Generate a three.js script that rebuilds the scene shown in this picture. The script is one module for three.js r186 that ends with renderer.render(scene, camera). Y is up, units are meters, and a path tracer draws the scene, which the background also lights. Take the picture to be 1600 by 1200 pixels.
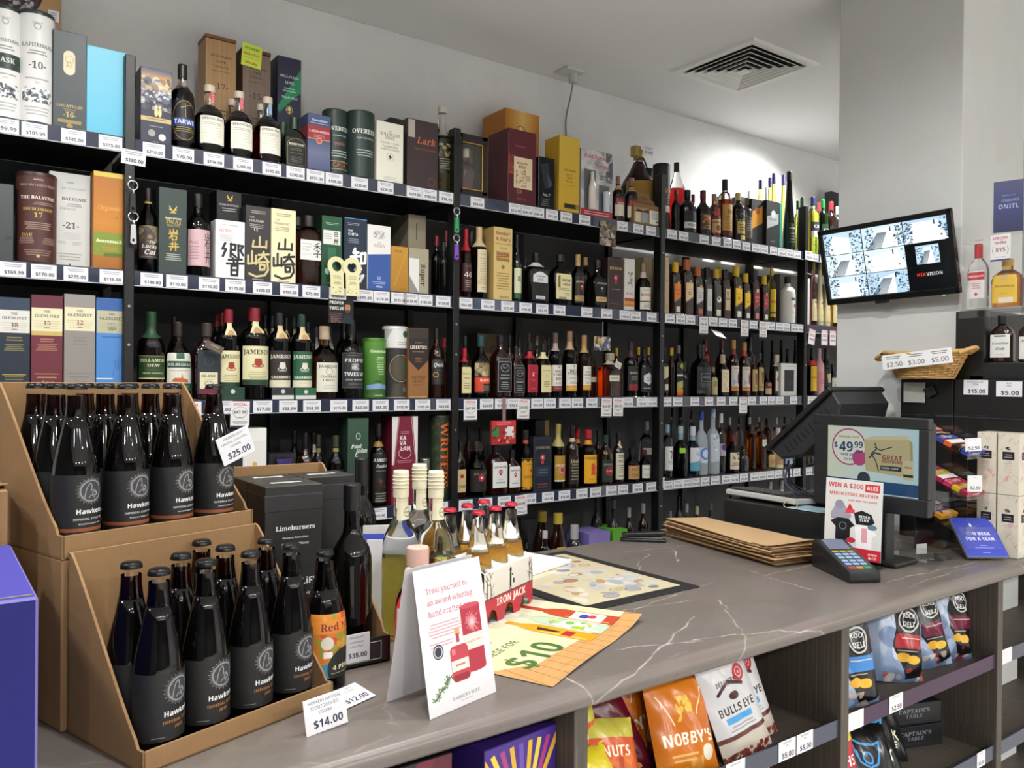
import * as THREE from 'three';
import { mergeGeometries, toCreasedNormals } from 'three/addons/utils/BufferGeometryUtils.js';
import { RoundedBoxGeometry } from 'three/addons/geometries/RoundedBoxGeometry.js';
import { RectAreaLightUniformsLib } from 'three/addons/lights/RectAreaLightUniformsLib.js';

// ---------------------------------------------------------------- camera, exposure, lights
const scene = new THREE.Scene();
scene.background = new THREE.Color(0x0b0b0c);
const EYE = 1.5, CEIL = 3.01;
const camera = new THREE.PerspectiveCamera(2 * Math.atan(600 / 1268.57) * 180 / Math.PI, 4 / 3, 0.05, 60);
camera.position.set(0, EYE, 2.75);
camera.rotation.set(-0.00464, -0.6287, 0.0088, 'YXZ');
const renderer = new THREE.WebGLRenderer({ antialias: true });
renderer.toneMapping = THREE.LinearToneMapping;
renderer.toneMappingExposure = 1.4;
renderer.shadowMap.enabled = true;
RectAreaLightUniformsLib.init();
// recessed ceiling downlights: [x, z, intensity]
const DOWNLIGHTS = [
  [-2.1, 1.0, 2], [-0.8, 1.0, 2.2], [0.6, 1.0, 2.8], [4.3, 0.16, 8],
  [-0.9, 1.8, 3], [0.4, 1.8, 4], [1.4, 1.9, 4],
  [-1.2, 5.2, 8], [0.2, 5.2, 8], [1.6, 5.2, 8], [2.6, 5.4, 6], [5.2, 3.8, 5],
  [-0.8, 8.4, 26], [1.2, 8.4, 26], [3.2, 8.4, 26], [5.2, 7.4, 20],
];
const WARM = new THREE.Color(1, 0.99, 0.965);
// ---------------------------------------------------------------- helpers
let seed = 7;
const rnd = () => { seed = (seed * 1664525 + 1013904223) >>> 0; return seed / 4294967296; };
const rr = (a, b) => a + (b - a) * rnd();
const names = new Map(), labels = new Map();
function numbered(n) { const k = names.get(n) || 0; names.set(n, k + 1); return k ? n + '_' + String(k).padStart(3, '0') : n; }
function tag(o, label, category, group, kind) {
  if (label) { if ((label.match(/[A-Za-z0-9][A-Za-z0-9'\u2019-]*/g) || []).length > 16) console.log('LONG', label); if (labels.has(label) && !group) console.log('DUP LABEL', label); labels.set(label, 1); o.userData.label = label; }
  if (category) o.userData.category = category;
  if (group) o.userData.group = group;
  if (kind) o.userData.kind = kind;
  return o;
}
function shade(o) { o.castShadow = o.receiveShadow = true; return o; }
function thing(name, label, category, [x, y, z] = [0, 0, 0], turn = 0, group) {
  const g = new THREE.Group(); g.name = numbered(name); g.position.set(x, y, z); g.rotation.y = turn;
  scene.add(g); return tag(g, label, category, group);
}
function part(name, geo, mat, parent, label) {
  if (typeof mat === 'number') mat = geo.userData.sheet.mat(mat);
  const m = shade(new THREE.Mesh(geo, mat)); m.name = parent ? name : numbered(name); (parent || scene).add(m);
  if (label) m.userData.label = label; return m;
}
function solo(name, geo, mat, label, category, pos, turn = 0, group) {
  const m = part(name, geo, mat); if (pos) m.position.set(...pos); m.rotation.y = turn; return tag(m, label, category, group);
}
function struct(name, geo, mat, parent) { const m = part(name, geo, mat, parent); if (!parent) m.userData.kind = 'structure'; return m; }
const lin = (c) => new THREE.Color(c);
const mats = new Map();
function M(color, rough = 0.6, o = {}) {
  const k = color + '|' + rough + '|' + JSON.stringify(o, (q, v) => (v && v.isTexture ? v.uuid : v));
  if (!mats.has(k)) {
    const phys = o.transmission || o.clearcoat || o.sheen;
    const m = new (phys ? THREE.MeshPhysicalMaterial : THREE.MeshStandardMaterial)({ color, roughness: rough, ...o });
    if (o.attenuationColor) m.attenuationColor = new THREE.Color(o.attenuationColor);
    mats.set(k, m);
  }
  return mats.get(k);
}
const glass = (col, dist, o = {}) => M('#ffffff', 0.02, { transmission: 1, thickness: 0.06, ior: 1.45, attenuationColor: col, attenuationDistance: dist, ...o });
const G = {
  clear: glass('#f2f7f4', 0.4), amber: glass('#b04a0a', 0.035), honey: glass('#e08a1c', 0.05), red: glass('#8a1206', 0.03), deep: glass('#5a1604', 0.02),
  olive: glass('#7d7a1c', 0.05), green: glass('#1d6a1a', 0.035), lime: glass('#b9cc3a', 0.08), yellow: glass('#e2c62a', 0.06), blue: glass('#8fb4d8', 0.09),
  wine: glass('#ebe07c', 0.1), lager: glass('#e0a030', 0.06), rose: glass('#d8545c', 0.05), frost: M('#cfd8e2', 0.45, { transmission: 0.55, thickness: 0.05, ior: 1.45 }),
  black: M('#060505', 0.04, { clearcoat: 0.15, clearcoatRoughness: 0.03, specularIntensity: 0.7 }), darkgreen: M('#08150c', 0.05, { clearcoat: 0.6 }), darkred: M('#1c0705', 0.05, { clearcoat: 0.6 }),
  brown: glass('#4a1d06', 0.02), white: M('#e4e3df', 0.25), smoke: M('#2b2b2d', 0.12, { clearcoat: 0.5 }), cream: M('#d9cda6', 0.4), pink: M('#cf9aa0', 0.35), darkamber: M('#200b04', 0.05, { clearcoat: 0.7 }),
  pane: M('#ffffff', 0.02, { transmission: 1, thickness: 0, ior: 1.49 }),
};
// ---------------------------------------------------------------- printed art, packed into a few canvases
const sheets = [];
function sheet() {
  const cv = document.createElement('canvas'); cv.width = cv.height = 2048;
  const c = cv.getContext('2d'); c.fillStyle = '#ffffff'; c.fillRect(0, 0, 2048, 2048);
  const t = new THREE.CanvasTexture(cv); t.colorSpace = THREE.SRGBColorSpace; t.magFilter = THREE.LinearFilter;
  const s = { cv, c, t, x: 16, y: 0, row: 16, mats: {} };
  s.mat = (rough) => s.mats[rough] || (s.mats[rough] = new THREE.MeshStandardMaterial({ map: t, vertexColors: true, roughness: rough }));
  sheets.push(s); return s;
}
function cell(w, h) {
  w = Math.min(2040, Math.ceil(w)); h = Math.min(2040, Math.ceil(h));
  for (const s of sheets) {                                   // rows of similar height
    if (s.x + w + 3 <= 2048 && s.y + h + 3 <= 2048 && h <= s.row * 1.02) { const r = [s, s.x + 1, s.y + 1, w, h]; s.x += w + 3; return r; }
  }
  for (const s of sheets) {
    if (s.y + s.row + h + 6 <= 2048) { s.y += s.row; s.row = h + 3; s.x = w + 3; return [s, 1, s.y + 1, w, h]; }
  }
  const s = sheet(); s.y = 16; s.row = h + 3; s.x = w + 3; return [s, 1, 17, w, h];
}
const FONT = { b: 'bold Wpx sans-serif', n: 'Wpx sans-serif', s: 'Wpx serif', S: 'bold Wpx serif', m: 'Wpx monospace', i: 'italic Wpx serif', I: 'italic bold Wpx serif' };
// chained description of a print: every length is a share of its width or height
class Art {
  constructor(bg) { this.bg = bg; this.ops = []; this.made = null; }
  v(f) { this.ops.push(f); return this; }
  t(s, y, wide, col, font = 'b', x = 0.5, tall = 0.2, rot = 0) {   // text centred at x, y, as wide as «wide», no taller than «tall» of the height
    return this.v((c, W, H) => {
      c.font = FONT[font].replace('W', '100'); const m = c.measureText(s).width / 100; const px = Math.max(2, Math.min(wide * (rot ? H : W) / m, tall * H * 1.3));
      c.font = FONT[font].replace('W', px.toFixed(2)); c.fillStyle = col; c.textAlign = 'center'; c.textBaseline = 'middle';
      c.save(); c.translate(x * W, y * H); if (rot) c.rotate(rot); c.scale(Math.min(1.25, wide * (rot ? H : W) / (m * px)), 1); c.fillText(s, 0, 0); c.restore();
    });
  }
  r(x, y, w, h, col) { return this.v((c, W, H) => { c.fillStyle = col; c.fillRect(x * W, y * H, w * W, h * H); }); }
  f(x, y, w, h, col, lw = 0.02) { return this.v((c, W, H) => { c.strokeStyle = col; c.lineWidth = lw * W; c.strokeRect(x * W, y * H, w * W, h * H); }); }
  l(y, n, wide, col, x = 0.5, gap = 0.03) {                         // small print too fine to read
    return this.v((c, W, H) => { c.fillStyle = col; c.globalAlpha = 0.75; for (let k = 0; k < n; k++) { const w = wide * W * (0.75 + 0.25 * Math.abs(Math.sin(k * 2.3 + y * 9))); c.fillRect(x * W - w / 2, (y + k * gap) * H, w, Math.max(0.6, gap * H * 0.42)); } c.globalAlpha = 1; });
  }
  c(x, y, r, col, ry) { return this.v((c, W, H) => { c.fillStyle = col; c.beginPath(); c.ellipse(x * W, y * H, r * W, ry ? ry * H : r * W, 0, 0, 7); c.fill(); }); }
  o(x, y, r, col, lw = 0.03, ry) { return this.v((c, W, H) => { c.strokeStyle = col; c.lineWidth = lw * W; c.beginPath(); c.ellipse(x * W, y * H, r * W, ry ? ry * H : r * W, 0, 0, 7); c.stroke(); }); }
  p(pts, col) { return this.v((c, W, H) => { c.fillStyle = col; c.beginPath(); pts.forEach(([x, y], i) => (i ? c.lineTo(x * W, y * H) : c.moveTo(x * W, y * H))); c.fill(); }); }
  q(pts, col, lw = 0.02) { return this.v((c, W, H) => { c.strokeStyle = col; c.lineWidth = lw * W; c.lineCap = c.lineJoin = 'round'; c.beginPath(); pts.forEach(([x, y], i) => (i ? c.lineTo(x * W, y * H) : c.moveTo(x * W, y * H))); c.stroke(); }); }
  k(strokes, x, y, w, h, col, lw = 0.08) {                          // brush characters from strokes in a unit square
    return this.v((c, W, H) => { c.strokeStyle = col; c.lineCap = c.lineJoin = 'round'; for (const st of strokes) { c.lineWidth = lw * w * W * (st.w || 1); c.beginPath(); st.forEach(([a, b], i) => (i ? c.lineTo((x + a * w) * W, (y + b * h) * H) : c.moveTo((x + a * w) * W, (y + b * h) * H))); c.stroke(); } });
  }
  z(n, cols, x0 = 0, y0 = 0, w = 1, h = 1, sz = 0.08) {             // scattered blotches
    return this.v((c, W, H) => { c.save(); c.beginPath(); c.rect(x0 * W, y0 * H, w * W, h * H); c.clip(); for (let k = 0; k < n; k++) { c.fillStyle = cols[(rnd() * cols.length) | 0]; c.globalAlpha = 0.7; c.beginPath(); c.ellipse((x0 + rnd() * w) * W, (y0 + rnd() * h) * H, sz * W * rr(0.3, 1), sz * W * rr(0.3, 1), rnd() * 3, 0, 7); c.fill(); } c.restore(); });
  }
  g(x, y, w, h, stops, horiz) { return this.v((c, W, H) => { const gr = horiz ? c.createLinearGradient(x * W, 0, (x + w) * W, 0) : c.createLinearGradient(0, y * H, 0, (y + h) * H); stops.forEach((s, i) => gr.addColorStop(i / (stops.length - 1), s)); c.fillStyle = gr; c.fillRect(x * W, y * H, w * W, h * H); }); }
  make(w, h) {
    if (this.made) return this.made;
    const [s, x, y, W, H] = cell(w, h), c = s.c;
    c.save(); c.beginPath(); c.rect(x - 1, y - 1, W + 2, H + 2); c.clip(); c.fillStyle = this.bg; c.fillRect(x - 1, y - 1, W + 2, H + 2); c.translate(x, y);
    for (const f of this.ops) f(c, W, H);
    c.restore();
    return (this.made = { s, u0: (x + 0.5) / 2048, u1: (x + W - 0.5) / 2048, v1: 1 - (y + 0.5) / 2048, v0: 1 - (y + H - 0.5) / 2048 });
  }
}
const A = (bg = '#ffffff') => new Art(bg);
sheet();
const WHITE = [8 / 2048, 1 - 8 / 2048];
const RES = 1050;                                             // print pixels per metre on the shelves
// ---------------------------------------------------------------- geometry
// chamfered box: x centred, y from 0, front at z = 0 going back to -d. faces: colours and prints
function boxGeo(w, h, d, b, o) {
  const P = [], N = [], U = [], Cc = [], hw = w / 2;
  const X = [-hw, -hw + b, hw - b, hw], Y = [0, b, h - b, h], Z = [-d, -d + b, -b, 0];
  const quad = (p, n, uv, col) => { const c = lin(col); for (const i of [0, 1, 2, 0, 2, 3]) { P.push(...p[i]); N.push(...n); U.push(...uv[i]); Cc.push(c.r, c.g, c.b); } };
  const W4 = [WHITE, WHITE, WHITE, WHITE];
  const art = (a) => (a ? [[a.u0, a.v0], [a.u1, a.v0], [a.u1, a.v1], [a.u0, a.v1]] : W4);
  const side = o.side || '#888888', f = o.front, res = o.res || RES;
  const fa = f && f.make(w * res, h * res), la = o.left && o.left.make(d * res, h * res), ta = o.top && o.top.make(w * res, d * res), ra = o.right && o.right.make(d * res, h * res);
  quad([[X[1], Y[1], 0], [X[2], Y[1], 0], [X[2], Y[2], 0], [X[1], Y[2], 0]], [0, 0, 1], art(fa), fa ? '#ffffff' : o.face || side);
  quad([[X[2], Y[1], -d], [X[1], Y[1], -d], [X[1], Y[2], -d], [X[2], Y[2], -d]], [0, 0, -1], W4, side);
  quad([[-hw, Y[1], Z[1]], [-hw, Y[1], Z[2]], [-hw, Y[2], Z[2]], [-hw, Y[2], Z[1]]], [-1, 0, 0], art(la), la ? '#ffffff' : side);
  quad([[hw, Y[1], Z[2]], [hw, Y[1], Z[1]], [hw, Y[2], Z[1]], [hw, Y[2], Z[2]]], [1, 0, 0], art(ra), ra ? '#ffffff' : side);
  quad([[X[1], h, Z[2]], [X[2], h, Z[2]], [X[2], h, Z[1]], [X[1], h, Z[1]]], [0, 1, 0], art(ta), ta ? '#ffffff' : o.topc || side);
  quad([[X[1], 0, Z[1]], [X[2], 0, Z[1]], [X[2], 0, Z[2]], [X[1], 0, Z[2]]], [0, -1, 0], W4, side);
  const ec = o.edge || side, s2 = Math.SQRT1_2;
  // edge chamfers
  for (const sx of [-1, 1]) for (const sz of [-1, 1]) {
    const xo = sx * hw, xi = sx * (hw - b), zo = sz > 0 ? 0 : -d, zi = sz > 0 ? -b : -d + b, p = [[xo, Y[1], zi], [xi, Y[1], zo], [xi, Y[2], zo], [xo, Y[2], zi]];
    quad(sx * sz > 0 ? [p[1], p[0], p[3], p[2]] : p, [sx * s2, 0, sz * s2], W4, ec);
  }
  for (const sy of [-1, 1]) for (const sz of [-1, 1]) {
    const yo = sy > 0 ? h : 0, yi = sy > 0 ? h - b : b, zo = sz > 0 ? 0 : -d, zi = sz > 0 ? -b : -d + b, p = [[X[1], yi, zo], [X[2], yi, zo], [X[2], yo, zi], [X[1], yo, zi]];
    quad(sy * sz > 0 ? p : [p[1], p[0], p[3], p[2]], [0, sy * s2, sz * s2], W4, ec);
  }
  for (const sx of [-1, 1]) for (const sy of [-1, 1]) {
    const xo = sx * hw, xi = sx * (hw - b), yo = sy > 0 ? h : 0, yi = sy > 0 ? h - b : b, p = [[xo, yi, Z[2]], [xo, yi, Z[1]], [xi, yo, Z[1]], [xi, yo, Z[2]]];
    quad(sx * sy > 0 ? p : [p[1], p[0], p[3], p[2]], [sx * s2, sy * s2, 0], W4, ec);
  }
  for (const sx of [-1, 1]) for (const sy of [-1, 1]) for (const sz of [-1, 1]) {
    const xo = sx * hw, xi = sx * (hw - b), yo = sy > 0 ? h : 0, yi = sy > 0 ? h - b : b, zo = sz > 0 ? 0 : -d, zi = sz > 0 ? -b : -d + b;
    let p = [[xo, yi, zi], [xi, yo, zi], [xi, yi, zo]]; if (sx * sy * sz < 0) p = [p[0], p[2], p[1]];
    const c = lin(ec), n = 0.577; for (const q of p) { P.push(...q); N.push(sx * n, sy * n, sz * n); U.push(...WHITE); Cc.push(c.r, c.g, c.b); }
  }
  const g = new THREE.BufferGeometry();
  g.setAttribute('position', new THREE.Float32BufferAttribute(P, 3)); g.setAttribute('normal', new THREE.Float32BufferAttribute(N, 3));
  g.setAttribute('uv', new THREE.Float32BufferAttribute(U, 2)); g.setAttribute('color', new THREE.Float32BufferAttribute(Cc, 3));
  g.userData.sheet = (fa || la || ta || ra) ? (fa || la || ta || ra).s : sheets[0]; return g;
}
// plain boxes for furniture: uv in metres on every face
function slab(w, h, d, r = 0.003) {
  const g = new RoundedBoxGeometry(w, h, d, 1, Math.min(r, w / 2.1, h / 2.1, d / 2.1)); const p = g.attributes.position, n = g.attributes.normal, u = g.attributes.uv;
  for (let i = 0; i < p.count; i++) { const ax = Math.abs(n.getX(i)), ay = Math.abs(n.getY(i)), az = Math.abs(n.getZ(i)); if (ax > ay && ax > az) u.setXY(i, p.getZ(i), p.getY(i)); else if (ay > az) u.setXY(i, p.getX(i), p.getZ(i)); else u.setXY(i, p.getX(i), p.getY(i)); }
  return g;
}
const at = (g, x, y, z, ry = 0, rx = 0, rz = 0) => { const m = new THREE.Matrix4().makeRotationFromEuler(new THREE.Euler(rx, ry, rz, 'YXZ')); m.setPosition(x, y, z); return g.applyMatrix4(m); };
const cyl = (r, h, seg = 20, r2 = r) => new THREE.CylinderGeometry(r2, r, h, seg);
function tube(pts, r, seg = 40, rs = 8, closed = false) { return new THREE.TubeGeometry(new THREE.CatmullRomCurve3(pts.map((p) => new THREE.Vector3(...p)), closed), seg, r, rs, closed); }
function lathe(pts, seg = 24) { return new THREE.LatheGeometry(pts.map(([r, y]) => new THREE.Vector2(r, y)), seg); }
// surface of revolution with a squarish section: profile of [radius, height], n = 2 round, larger = squarer
function ring(th, n) { const c = Math.cos(th), s = Math.sin(th), k = Math.pow(Math.pow(Math.abs(c), n) + Math.pow(Math.abs(s), n), -1 / n); return [s * k, c * k]; }
function skin(prof, n, sz, seg, a0 = -Math.PI, a1 = Math.PI, uvr, col) {
  const P = [], U = [], I = [], C = [], rows = prof.length, c = col && lin(col);
  for (let j = 0; j < rows; j++) for (let i = 0; i <= seg; i++) {
    const th = a0 + (a1 - a0) * i / seg, [r, y, nn] = prof[j], [x, z] = ring(th, nn || n); P.push(x * r, y, z * r * sz);
    const t = (y - prof[0][1]) / ((prof[rows - 1][1] - prof[0][1]) || 1);
    U.push(...(uvr ? [uvr.u0 + (uvr.u1 - uvr.u0) * i / seg, uvr.v0 + (uvr.v1 - uvr.v0) * t] : col ? WHITE : [i / seg, t])); if (uvr || c) C.push(c ? c.r : 1, c ? c.g : 1, c ? c.b : 1);
    if (j && i) { const q = seg + 1, a = (j - 1) * q + i - 1; I.push(a, a + 1, a + q, a + 1, a + q + 1, a + q); }
  }
  const g = new THREE.BufferGeometry(); g.setAttribute('position', new THREE.Float32BufferAttribute(P, 3)); g.setAttribute('uv', new THREE.Float32BufferAttribute(U, 2));
  if (C.length) g.setAttribute('color', new THREE.Float32BufferAttribute(C, 3)); g.setIndex(I); g.computeVertexNormals();
  if (a1 - a0 > 6.28) { const N = g.attributes.normal, q = seg + 1; for (let j = 0; j < rows; j++) { const a = j * q, b = a + seg, v = new THREE.Vector3().fromBufferAttribute(N, a).add(new THREE.Vector3().fromBufferAttribute(N, b)).normalize(); N.setXYZ(a, v.x, v.y, v.z); N.setXYZ(b, v.x, v.y, v.z); } }
  return g;
}
// bottle outlines: radius as a share of half the width, height as a share of the whole; «cap» is where the closure starts
const SHAPES = {
  std: { p: [[0, 0], [0.93, 0], [1, 0.02], [1, 0.58], [0.97, 0.63], [0.85, 0.68], [0.6, 0.725], [0.42, 0.76], [0.36, 0.8], [0.34, 0.93], [0, 0.93]], cap: 0.84, lab: [0.1, 0.52] },
  high: { p: [[0, 0], [0.93, 0], [1, 0.02], [1, 0.66], [0.96, 0.7], [0.78, 0.75], [0.5, 0.785], [0.38, 0.81], [0.35, 0.93], [0, 0.93]], cap: 0.85, lab: [0.12, 0.58] },
  dome: { p: [[0, 0], [0.94, 0], [1, 0.03], [1, 0.42], [0.97, 0.52], [0.86, 0.6], [0.66, 0.66], [0.42, 0.69], [0.33, 0.72], [0.31, 0.93], [0, 0.93]], cap: 0.86, lab: [0.12, 0.5] },
  wine: { p: [[0, 0], [0.94, 0], [1, 0.012], [1, 0.52], [0.97, 0.57], [0.86, 0.62], [0.62, 0.67], [0.44, 0.71], [0.39, 0.76], [0.37, 0.95], [0, 0.95]], cap: 0.8, lab: [0.1, 0.42] },
  beer: { p: [[0, 0], [0.9, 0], [1, 0.02], [1, 0.42], [0.985, 0.47], [0.92, 0.54], [0.78, 0.63], [0.6, 0.73], [0.47, 0.82], [0.42, 0.88], [0.41, 0.95], [0.44, 0.955], [0.42, 0.985], [0, 0.985]], cap: 0.966, lab: [0.08, 0.42] },
  slim: { p: [[0, 0], [0.94, 0], [1, 0.01], [1, 0.6], [0.95, 0.64], [0.8, 0.68], [0.55, 0.73], [0.45, 0.78], [0.42, 0.95], [0, 0.95]], cap: 0.86, lab: [0.12, 0.48] },
  squat: { p: [[0, 0], [0.95, 0], [1, 0.03], [1, 0.5], [0.95, 0.58], [0.75, 0.65], [0.45, 0.71], [0.36, 0.75], [0.34, 0.93], [0, 0.93]], cap: 0.82, lab: [0.12, 0.5] },
  cone: { p: [[0, 0], [0.95, 0], [1, 0.03], [0.96, 0.2], [0.75, 0.5], [0.5, 0.7], [0.36, 0.8], [0.33, 0.93], [0, 0.93]], cap: 0.84, lab: [0.1, 0.4] },
  flask: { p: [[0, 0], [0.9, 0], [1, 0.03], [1, 0.56], [0.9, 0.66], [0.6, 0.74], [0.36, 0.78], [0.32, 0.93], [0, 0.93]], cap: 0.82, lab: [0.14, 0.52] },
  jug: { p: [[0, 0], [0.93, 0], [1, 0.03], [1, 0.4], [0.94, 0.52], [0.72, 0.64], [0.45, 0.74], [0.3, 0.82], [0.2, 0.88], [0.18, 0.95], [0, 0.95]], cap: 0.88, lab: [0.1, 0.5] },
  taper: { p: [[0, 0], [0.94, 0], [1, 0.012], [0.98, 0.2], [0.8, 0.42], [0.58, 0.62], [0.44, 0.8], [0.38, 0.95], [0, 0.95]], cap: 0.88, lab: [0.06, 0.3] },
  cyl: { p: [[0, 0], [0.95, 0], [1, 0.02], [1, 0.72], [0.96, 0.765], [0.8, 0.8], [0.5, 0.825], [0.42, 0.85], [0.42, 0.95], [0, 0.95]], cap: 0.87, lab: [0.1, 0.62] },
};
const rAt = (p, y) => { for (let i = 1; i < p.length; i++) if (p[i][1] >= y && p[i][1] > p[i - 1][1]) { const t = (y - p[i - 1][1]) / (p[i][1] - p[i - 1][1]); return p[i - 1][0] + (p[i][0] - p[i - 1][0]) * Math.max(0, t); } return p[p.length - 2][0]; };
function cutProf(p, y0, y1, k = 1, add = 0) { const out = [[rAt(p, y0) * k + add, y0]]; for (const [r, y] of p) if (y > y0 + 1e-4 && y < y1 - 1e-4) out.push([r * k + add, y]); out.push([rAt(p, y1) * k + add, y1]); return out; }
// P = [x, y, z of the axis, width, height]
function bottle(P, shape, body, capCol, front, label, o = {}) {
  const [x, y, z, w, h] = P, S = SHAPES[shape], R = w / 2, seg = o.seg || 20, n = o.n || 2, sz = o.sz || 1, cap = o.cap ?? S.cap, nn = (yy) => 2 + (n - 2) * Math.max(0, Math.min(1, (0.78 - yy) * 6));
  const t = thing(o.name || 'spirit_bottle', label, o.cat || 'bottle', [x, y, z], o.turn || 0, o.group);
  const sc = (pr) => pr.map(([r, yy]) => [r * R, yy * h, nn(yy)]);
  const fill = o.fill;
  if (fill) {                                                     // a drink below, empty glass above
    part('bottle_body', skin(sc([[0, 0], ...cutProf(S.p, 0, fill), [0, fill]]), n, sz, seg), body, t);
    part('bottle_neck', skin(sc([...cutProf(S.p, fill, Math.min(0.93, S.p[S.p.length - 1][1]))]), n, sz, seg), o.neckMat || G.clear, t);
  } else part('bottle_body', skin(sc(S.p), n, sz, seg), body, t);
  const rc = (o.capR || (rAt(S.p, Math.min(0.92, cap + 0.02)) + 0.045)) * R, ch = (1 - cap) * h;
  const cg = o.crown ? crown(Math.min(rc, 0.0152), ch) : lathe([[rc * 0.99, 0], [rc, ch * 0.04], [rc, ch * 0.93], [rc * 0.93, ch], [0, ch]], o.seg ? 32 : 16);
  const cm = part('cap', at(cg, 0, cap * h, 0), typeof capCol === 'string' ? M(capCol, o.capRough ?? 0.35, o.capMetal ? { metalness: 0.8 } : {}) : capCol, t);
  if (o.neck) patch(t, S.p, o.neck[0], o.neck[1], o.neck[3] || Math.PI, o.neck[2], R, h, nn, sz, 'neck_label');
  if (front) { const lb = o.lab || S.lab; patch(t, S.p, lb[0], lb[1], o.a || 1.15, front, R, h, nn, sz, 'label', o.rough, o.res); }
  if (o.extra) for (const e of o.extra) patch(t, S.p, e[0], e[1], e[2], e[3], R, h, nn, sz, 'label', o.rough, o.res, e[4] || 0);
  return t;
}
function patch(t, prof, y0, y1, a, what, R, h, nn, sz, name, rough = 0.5, res = RES, turn = 0) {
  const pr = cutProf(prof, y0, y1, 1, 0).map(([r, y]) => [r * R + 0.0007, y * h, nn(y)]), art = typeof what === 'string' ? null : what.make(Math.min(2, a) * 2 * R * res, (y1 - y0) * h * res);
  const g = skin(pr, 2, sz, a > 3 ? 20 : 12, turn - a, turn + a, art, art ? null : what); return part(name, g, (art ? art.s : sheets[0]).mat(rough), t);
}
function crown(r, h) {                                            // crimped crown cap
  const g = lathe([[r * 1.02, 0], [r, h * 0.35], [r * 0.92, h * 0.8], [r * 0.75, h], [0, h * 1.03]], 42), p = g.attributes.position;
  for (let i = 0; i < p.count; i++) { const th = Math.atan2(p.getZ(i), p.getX(i)), k = p.getY(i) < h * 0.2 ? 1 + 0.07 * Math.cos(th * 21) : 1; p.setX(i, p.getX(i) * k); p.setZ(i, p.getZ(i) * k); }
  g.computeVertexNormals(); return g;
}
// P = [x, y, z of the front face, width, height]
function carton(P, front, side, label, o = {}) {
  const [x, y, z, w, h] = P, d = o.d || Math.min(0.1, w * 1.1), g = boxGeo(w, h, d, Math.min(0.0015, w * 0.1), { front, side, ...o });
  const m = g.userData.sheet.mat(o.rough ?? 0.42);
  if (!o.parts) return solo(o.name || 'whisky_box', g, m, label, o.cat || 'box', [x, y, z], o.turn || 0, o.group);
  const t = thing(o.name || 'whisky_box', label, o.cat || 'box', [x, y, z], o.turn || 0, o.group);
  part(o.body || 'box_body', g, m, t); o.parts(t, w, h, d); return t;
}
function canister(P, front, side, lid, label, o = {}) {
  const [x, y, z, w, h] = P, R = w / 2, t = thing(o.name || 'whisky_tube', label, 'tube', [x, y, z], o.turn || 0, o.group), a = front.make(Math.PI * R * RES, h * RES);
  part('tube_body', skin([[R, 0.004], [R, h - 0.006]], 2, 1, 24, 1.4, 2 * Math.PI - 1.4, null, side), sheets[0].mat(0.45), t);
  part('label', skin([[R, 0.004], [R, h - 0.006]], 2, 1, 20, -1.4, 1.4, a), a.s.mat(o.rough ?? 0.45), t);
  part('base_rim', lathe([[0, 0], [R * 1.01, 0], [R * 1.01, 0.006], [R, 0.006]], 28), M(o.rim || lid, 0.35, { metalness: 0.5 }), t);
  part('lid', at(lathe([[R * 1.012, 0], [R * 1.012, 0.01], [R * 0.96, 0.013], [R * 0.94, 0.011], [0, 0.011]], 28), 0, h - 0.012, 0), M(lid, 0.4, { metalness: 0.3 }), t);
  return t;
}
const ORD = ['first', 'second', 'third', 'fourth', 'fifth', 'sixth', 'seventh', 'eighth', 'ninth', 'tenth', 'eleventh', 'twelfth', 'thirteenth', 'fourteenth', 'fifteenth', 'sixteenth', 'seventeenth'];
function VENT(t) {
  const wm = M('#f6f6f4', 0.5), sq = (pts) => toCreasedNormals(at(new THREE.LatheGeometry(pts.map(([r, y]) => new THREE.Vector2(r * Math.SQRT2, y)), 4), 0, 0, 0, Math.PI / 4).toNonIndexed(), 0.3);
  t.position.set(3.179, CEIL, 0.245);
  part('frame', sq([[0.2, -0.004], [0.205, -0.012], [0.238, -0.012], [0.245, -0.003], [0.245, 0.0], [0.2, 0.0], [0.2, -0.004]]), wm, t);
  part('plenum', at(slab(0.4, 0.001, 0.4, 0.0001), 0, -0.0005, 0), M('#050505', 0.9), t);
  for (const [r, d] of [[0.196, 0.004], [0.162, 0.008], [0.128, 0.012], [0.094, 0.016], [0.06, 0.02]]) part('louvre', sq([[r - 0.026, -0.003 - d * 0.1], [r - 0.004, -0.019 - d * 0.3], [r, -0.019 - d * 0.3], [r - 0.022, -0.003 - d * 0.1], [r - 0.026, -0.003 - d * 0.1]]), wm, t);
  part('centre_cone', sq([[0, -0.03], [0.026, -0.026], [0.026, -0.022], [0, -0.012]]), wm, t);
}
// a white price card for a shelf edge
const priceArt = new Map();
function price(s, special) {
  const k = s + special; if (priceArt.has(k)) return priceArt.get(k);
  const a = special ? A('#dedcdc').t('SPECIAL', 0.12, 0.72, '#c23a4c', 'b').o(0.5, 0.42, 0.38, '#5d5560', 0.015, 0.2).t(s, 0.42, 0.66, '#23202c', 'b').l(0.63, 1, 0.5, '#555').l(0.77, 2, 0.85, '#444', 0.5, 0.05).r(0, 0.93, 1, 0.07, '#2a2a34')
    : A('#dcdce0').l(0.14, 2, 0.7, '#77788a', 0.5, 0.13).t(s, 0.7, 0.74, '#181a30', 'b', 0.54, 0.34);
  priceArt.set(k, a); return a;
}
const SHN = ['top', 'second', 'third', 'fourth', 'bottom'];
const tagN = new Map();
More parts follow.
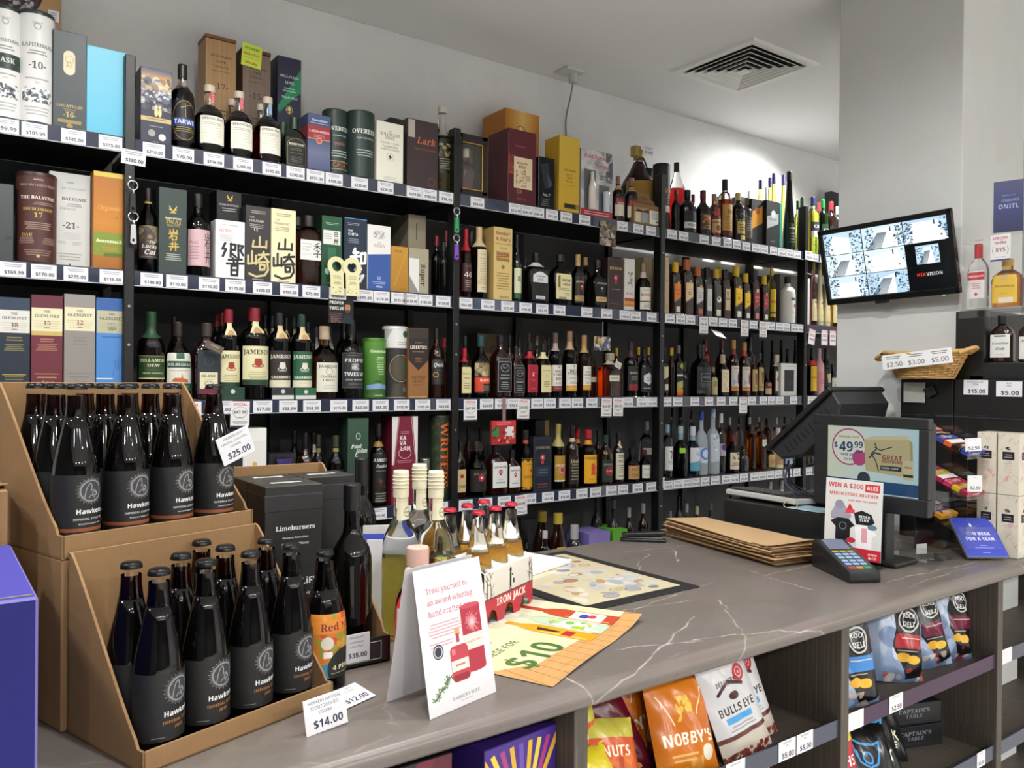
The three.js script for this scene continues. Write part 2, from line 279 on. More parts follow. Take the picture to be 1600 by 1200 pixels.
// row, bay, then [x, price] from left to right
function tags(row, bay, list) {
  list.forEach(([x, s], i) => {
    const front = price(s, false), g = boxGeo(0.066, 0.041, 0.0012, 0.0003, { front, side: '#d8d8dc', res: 1150 });
    solo('price_tag', g, g.userData.sheet.mat(0.35), 'white price tag reading ' + s + ', ' + ORD[i] + ' from left, ' + SHN[row] + ' shelf edge, ' + BAYN[bay] + ' bay', 'price tag', [x, BOARD[row] - 0.0435, 0.0012], 0, 'price tags on the shelf edges');
  });
}
function special(row, bay, x, s, words, turn = 0, pink) {
  const front = pink ? A('#e9a9b4').r(0.06, 0.16, 0.88, 0.8, '#f0eef0').t('SPECIAL', 0.09, 0.7, '#fff', 'b').l(0.3, 2, 0.7, '#555', 0.5, 0.1).t(s, 0.66, 0.7, '#333', 'b') : price(s, true), g = boxGeo(0.064, 0.088, 0.001, 0.0003, { front, side: '#dcdce0', res: 1150 });
  const m = solo('special_ticket', g, g.userData.sheet.mat(0.35), (pink ? 'pink edged' : 'white') + ' special ticket reading ' + s + ' hanging ' + words, 'price tag', [x, BOARD[row] - 0.092 - (pink ? 0.02 : 0), 0.004], 0, 'special tickets'); m.rotation.z = turn; return m;
}
let ROW = 0, BAY = 0;
const ctx = (r, b) => { ROW = r; BAY = b; };
const suf = (d) => d + ', ' + SHN[ROW] + ' shelf, ' + BAYN[BAY] + ' bay';
const bx = (P, front, side, d, o) => carton(P, front, side, suf(d), o);
const bt = (P, shape, body, cap, front, d, o) => bottle(P, shape, body, cap, front, suf(d), o);
const cn = (P, front, side, lid, d, o) => canister(P, front, side, lid, suf(d), o);
// brush strokes of the characters on the Japanese bottles and boxes
const K = {
  yama: [[[0.5, 0.02], [0.48, 0.85]], [[0.12, 0.4], [0.06, 0.9], [0.9, 0.82]], [[0.92, 0.34], [0.9, 0.9]]],
  zaki: [[[0.2, 0.02], [0.2, 0.5]], [[0.02, 0.2], [0.02, 0.52], [0.38, 0.46]], [[0.38, 0.18], [0.38, 0.5]], [[0.5, 0.14], [0.98, 0.08]], [[0.74, 0], [0.66, 0.22], [0.5, 0.34]], [[0.76, 0.16], [0.92, 0.32]], [[0.44, 0.44], [1, 0.38]], [[0.56, 0.52], [0.58, 0.72], [0.78, 0.7], [0.8, 0.52], [0.56, 0.52]], [[0.92, 0.4], [0.96, 0.7], [0.8, 0.92], [0.4, 1], [0.08, 0.9]]],
  kyo: [[[0.16, 0.02], [0.04, 0.2], [0.2, 0.2], [0.06, 0.42]], [[0.42, 0.02], [0.4, 0.42]], [[0.4, 0.04], [0.62, 0.04], [0.6, 0.2], [0.42, 0.2]], [[0.42, 0.3], [0.64, 0.42]], [[0.74, 0.04], [0.76, 0.44]], [[0.76, 0.06], [0.96, 0.06], [0.84, 0.2], [0.96, 0.34]], [[0.32, 0.52], [0.9, 0.48]], [[0.5, 0.46], [0.56, 0.6]], [[0.74, 0.44], [0.7, 0.58]], [[0.24, 0.64], [1, 0.6]], [[0.44, 0.7], [0.44, 0.98]], [[0.44, 0.7], [0.72, 0.68], [0.7, 0.98], [0.46, 0.98]], [[0.46, 0.83], [0.7, 0.82]]],
  iwa: [[[0.5, 0], [0.5, 0.3]], [[0.15, 0.1], [0.15, 0.32], [0.85, 0.3]], [[0.86, 0.08], [0.85, 0.34]], [[0.05, 0.46], [0.95, 0.42]], [[0.42, 0.46], [0.1, 0.86]], [[0.36, 0.64], [0.38, 0.98], [0.8, 0.95], [0.82, 0.62], [0.36, 0.64]]],
  i: [[[0.1, 0.26], [0.9, 0.22]], [[0.02, 0.58], [0.98, 0.54]], [[0.36, 0], [0.34, 0.6], [0.16, 1]], [[0.66, 0], [0.68, 1]]],
  haku: [[[0.5, 0], [0.36, 0.18]], [[0.12, 0.2], [0.14, 0.98], [0.86, 0.96], [0.88, 0.2], [0.12, 0.2]], [[0.14, 0.58], [0.86, 0.56]]],
  shu: [[[0.2, 0.05], [0.18, 0.6], [0.04, 1]], [[0.5, 0.1], [0.5, 0.9]], [[0.84, 0], [0.84, 1]], [[0.04, 0.36], [0.1, 0.52]], [[0.34, 0.34], [0.4, 0.5]], [[0.66, 0.34], [0.72, 0.5]]],
  ki: [[[0.7, 0], [0.3, 0.12]], [[0.08, 0.22], [0.94, 0.18]], [[0.5, 0.08], [0.5, 0.48]], [[0.48, 0.22], [0.12, 0.46]], [[0.52, 0.22], [0.92, 0.44]], [[0.26, 0.54], [0.74, 0.52], [0.5, 0.66], [0.56, 0.96], [0.4, 0.92]], [[0.06, 0.76], [0.96, 0.72]]],
  chi: [[[0.3, 0.02], [0.2, 0.14], [0.5, 0.12]], [[0.05, 0.26], [0.55, 0.22]], [[0.34, 0.1], [0.3, 0.28], [0.06, 0.44]], [[0.34, 0.28], [0.5, 0.42]], [[0.66, 0.14], [0.66, 0.42], [0.9, 0.4], [0.92, 0.12], [0.66, 0.14]], [[0.5, 0.5], [0.3, 0.62], [0.66, 0.58], [0.3, 0.74]], [[0.6, 0.66], [0.34, 0.84], [0.8, 0.76], [0.6, 0.94], [0.2, 1]]],
};
// ---------------------------------------------------------------- surface textures
function canvasTex(w, h, draw, rep, srgb = true) {
  const cv = document.createElement('canvas'); cv.width = w; cv.height = h; draw(cv.getContext('2d'), w, h);
  const t = new THREE.CanvasTexture(cv); if (srgb) t.colorSpace = THREE.SRGBColorSpace; t.magFilter = THREE.LinearFilter;
  t.wrapS = t.wrapT = THREE.RepeatWrapping; if (rep) t.repeat.set(...rep); return t;
}
const speck = (c, w, h, n, cols, s0, s1, al = 0.15) => { for (let k = 0; k < n; k++) { c.globalAlpha = al * rr(0.4, 1); c.fillStyle = cols[(rnd() * cols.length) | 0]; c.beginPath(); c.ellipse(rnd() * w, rnd() * h, rr(s0, s1), rr(s0, s1), rnd() * 3, 0, 7); c.fill(); } c.globalAlpha = 1; };
// stone laminate: grey brown with soft clouds and pale veins; covers 4.8 m x 1.2 m
const stoneTex = canvasTex(2048, 512, (c, w, h) => {
  c.fillStyle = '#736c66'; c.fillRect(0, 0, w, h);
  speck(c, w, h, 900, ['#655f59', '#867f78', '#6e675f', '#8f8880'], 10, 60, 0.10); speck(c, w, h, 9000, ['#5b554f', '#958e86', '#6a635c'], 0.6, 2.2, 0.25);
  const vein = (x, y, dx, dy, n, lw, al) => { c.strokeStyle = '#ece6dc'; c.lineCap = 'round'; let px = x, py = y; for (let k = 0; k < n; k++) { const nx = px + dx + rr(-5, 5), ny = py + dy + rr(-3, 3); c.globalAlpha = al * rr(0.35, 1); c.lineWidth = lw * rr(0.5, 1.2); c.beginPath(); c.moveTo(px, py); c.lineTo(nx, ny); c.stroke(); px = nx; py = ny; } c.globalAlpha = 1; };
  for (let k = 0; k < 60; k++) { const a = rr(-0.5, 0.5) + (rnd() < 0.45 ? 1.2 : 0), L = rr(7, 13); vein(rnd() * w, rnd() * h, Math.cos(a) * L, Math.sin(a) * L, (rr(8, 26)) | 0, rr(0.8, 1.7), 0.8); }
  for (let k = 0; k < 26; k++) { const a = rr(-0.7, 0.2), L = rr(9, 14); vein(rnd() * w, rnd() * h, Math.cos(a) * L, Math.sin(a) * L, (rr(7, 18)) | 0, rr(1.6, 2.3), 1.0); }
  for (let k = 0; k < 50; k++) { const a = rr(0, 3.1), L = rr(3, 7); vein(rnd() * w, rnd() * h, Math.cos(a) * L, Math.sin(a) * L, (rr(4, 14)) | 0, rr(0.6, 1.2), 0.4); }
}, [1 / 4.8, 1 / 1.2]);
const woodTex = canvasTex(512, 512, (c, w, h) => { c.fillStyle = '#4d463e'; c.fillRect(0, 0, w, h); for (let k = 0; k < 900; k++) { c.globalAlpha = rr(0.05, 0.3); c.fillStyle = ['#2d2722', '#6f665b', '#3a332d', '#5d554b', '#7a7064'][(rnd() * 5) | 0]; c.fillRect(rnd() * w, rnd() * h - 150, rr(0.6, 3.5), rr(60, 420)); } c.globalAlpha = 1; }, [1 / 0.5, 1 / 0.5]);
const kraftTex = canvasTex(512, 512, (c, w, h) => { c.fillStyle = '#a6865f'; c.fillRect(0, 0, w, h); speck(c, w, h, 500, ['#9a7a54', '#b0926c', '#9f7f58'], 4, 26, 0.12); speck(c, w, h, 5000, ['#8a6538', '#c8a678', '#9c7646'], 0.5, 1.6, 0.3); for (let x = 0; x < w; x += 12) { c.globalAlpha = 0.05; c.fillStyle = '#7a5a30'; c.fillRect(x, 0, 3, h); } c.globalAlpha = 1; }, [1 / 0.35, 1 / 0.35]);
const plasterTex = canvasTex(512, 512, (c, w, h) => { c.fillStyle = '#eaebec'; c.fillRect(0, 0, w, h); speck(c, w, h, 700, ['#e2e3e4', '#f0f1f2', '#e5e6e7'], 8, 50, 0.1); speck(c, w, h, 4000, ['#dcdddf', '#f2f2f2'], 0.5, 1.5, 0.2); }, [1 / 1.5, 1 / 1.5]);
const oakTex = canvasTex(256, 512, (c, w, h) => { c.fillStyle = '#a88458'; c.fillRect(0, 0, w, h); for (let k = 0; k < 420; k++) { c.globalAlpha = rr(0.05, 0.28); c.fillStyle = ['#8a6840', '#c09c6e', '#785632', '#b6915f'][(rnd() * 4) | 0]; c.fillRect(rnd() * w, rnd() * h - 100, rr(0.6, 2.6), rr(60, 400)); } c.globalAlpha = 1; }, [1 / 0.1, 1 / 0.3]);
const wallM = new THREE.MeshStandardMaterial({ map: plasterTex, roughness: 0.85, bumpMap: plasterTex, bumpScale: 0.0006 });
const columnM = new THREE.MeshStandardMaterial({ map: plasterTex, color: '#dcdcda', roughness: 0.85, bumpMap: plasterTex, bumpScale: 0.0006 });
const ceilM = new THREE.MeshStandardMaterial({ color: '#f3f3f3', roughness: 0.9 });
const stoneM = new THREE.MeshStandardMaterial({ map: stoneTex, color: '#f4f2f2', roughness: 0.34, bumpMap: stoneTex, bumpScale: 0.0003 });
const woodM = new THREE.MeshStandardMaterial({ map: woodTex, roughness: 0.55 });
const kraftM = new THREE.MeshStandardMaterial({ map: kraftTex, color: '#dcd4ca', roughness: 0.85 });
const oakM = new THREE.MeshStandardMaterial({ map: oakTex, roughness: 0.5 });
const walnutM = new THREE.MeshStandardMaterial({ map: oakTex, color: '#8a7a78', roughness: 0.5 });
const farM = M('#4a4a4c', 0.8);
const blackM = M('#0d0d0e', 0.42), blackMat = M('#141415', 0.6);
// ---------------------------------------------------------------- room shell
const X0 = -2.6, X1 = 7.5, Z0 = -0.42, Z1 = 10.6;
struct('floor', at(slab(X1 - X0 + 0.4, 0.1, Z1 - Z0 + 0.4), (X0 + X1) / 2, -0.05, (Z0 + Z1) / 2), new THREE.MeshStandardMaterial({ color: '#c9c6c0', roughness: 0.4 }));
struct('ceiling', at(slab(X1 - X0 + 0.4, 0.1, Z1 - Z0 + 0.4), (X0 + X1) / 2, CEIL + 0.05, (Z0 + Z1) / 2), ceilM);
struct('wall_back', at(slab(X1 - X0 + 0.4, CEIL, 0.1), (X0 + X1) / 2, CEIL / 2, Z0 - 0.05), wallM);
struct('wall_front', at(slab(X1 - X0 + 0.4, CEIL, 0.1), (X0 + X1) / 2, CEIL / 2, Z1 + 0.05), farM);
struct('wall_left', at(slab(0.1, CEIL, Z1 - Z0), X0 - 0.05, CEIL / 2, (Z0 + Z1) / 2), farM);
struct('wall_right', at(slab(0.1, CEIL, Z1 - Z0), X1 + 0.05, CEIL / 2, (Z0 + Z1) / 2), wallM);
struct('column', at(slab(0.47, CEIL, 0.46, 0.004), 2.84 + 0.235, CEIL / 2, 1.19), columnM);
// ---------------------------------------------------------------- lamps
DOWNLIGHTS.forEach(([x, z, I], k) => {
  const t = thing('ceiling_downlight', 'round white recessed ceiling downlight with bright lens', 'lamp', [x, CEIL, z], 0, 'recessed ceiling downlights');
  part('trim_ring', lathe([[0.048, -0.002], [0.05, -0.008], [0.07, -0.006], [0.072, 0]], 28), M('#e8e8e6', 0.4), t);
  part('lens', at(lathe([[0, -0.003], [0.047, -0.003], [0.047, 0]], 24), 0, 0, 0), new THREE.MeshStandardMaterial({ color: '#ffffff', emissive: WARM, emissiveIntensity: 6 }), t);
  const s = new THREE.SpotLight(WARM, I, 0, z < 0.2 ? 1.1 : 1.45, z < 0.2 ? 0.9 : 0.35, 2); s.position.set(x, CEIL - 0.025, z); s.target.position.set(z < 0.2 ? x - 0.45 : x, z < 0.2 ? 1.6 : 0, z < 0.2 ? -0.42 : z); s.castShadow = true; s.shadow.radius = 2.2; s.name = 'downlight_lamp'; scene.add(s, s.target);
});
// ---------------------------------------------------------------- shelving along the back wall
const BOARD = [2.242, 1.831, 1.425, 1.019, 0.612, 0.2], POST = [-0.66, 0.52, 1.718, 2.889, 4.05, 5.22];
const BAYN = ['far left', 'left', 'middle', 'right', 'far right'];
const stripM = M('#2a3145', 0.16, { clearcoat: 0.8, clearcoatRoughness: 0.05 });
const panelM = [M('#2e3836', 0.7), M('#4a4a4b', 0.7), M('#545455', 0.7), M('#58585a', 0.7), M('#58585a', 0.7)];
for (let b = 0; b < 5; b++) {
  const xa = POST[b], xb = POST[b + 1], w = xb - xa - 0.03, cx = (xa + xb) / 2;
  const t = thing('shelving_bay', 'black steel shelving bay of six shelves, ' + BAYN[b] + ' along the grey wall', 'shelf', [cx, 0, 0]);
  for (let k = 0; k < 6; k++) {
    part('shelf_board', at(slab(w, 0.032, 0.385), 0, BOARD[k] - 0.016, -0.2), blackM, t);
    const st = part('price_strip', at(slab(w, 0.046, 0.005, 0.001), 0, BOARD[k] - 0.021, -0.003), stripM, t, 'dark blue price strip');
    part('strip_lip', at(slab(w, 0.003, 0.006, 0.001), 0, BOARD[k] - 0.0455, -0.002), M('#b9bcc4', 0.2), st);
  }
  const ps = b === 0 || b === 4 ? (b === 0 ? [xa, xb] : [xb]) : [xb];
  for (const px of ps) {
    const p = part('post', at(slab(0.03, 2.5, 0.05), px - cx, 1.25, -0.018), blackM, t);
    for (const yy of [2.12, 1.72, 1.60, 1.30, 0.9]) part('screw', at(cyl(0.004, 0.003, 10), px - cx, yy, 0.008, 0, Math.PI / 2), M('#b8b8b8', 0.3, { metalness: 0.8 }), p);
    part('rear_post', at(slab(0.03, 2.3, 0.04), px - cx, 1.15, -0.385), blackM, t);
  }
  part('back_upright', at(slab(0.045, 2.2, 0.02), 0, 1.1, -0.372), blackM, t);
  part('back_panel', at(slab(w, BOARD[0] - (b > 2 ? 0.09 : 0.034), 0.006), 0, (BOARD[0] - (b > 2 ? 0.09 : 0.034)) / 2, -0.392), panelM[b], t);
}
// ---------------------------------------------------------------- counter
{
  const CY = 0.97, t = thing('shop_counter', 'long grey stone laminate counter with rounded front edge over open snack shelves', 'counter', [0, 0, 0]);
  const prof = new THREE.Shape(); prof.moveTo(1.44, CY - 0.04); prof.lineTo(1.672, CY - 0.04); prof.quadraticCurveTo(1.702, CY - 0.04, 1.702, CY - 0.02); prof.quadraticCurveTo(1.702, CY, 1.668, CY); prof.lineTo(1.44, CY); prof.closePath();
  const strip = (x0, x1, sh) => { let g = new THREE.ExtrudeGeometry(sh, { depth: x1 - x0, bevelEnabled: false, curveSegments: 8 }); g.applyMatrix4(new THREE.Matrix4().set(0, 0, 1, x0, 0, 1, 0, 0, 1, 0, 0, 0, 0, 0, 0, 1)); const p = g.attributes.position, u = g.attributes.uv; for (let i = 0; i < p.count; i++) u.setXY(i, p.getX(i), p.getZ(i) - p.getY(i)); if (true) { const ix = []; for (let i = 0; i < p.count; i += 3) ix.push(i, i + 2, i + 1); g.setIndex(ix); g = g.toNonIndexed(); g.deleteAttribute('normal'); g.computeVertexNormals(); g = toCreasedNormals(g, 0.6); } return g; };
  part('worktop', strip(-0.75, 4.3, prof), stoneM, t);
  const back = new THREE.Shape(); back.moveTo(0.765, CY - 0.04); back.lineTo(1.4402, CY - 0.04); back.lineTo(1.4402, CY); back.lineTo(0.772, CY); back.quadraticCurveTo(0.765, CY, 0.765, CY - 0.007); back.closePath();
  part('worktop_rear', strip(-0.75, 2.838, back), stoneM, t);
  for (const x of [-0.72, 0.113, 0.952, 1.782, 2.594, 3.43, 4.26]) part('divider', at(slab(0.033, CY - 0.04, 0.62), x, (CY - 0.04) / 2, 1.35), woodM, t);
  part('back_board', at(slab(3.55, CY - 0.05, 0.016), 1.04, (CY - 0.05) / 2, 1.03), woodM, t);
  const strips = M('#343a50', 0.3, { clearcoat: 0.5 });
  const bays = [[-0.72, 0.113], [0.113, 0.952], [0.952, 1.782], [1.782, 2.594], [2.594, 3.43]];
  bays.forEach(([a, b], i) => {
    const w = b - a - 0.034, cx = (a + b) / 2;
    for (const y of [0.668, 0.398, 0.12]) {
      const sh = part('shelf', at(slab(w, 0.018, 0.56), cx, y, 1.365), woodM, t);
      part('price_strip', at(slab(w, 0.042, 0.005, 0.001), cx, y + 0.012, 1.651), i === 3 && y > 0.6 ? M('#3d2340', 0.35) : strips, sh);
    }
  });
  part('plinth', at(slab(5, 0.09, 0.02), 1.77, 0.045, 1.6), blackM, t);
}
// ceiling fittings in view
{
  const t = thing('air_vent', 'square white ceiling air diffuser with nested slanted louvres', 'vent', [2.6, CEIL, 0.7]);
  VENT(t);
}
// ================================================================ stock on the shelves
const gold = '#c9a94e', cream = '#e9e2c4', ink = '#26221f';
const sw = (a, b) => A(a).r(0, 0, 1, 1, b);
// ---- top shelf, far left bay
ctx(0, 0);
const barrel = solo('display_case', boxGeo(0.29, 0.6, 0.14, 0.004, { front: A('#b08a5c').g(0, 0, 1, 1, ['#a98251', '#bd9768', '#a67f50'], true).c(0.42, 0.2, 0.42, '#1a0d0a', 0.21).o(0.42, 0.2, 0.38, '#5a3a22', 0.012, 0.19).z(40, ['#d8d5d8', '#b7b2ba'], 0.5, 0.24, 0.24, 0.1, 0.03).t('ISLAND', 0.37, 0.3, '#dcd8d4', 'b', 0.6, 0.02), side: '#b08a5c' }), 0.5, 'light wooden display case with dark oval front and pale crest, behind the white tubes', 'case', [.211,2.285,-.2]);
barrel.position.y = 2.242;
solo('price_tag', boxGeo(0.03, 0.036, 0.001, 0.0003, { front: A('#dcdce0').l(0.2, 4, 0.7, '#556', 0.5, 0.18), side: '#d8d8dc' }), 0.4, 'tiny price tag stuck at right edge of the wooden display case', 'price tag', [.333,2.623,-.196]);
const laph = (n) => A('#dcdcda').t('ISLAY', 0.1, 0.2, '#778', 's', 0.5, 0.03).o(0.5, 0.13, 0.06, '#999', 0.02).t('LAPHROAIG', 0.3, 0.62, '#2c3a40', 'S').l(0.35, 2, 0.4, '#666', 0.5, 0.025).t(n, 0.48, n.length > 3 ? 0.34 : 0.24, '#333', 'S', 0.5, 0.09).l(0.6, 1, 0.5, '#888').t('1815', 0.64, 0.12, '#666', 's', 0.5, 0.03).z(60, ['#3a444c', '#59636b', '#222b33', '#fff'], 0.2, 0.69, 0.6, 0.13, 0.05).l(0.86, 3, 0.5, '#999');
cn([.191,2.242,-.055,.09,.328], laph('10').r(0, 0.42, 1, 0.14, '#2b3a36').t('CASK', 0.48, 0.4, '#ddd', 'S'), '#dcdcda', '#2e3b38', 'white tube with dark middle band', { rim: '#3a4a58' });
cn([.271,2.242,-.055,.099,.333], laph('-10-'), '#dcdcda', '#2e3b38', 'white tube with small sea etching beside tall dark box', { rim: '#3a4a58' });
bx([.357,2.242,-.018,.09,.294], A('#232f33').g(0, 0, 1, 0.4, ['#3a4547', '#232f33']).v((c, W, H) => { c.fillStyle = '#d8cba8'; c.beginPath(); c.roundRect(W * 0.3, H * 0.19, W * 0.36, H * 0.25, W * 0.18); c.fill(); }).o(0.48, 0.28, 0.12, '#9c8c6a', 0.015).z(20, ['#8f7d5c'], 0.38, 0.3, 0.2, 0.06, 0.03).t('LAGAVULIN', 0.76, 0.8, gold, 'S', 0.5, 0.06).l(0.79, 2, 0.4, '#a58f45', 0.5, 0.02).t('-16-', 0.85, 0.4, gold, 'S', 0.5, 0.06).r(0.14, 0.9, 0.72, 0.035, '#8f7b3a').c(0.5, 0.965, 0.1, '#9a7b2a'), '#232f33', 'tall dark green box with cream oval badge', { d: 0.09 });
bx([.459,2.242,-.018,.114,.269], A('#5fbcd9').g(0, 0, 1, 1, ['#66c2de', '#58b4d2', '#52aecc']), '#52aecc', 'plain pale blue box', { d: 0.1 });
tags(0, 0, [[.192, '$99.99'], [.264, '$103.99'], [.365, '$145.00'], [.466, '$115.00']]);
// ---- top shelf, left bay
ctx(0, 1);
bx([.601,2.242,-.018,.094,.24], A('#20243a').g(0, 0, 1, 0.35, ['#4a4f78', '#c99a58', '#e0c490', '#50546c']).z(50, ['#d8d2cc', '#3a3a4a', '#8c6a4c', '#6e7084', '#20202c'], 0, 0.1, 1, 0.45, 0.16).z(60, ['#e8e8ec', '#c0c4d0', '#555a70'], 0, 0.28, 1, 0.12, 0.06).r(0, 0.56, 1, 0.44, '#22263e').v((c, W, H) => { c.fillStyle = '#e8d28a'; for (const x of [0.5, 0.62]) { c.beginPath(); c.ellipse(W * x, H * 0.5, W * 0.05, H * 0.022, 0, 0, 7); c.ellipse(W * x, H * 0.58, W * 0.06, H * 0.055, 0, 0, 7); c.fill(); } }).r(0, 0.645, 1, 0.06, '#c9b274').l(0.665, 1, 0.8, '#6b5a2c').l(0.76, 1, 0.5, '#aab').c(0.36, 0.86, 0.12, '#9a9a94').c(0.7, 0.9, 0.12, '#d6d6d2').l(0.97, 1, 0.2, '#ccd'), '#22263e', 'navy box printed with a mountain painting', { d: 0.09 });
bt([.689,2.242,-.055,.076,.284], 'std', G.deep, '#141313', A('#15121a').o(0.5, 0.5, 0.46, '#b8963e', 0.02, 0.48).r(0, 0.44, 1, 0.2, '#2b3f7a').t('TARWE', 0.53, 0.8, '#d9dde8', 'b').l(0.66, 3, 0.7, gold, 0.5, 0.05).q([[0.5, 0.08], [0.52, 0.42]], '#d8b25a', 0.02).q([[0.35, 0.2], [0.7, 0.1]], '#d8b25a', 0.02), 'dark spirit bottle with navy oval label', { lab: [0.1, 0.56], fill: 0.72 });
solo('wooden_plinth', boxGeo(0.42, 0.125, 0.2, 0.002, { side: '#100f0f', face: '#0c0b0b', topc: '#a58258', edge: '#8f6c44' }), 0.5, 'low black plinth with oak edge behind the amber bottles, top shelf', 'stand', [.959,2.335,-.17]).position.y = 2.2425;
const sull = (n, c) => A('rgba(0,0,0,0)').v(() => 0);
function woodBox(P, d, m, num, col, desc, lidCol) {
  const [x, y, z, w, h] = P, t = thing('wooden_case', suf(desc), 'box', [x, y, z]);
  part('case_body', at(slab(w, h - 0.014, d, 0.002), 0, (h - 0.014) / 2, -d / 2), m, t);
  part('lid', at(slab(w + 0.002, 0.012, d + 0.002, 0.002), 0, h - 0.006, -d / 2), M(lidCol, 0.5), t);
  const a = A(col).v((c, W, H) => { for (let k = 0; k < 60; k++) { c.globalAlpha = 0.15; c.fillStyle = k % 2 ? '#5a4020' : '#d8b890'; c.fillRect(rnd() * W, 0, 1, H); } c.globalAlpha = 1; }).t('SULLIVANS', 0.17, 0.7, '#3a2618', 'S').t('COVE', 0.23, 0.32, '#3a2618', 'S').t('TASMANIA', 0.285, 0.5, '#3a2618', 's').t('Single Malt Whisky', 0.335, 0.62, '#3a2618', 'i').t(num, 0.5, 0.5, '#3a2618', 's', 0.5, 0.09).l(0.76, 1, 0.45, '#3a2618').t('DISTILLERY', 0.81, 0.6, '#3a2618', 'S', 0.5, 0.035);
  const g = boxGeo(w * 0.985, h - 0.018, 0.001, 0.0002, { front: a, side: col }); part('front_panel', at(g, 0, 0.001, 0.0012), g.userData.sheet.mat(0.55), t); return t;
}
const W1 = [.852,2.242,-.19,.106,.465], W2 = [.979,2.242,-.19,.103,.45];
woodBox([W1[0], 2.3685, W1[2], W1[3], W1[4] - 0.1265], 0.1, oakM, '-17-', '#ab8659', 'pale oak case reading 17 standing on plinth', '#7a4f2e');
woodBox([W2[0], 2.3685, W2[2], W2[3], W2[4] - 0.1265], 0.1, walnutM, '-15-', '#776459', 'grey brown wooden case with lime card', '#5a3a2c');
const lime = solo('shelf_card', boxGeo(0.072, 0.082, 0.0008, 0.0002, { front: A('#cfe24a').t("IT'S HERE", 0.2, 0.75, '#3a5a28', 'b').t("Australia's", 0.45, 0.8, '#b04a30', 'b').l(0.6, 1, 0.8, '#7a7a30').t('Whisky', 0.82, 0.6, '#b04a30', 'b'), side: '#c4d84a' }), 0.4, 'bright lime card announcing a whisky, stuck to the grey wooden case', 'card', [.957,2.623,-.187]); lime.rotation.z = -0.07;
const W3 = [1.102,2.242,-.19,.091,.451];
bx([W3[0], 2.3685, W3[2], W3[3], W3[4] - 0.1265], A('#262a44').p([[0.05, 0.62], [1, 0.12], [1, 0.36], [0.05, 0.86 - 0.2]], '#1f7a50').p([[0, 0.58], [1, 0.1], [1, 0.38], [0, 0.64]], '#23885a').t('SULLIVANS', 0.22, 0.8, '#e2e4e6', 'S').t('COVE', 0.29, 0.4, '#e2e4e6', 'S').l(0.35, 2, 0.6, '#cfe0d6').t('Single Malt', 0.46, 0.7, '#dfe6e2', 'i').c(0.5, 0.6, 0.15, '#c2ae62').c(0.5, 0.6, 0.12, '#262a44').p([[0.5, 0.55], [0.6, 0.61], [0.53, 0.61], [0.53, 0.65], [0.47, 0.65], [0.47, 0.61], [0.4, 0.61]], '#e2cf7a').l(0.95, 1, 0.4, '#7a6a50'), '#1c2036', 'navy box with green diagonal band', { d: 0.09 });
const bay = A('#e6e4d6').t('SPRING BAY', 0.1, 0.85, '#3a342e', 'S', 0.5, 0.09).l(0.24, 2, 0.7, '#9a988c', 0.48, 0.06).l(0.4, 4, 0.75, '#d2cfbf', 0.5, 0.1).l(0.85, 1, 0.2, '#8a877a');
const tape = (c) => [0.73, 0.97, c, 0.6];
function springBay(P, c, d, gl = G.deep) { return bt(P, 'dome', gl, M('#cdbfae', 0.5), bay, d, { lab: [0.13, 0.52], a: 0.85, cap: 0.9, capR: 0.36, fill: 0.6, extra: [[0.74, 0.93, 0.55, A(c).l(0.2, 5, 0.7, '#f0d8d8', 0.5, 0.16), 0.5]] }); }
springBay([.776,2.242,-.055,.101,.235], '#cf5a62', 'dome shouldered whisky bottle with red neck seal, nearest dark box');
springBay([.874,2.242,-.055,.096,.235], '#cf5a62', 'dome shouldered whisky bottle with red neck seal, middle of three');
springBay([.973,2.242,-.055,.094,.237], '#6fa6d2', 'dome shouldered whisky bottle with blue neck seal', G.amber);
springBay([.876,2.242,-.135,.09,.231], '#cf5a62', 'rear dome bottle with red neck seal');
springBay([.978,2.242,-.135,.087,.235], '#6fa6d2', 'rear dome bottle with blue neck seal', G.amber);
const kempt = A('#15140f').o(0.5, 0.3, 0.47, gold, 0.02, 0.28).r(0, 0.32, 1, 0.68, '#15140f').f(0.04, 0.3, 0.92, 0.67, gold, 0.015).t('KEMPTON', 0.24, 0.8, '#e6e2d2', 'b').l(0.38, 2, 0.7, '#8a8a80', 0.5, 0.05).l(0.55, 1, 0.7, gold).l(0.68, 4, 0.65, '#77776c', 0.5, 0.06);
bt([1.07,2.242,-.055,.082,.187], 'flask', G.darkgreen, '#16301c', kempt, 'short black bottle with arched black label', { n: 6, sz: 0.6, a: 0.75, lab: [0.06, 0.58], cap: 0.76 });
bt([1.061,2.242,-.14,.07,.189], 'flask', G.darkgreen, '#2c4a24', null, 'short green bottle half hidden behind arched black label', { n: 6, sz: 0.6, cap: 0.76 });
bx([1.149,2.242,-.018,.087,.204], A('#46547a').g(0, 0, 1, 1, ['#4a5a84', '#3c4668', '#6a7090', '#4a5478']).r(0, 0.2, 1, 0.23, '#9a2f36').t('Tasmanian', 0.1, 0.7, '#e2e4ea', 'I').l(0.15, 1, 0.8, '#ccd').t('LAUNCESTON', 0.3, 0.9, '#f0dede', 'S').l(0.36, 2, 0.6, '#e0b8b8', 0.5, 0.03).r(0, 0.43, 1, 0.012, '#d8b878').c(0.5, 0.46, 0.15, '#b8574a').o(0.5, 0.46, 0.11, '#e6c8a8', 0.02), '#3c4668', 'blue box with red band and round seal', { d: .073, left: A('#3c4668').r(0, 0.2, 1, 0.23, '#8a2a32') });
const over = A('#22332e').t('OVEREEM', 0.3, 0.72, '#eceee8', 'S').t('Single Malt Whisky', 0.4, 0.5, '#d8dcd6', 'i').l(0.58, 3, 0.5, '#cfd4ce', 0.5, 0.04);
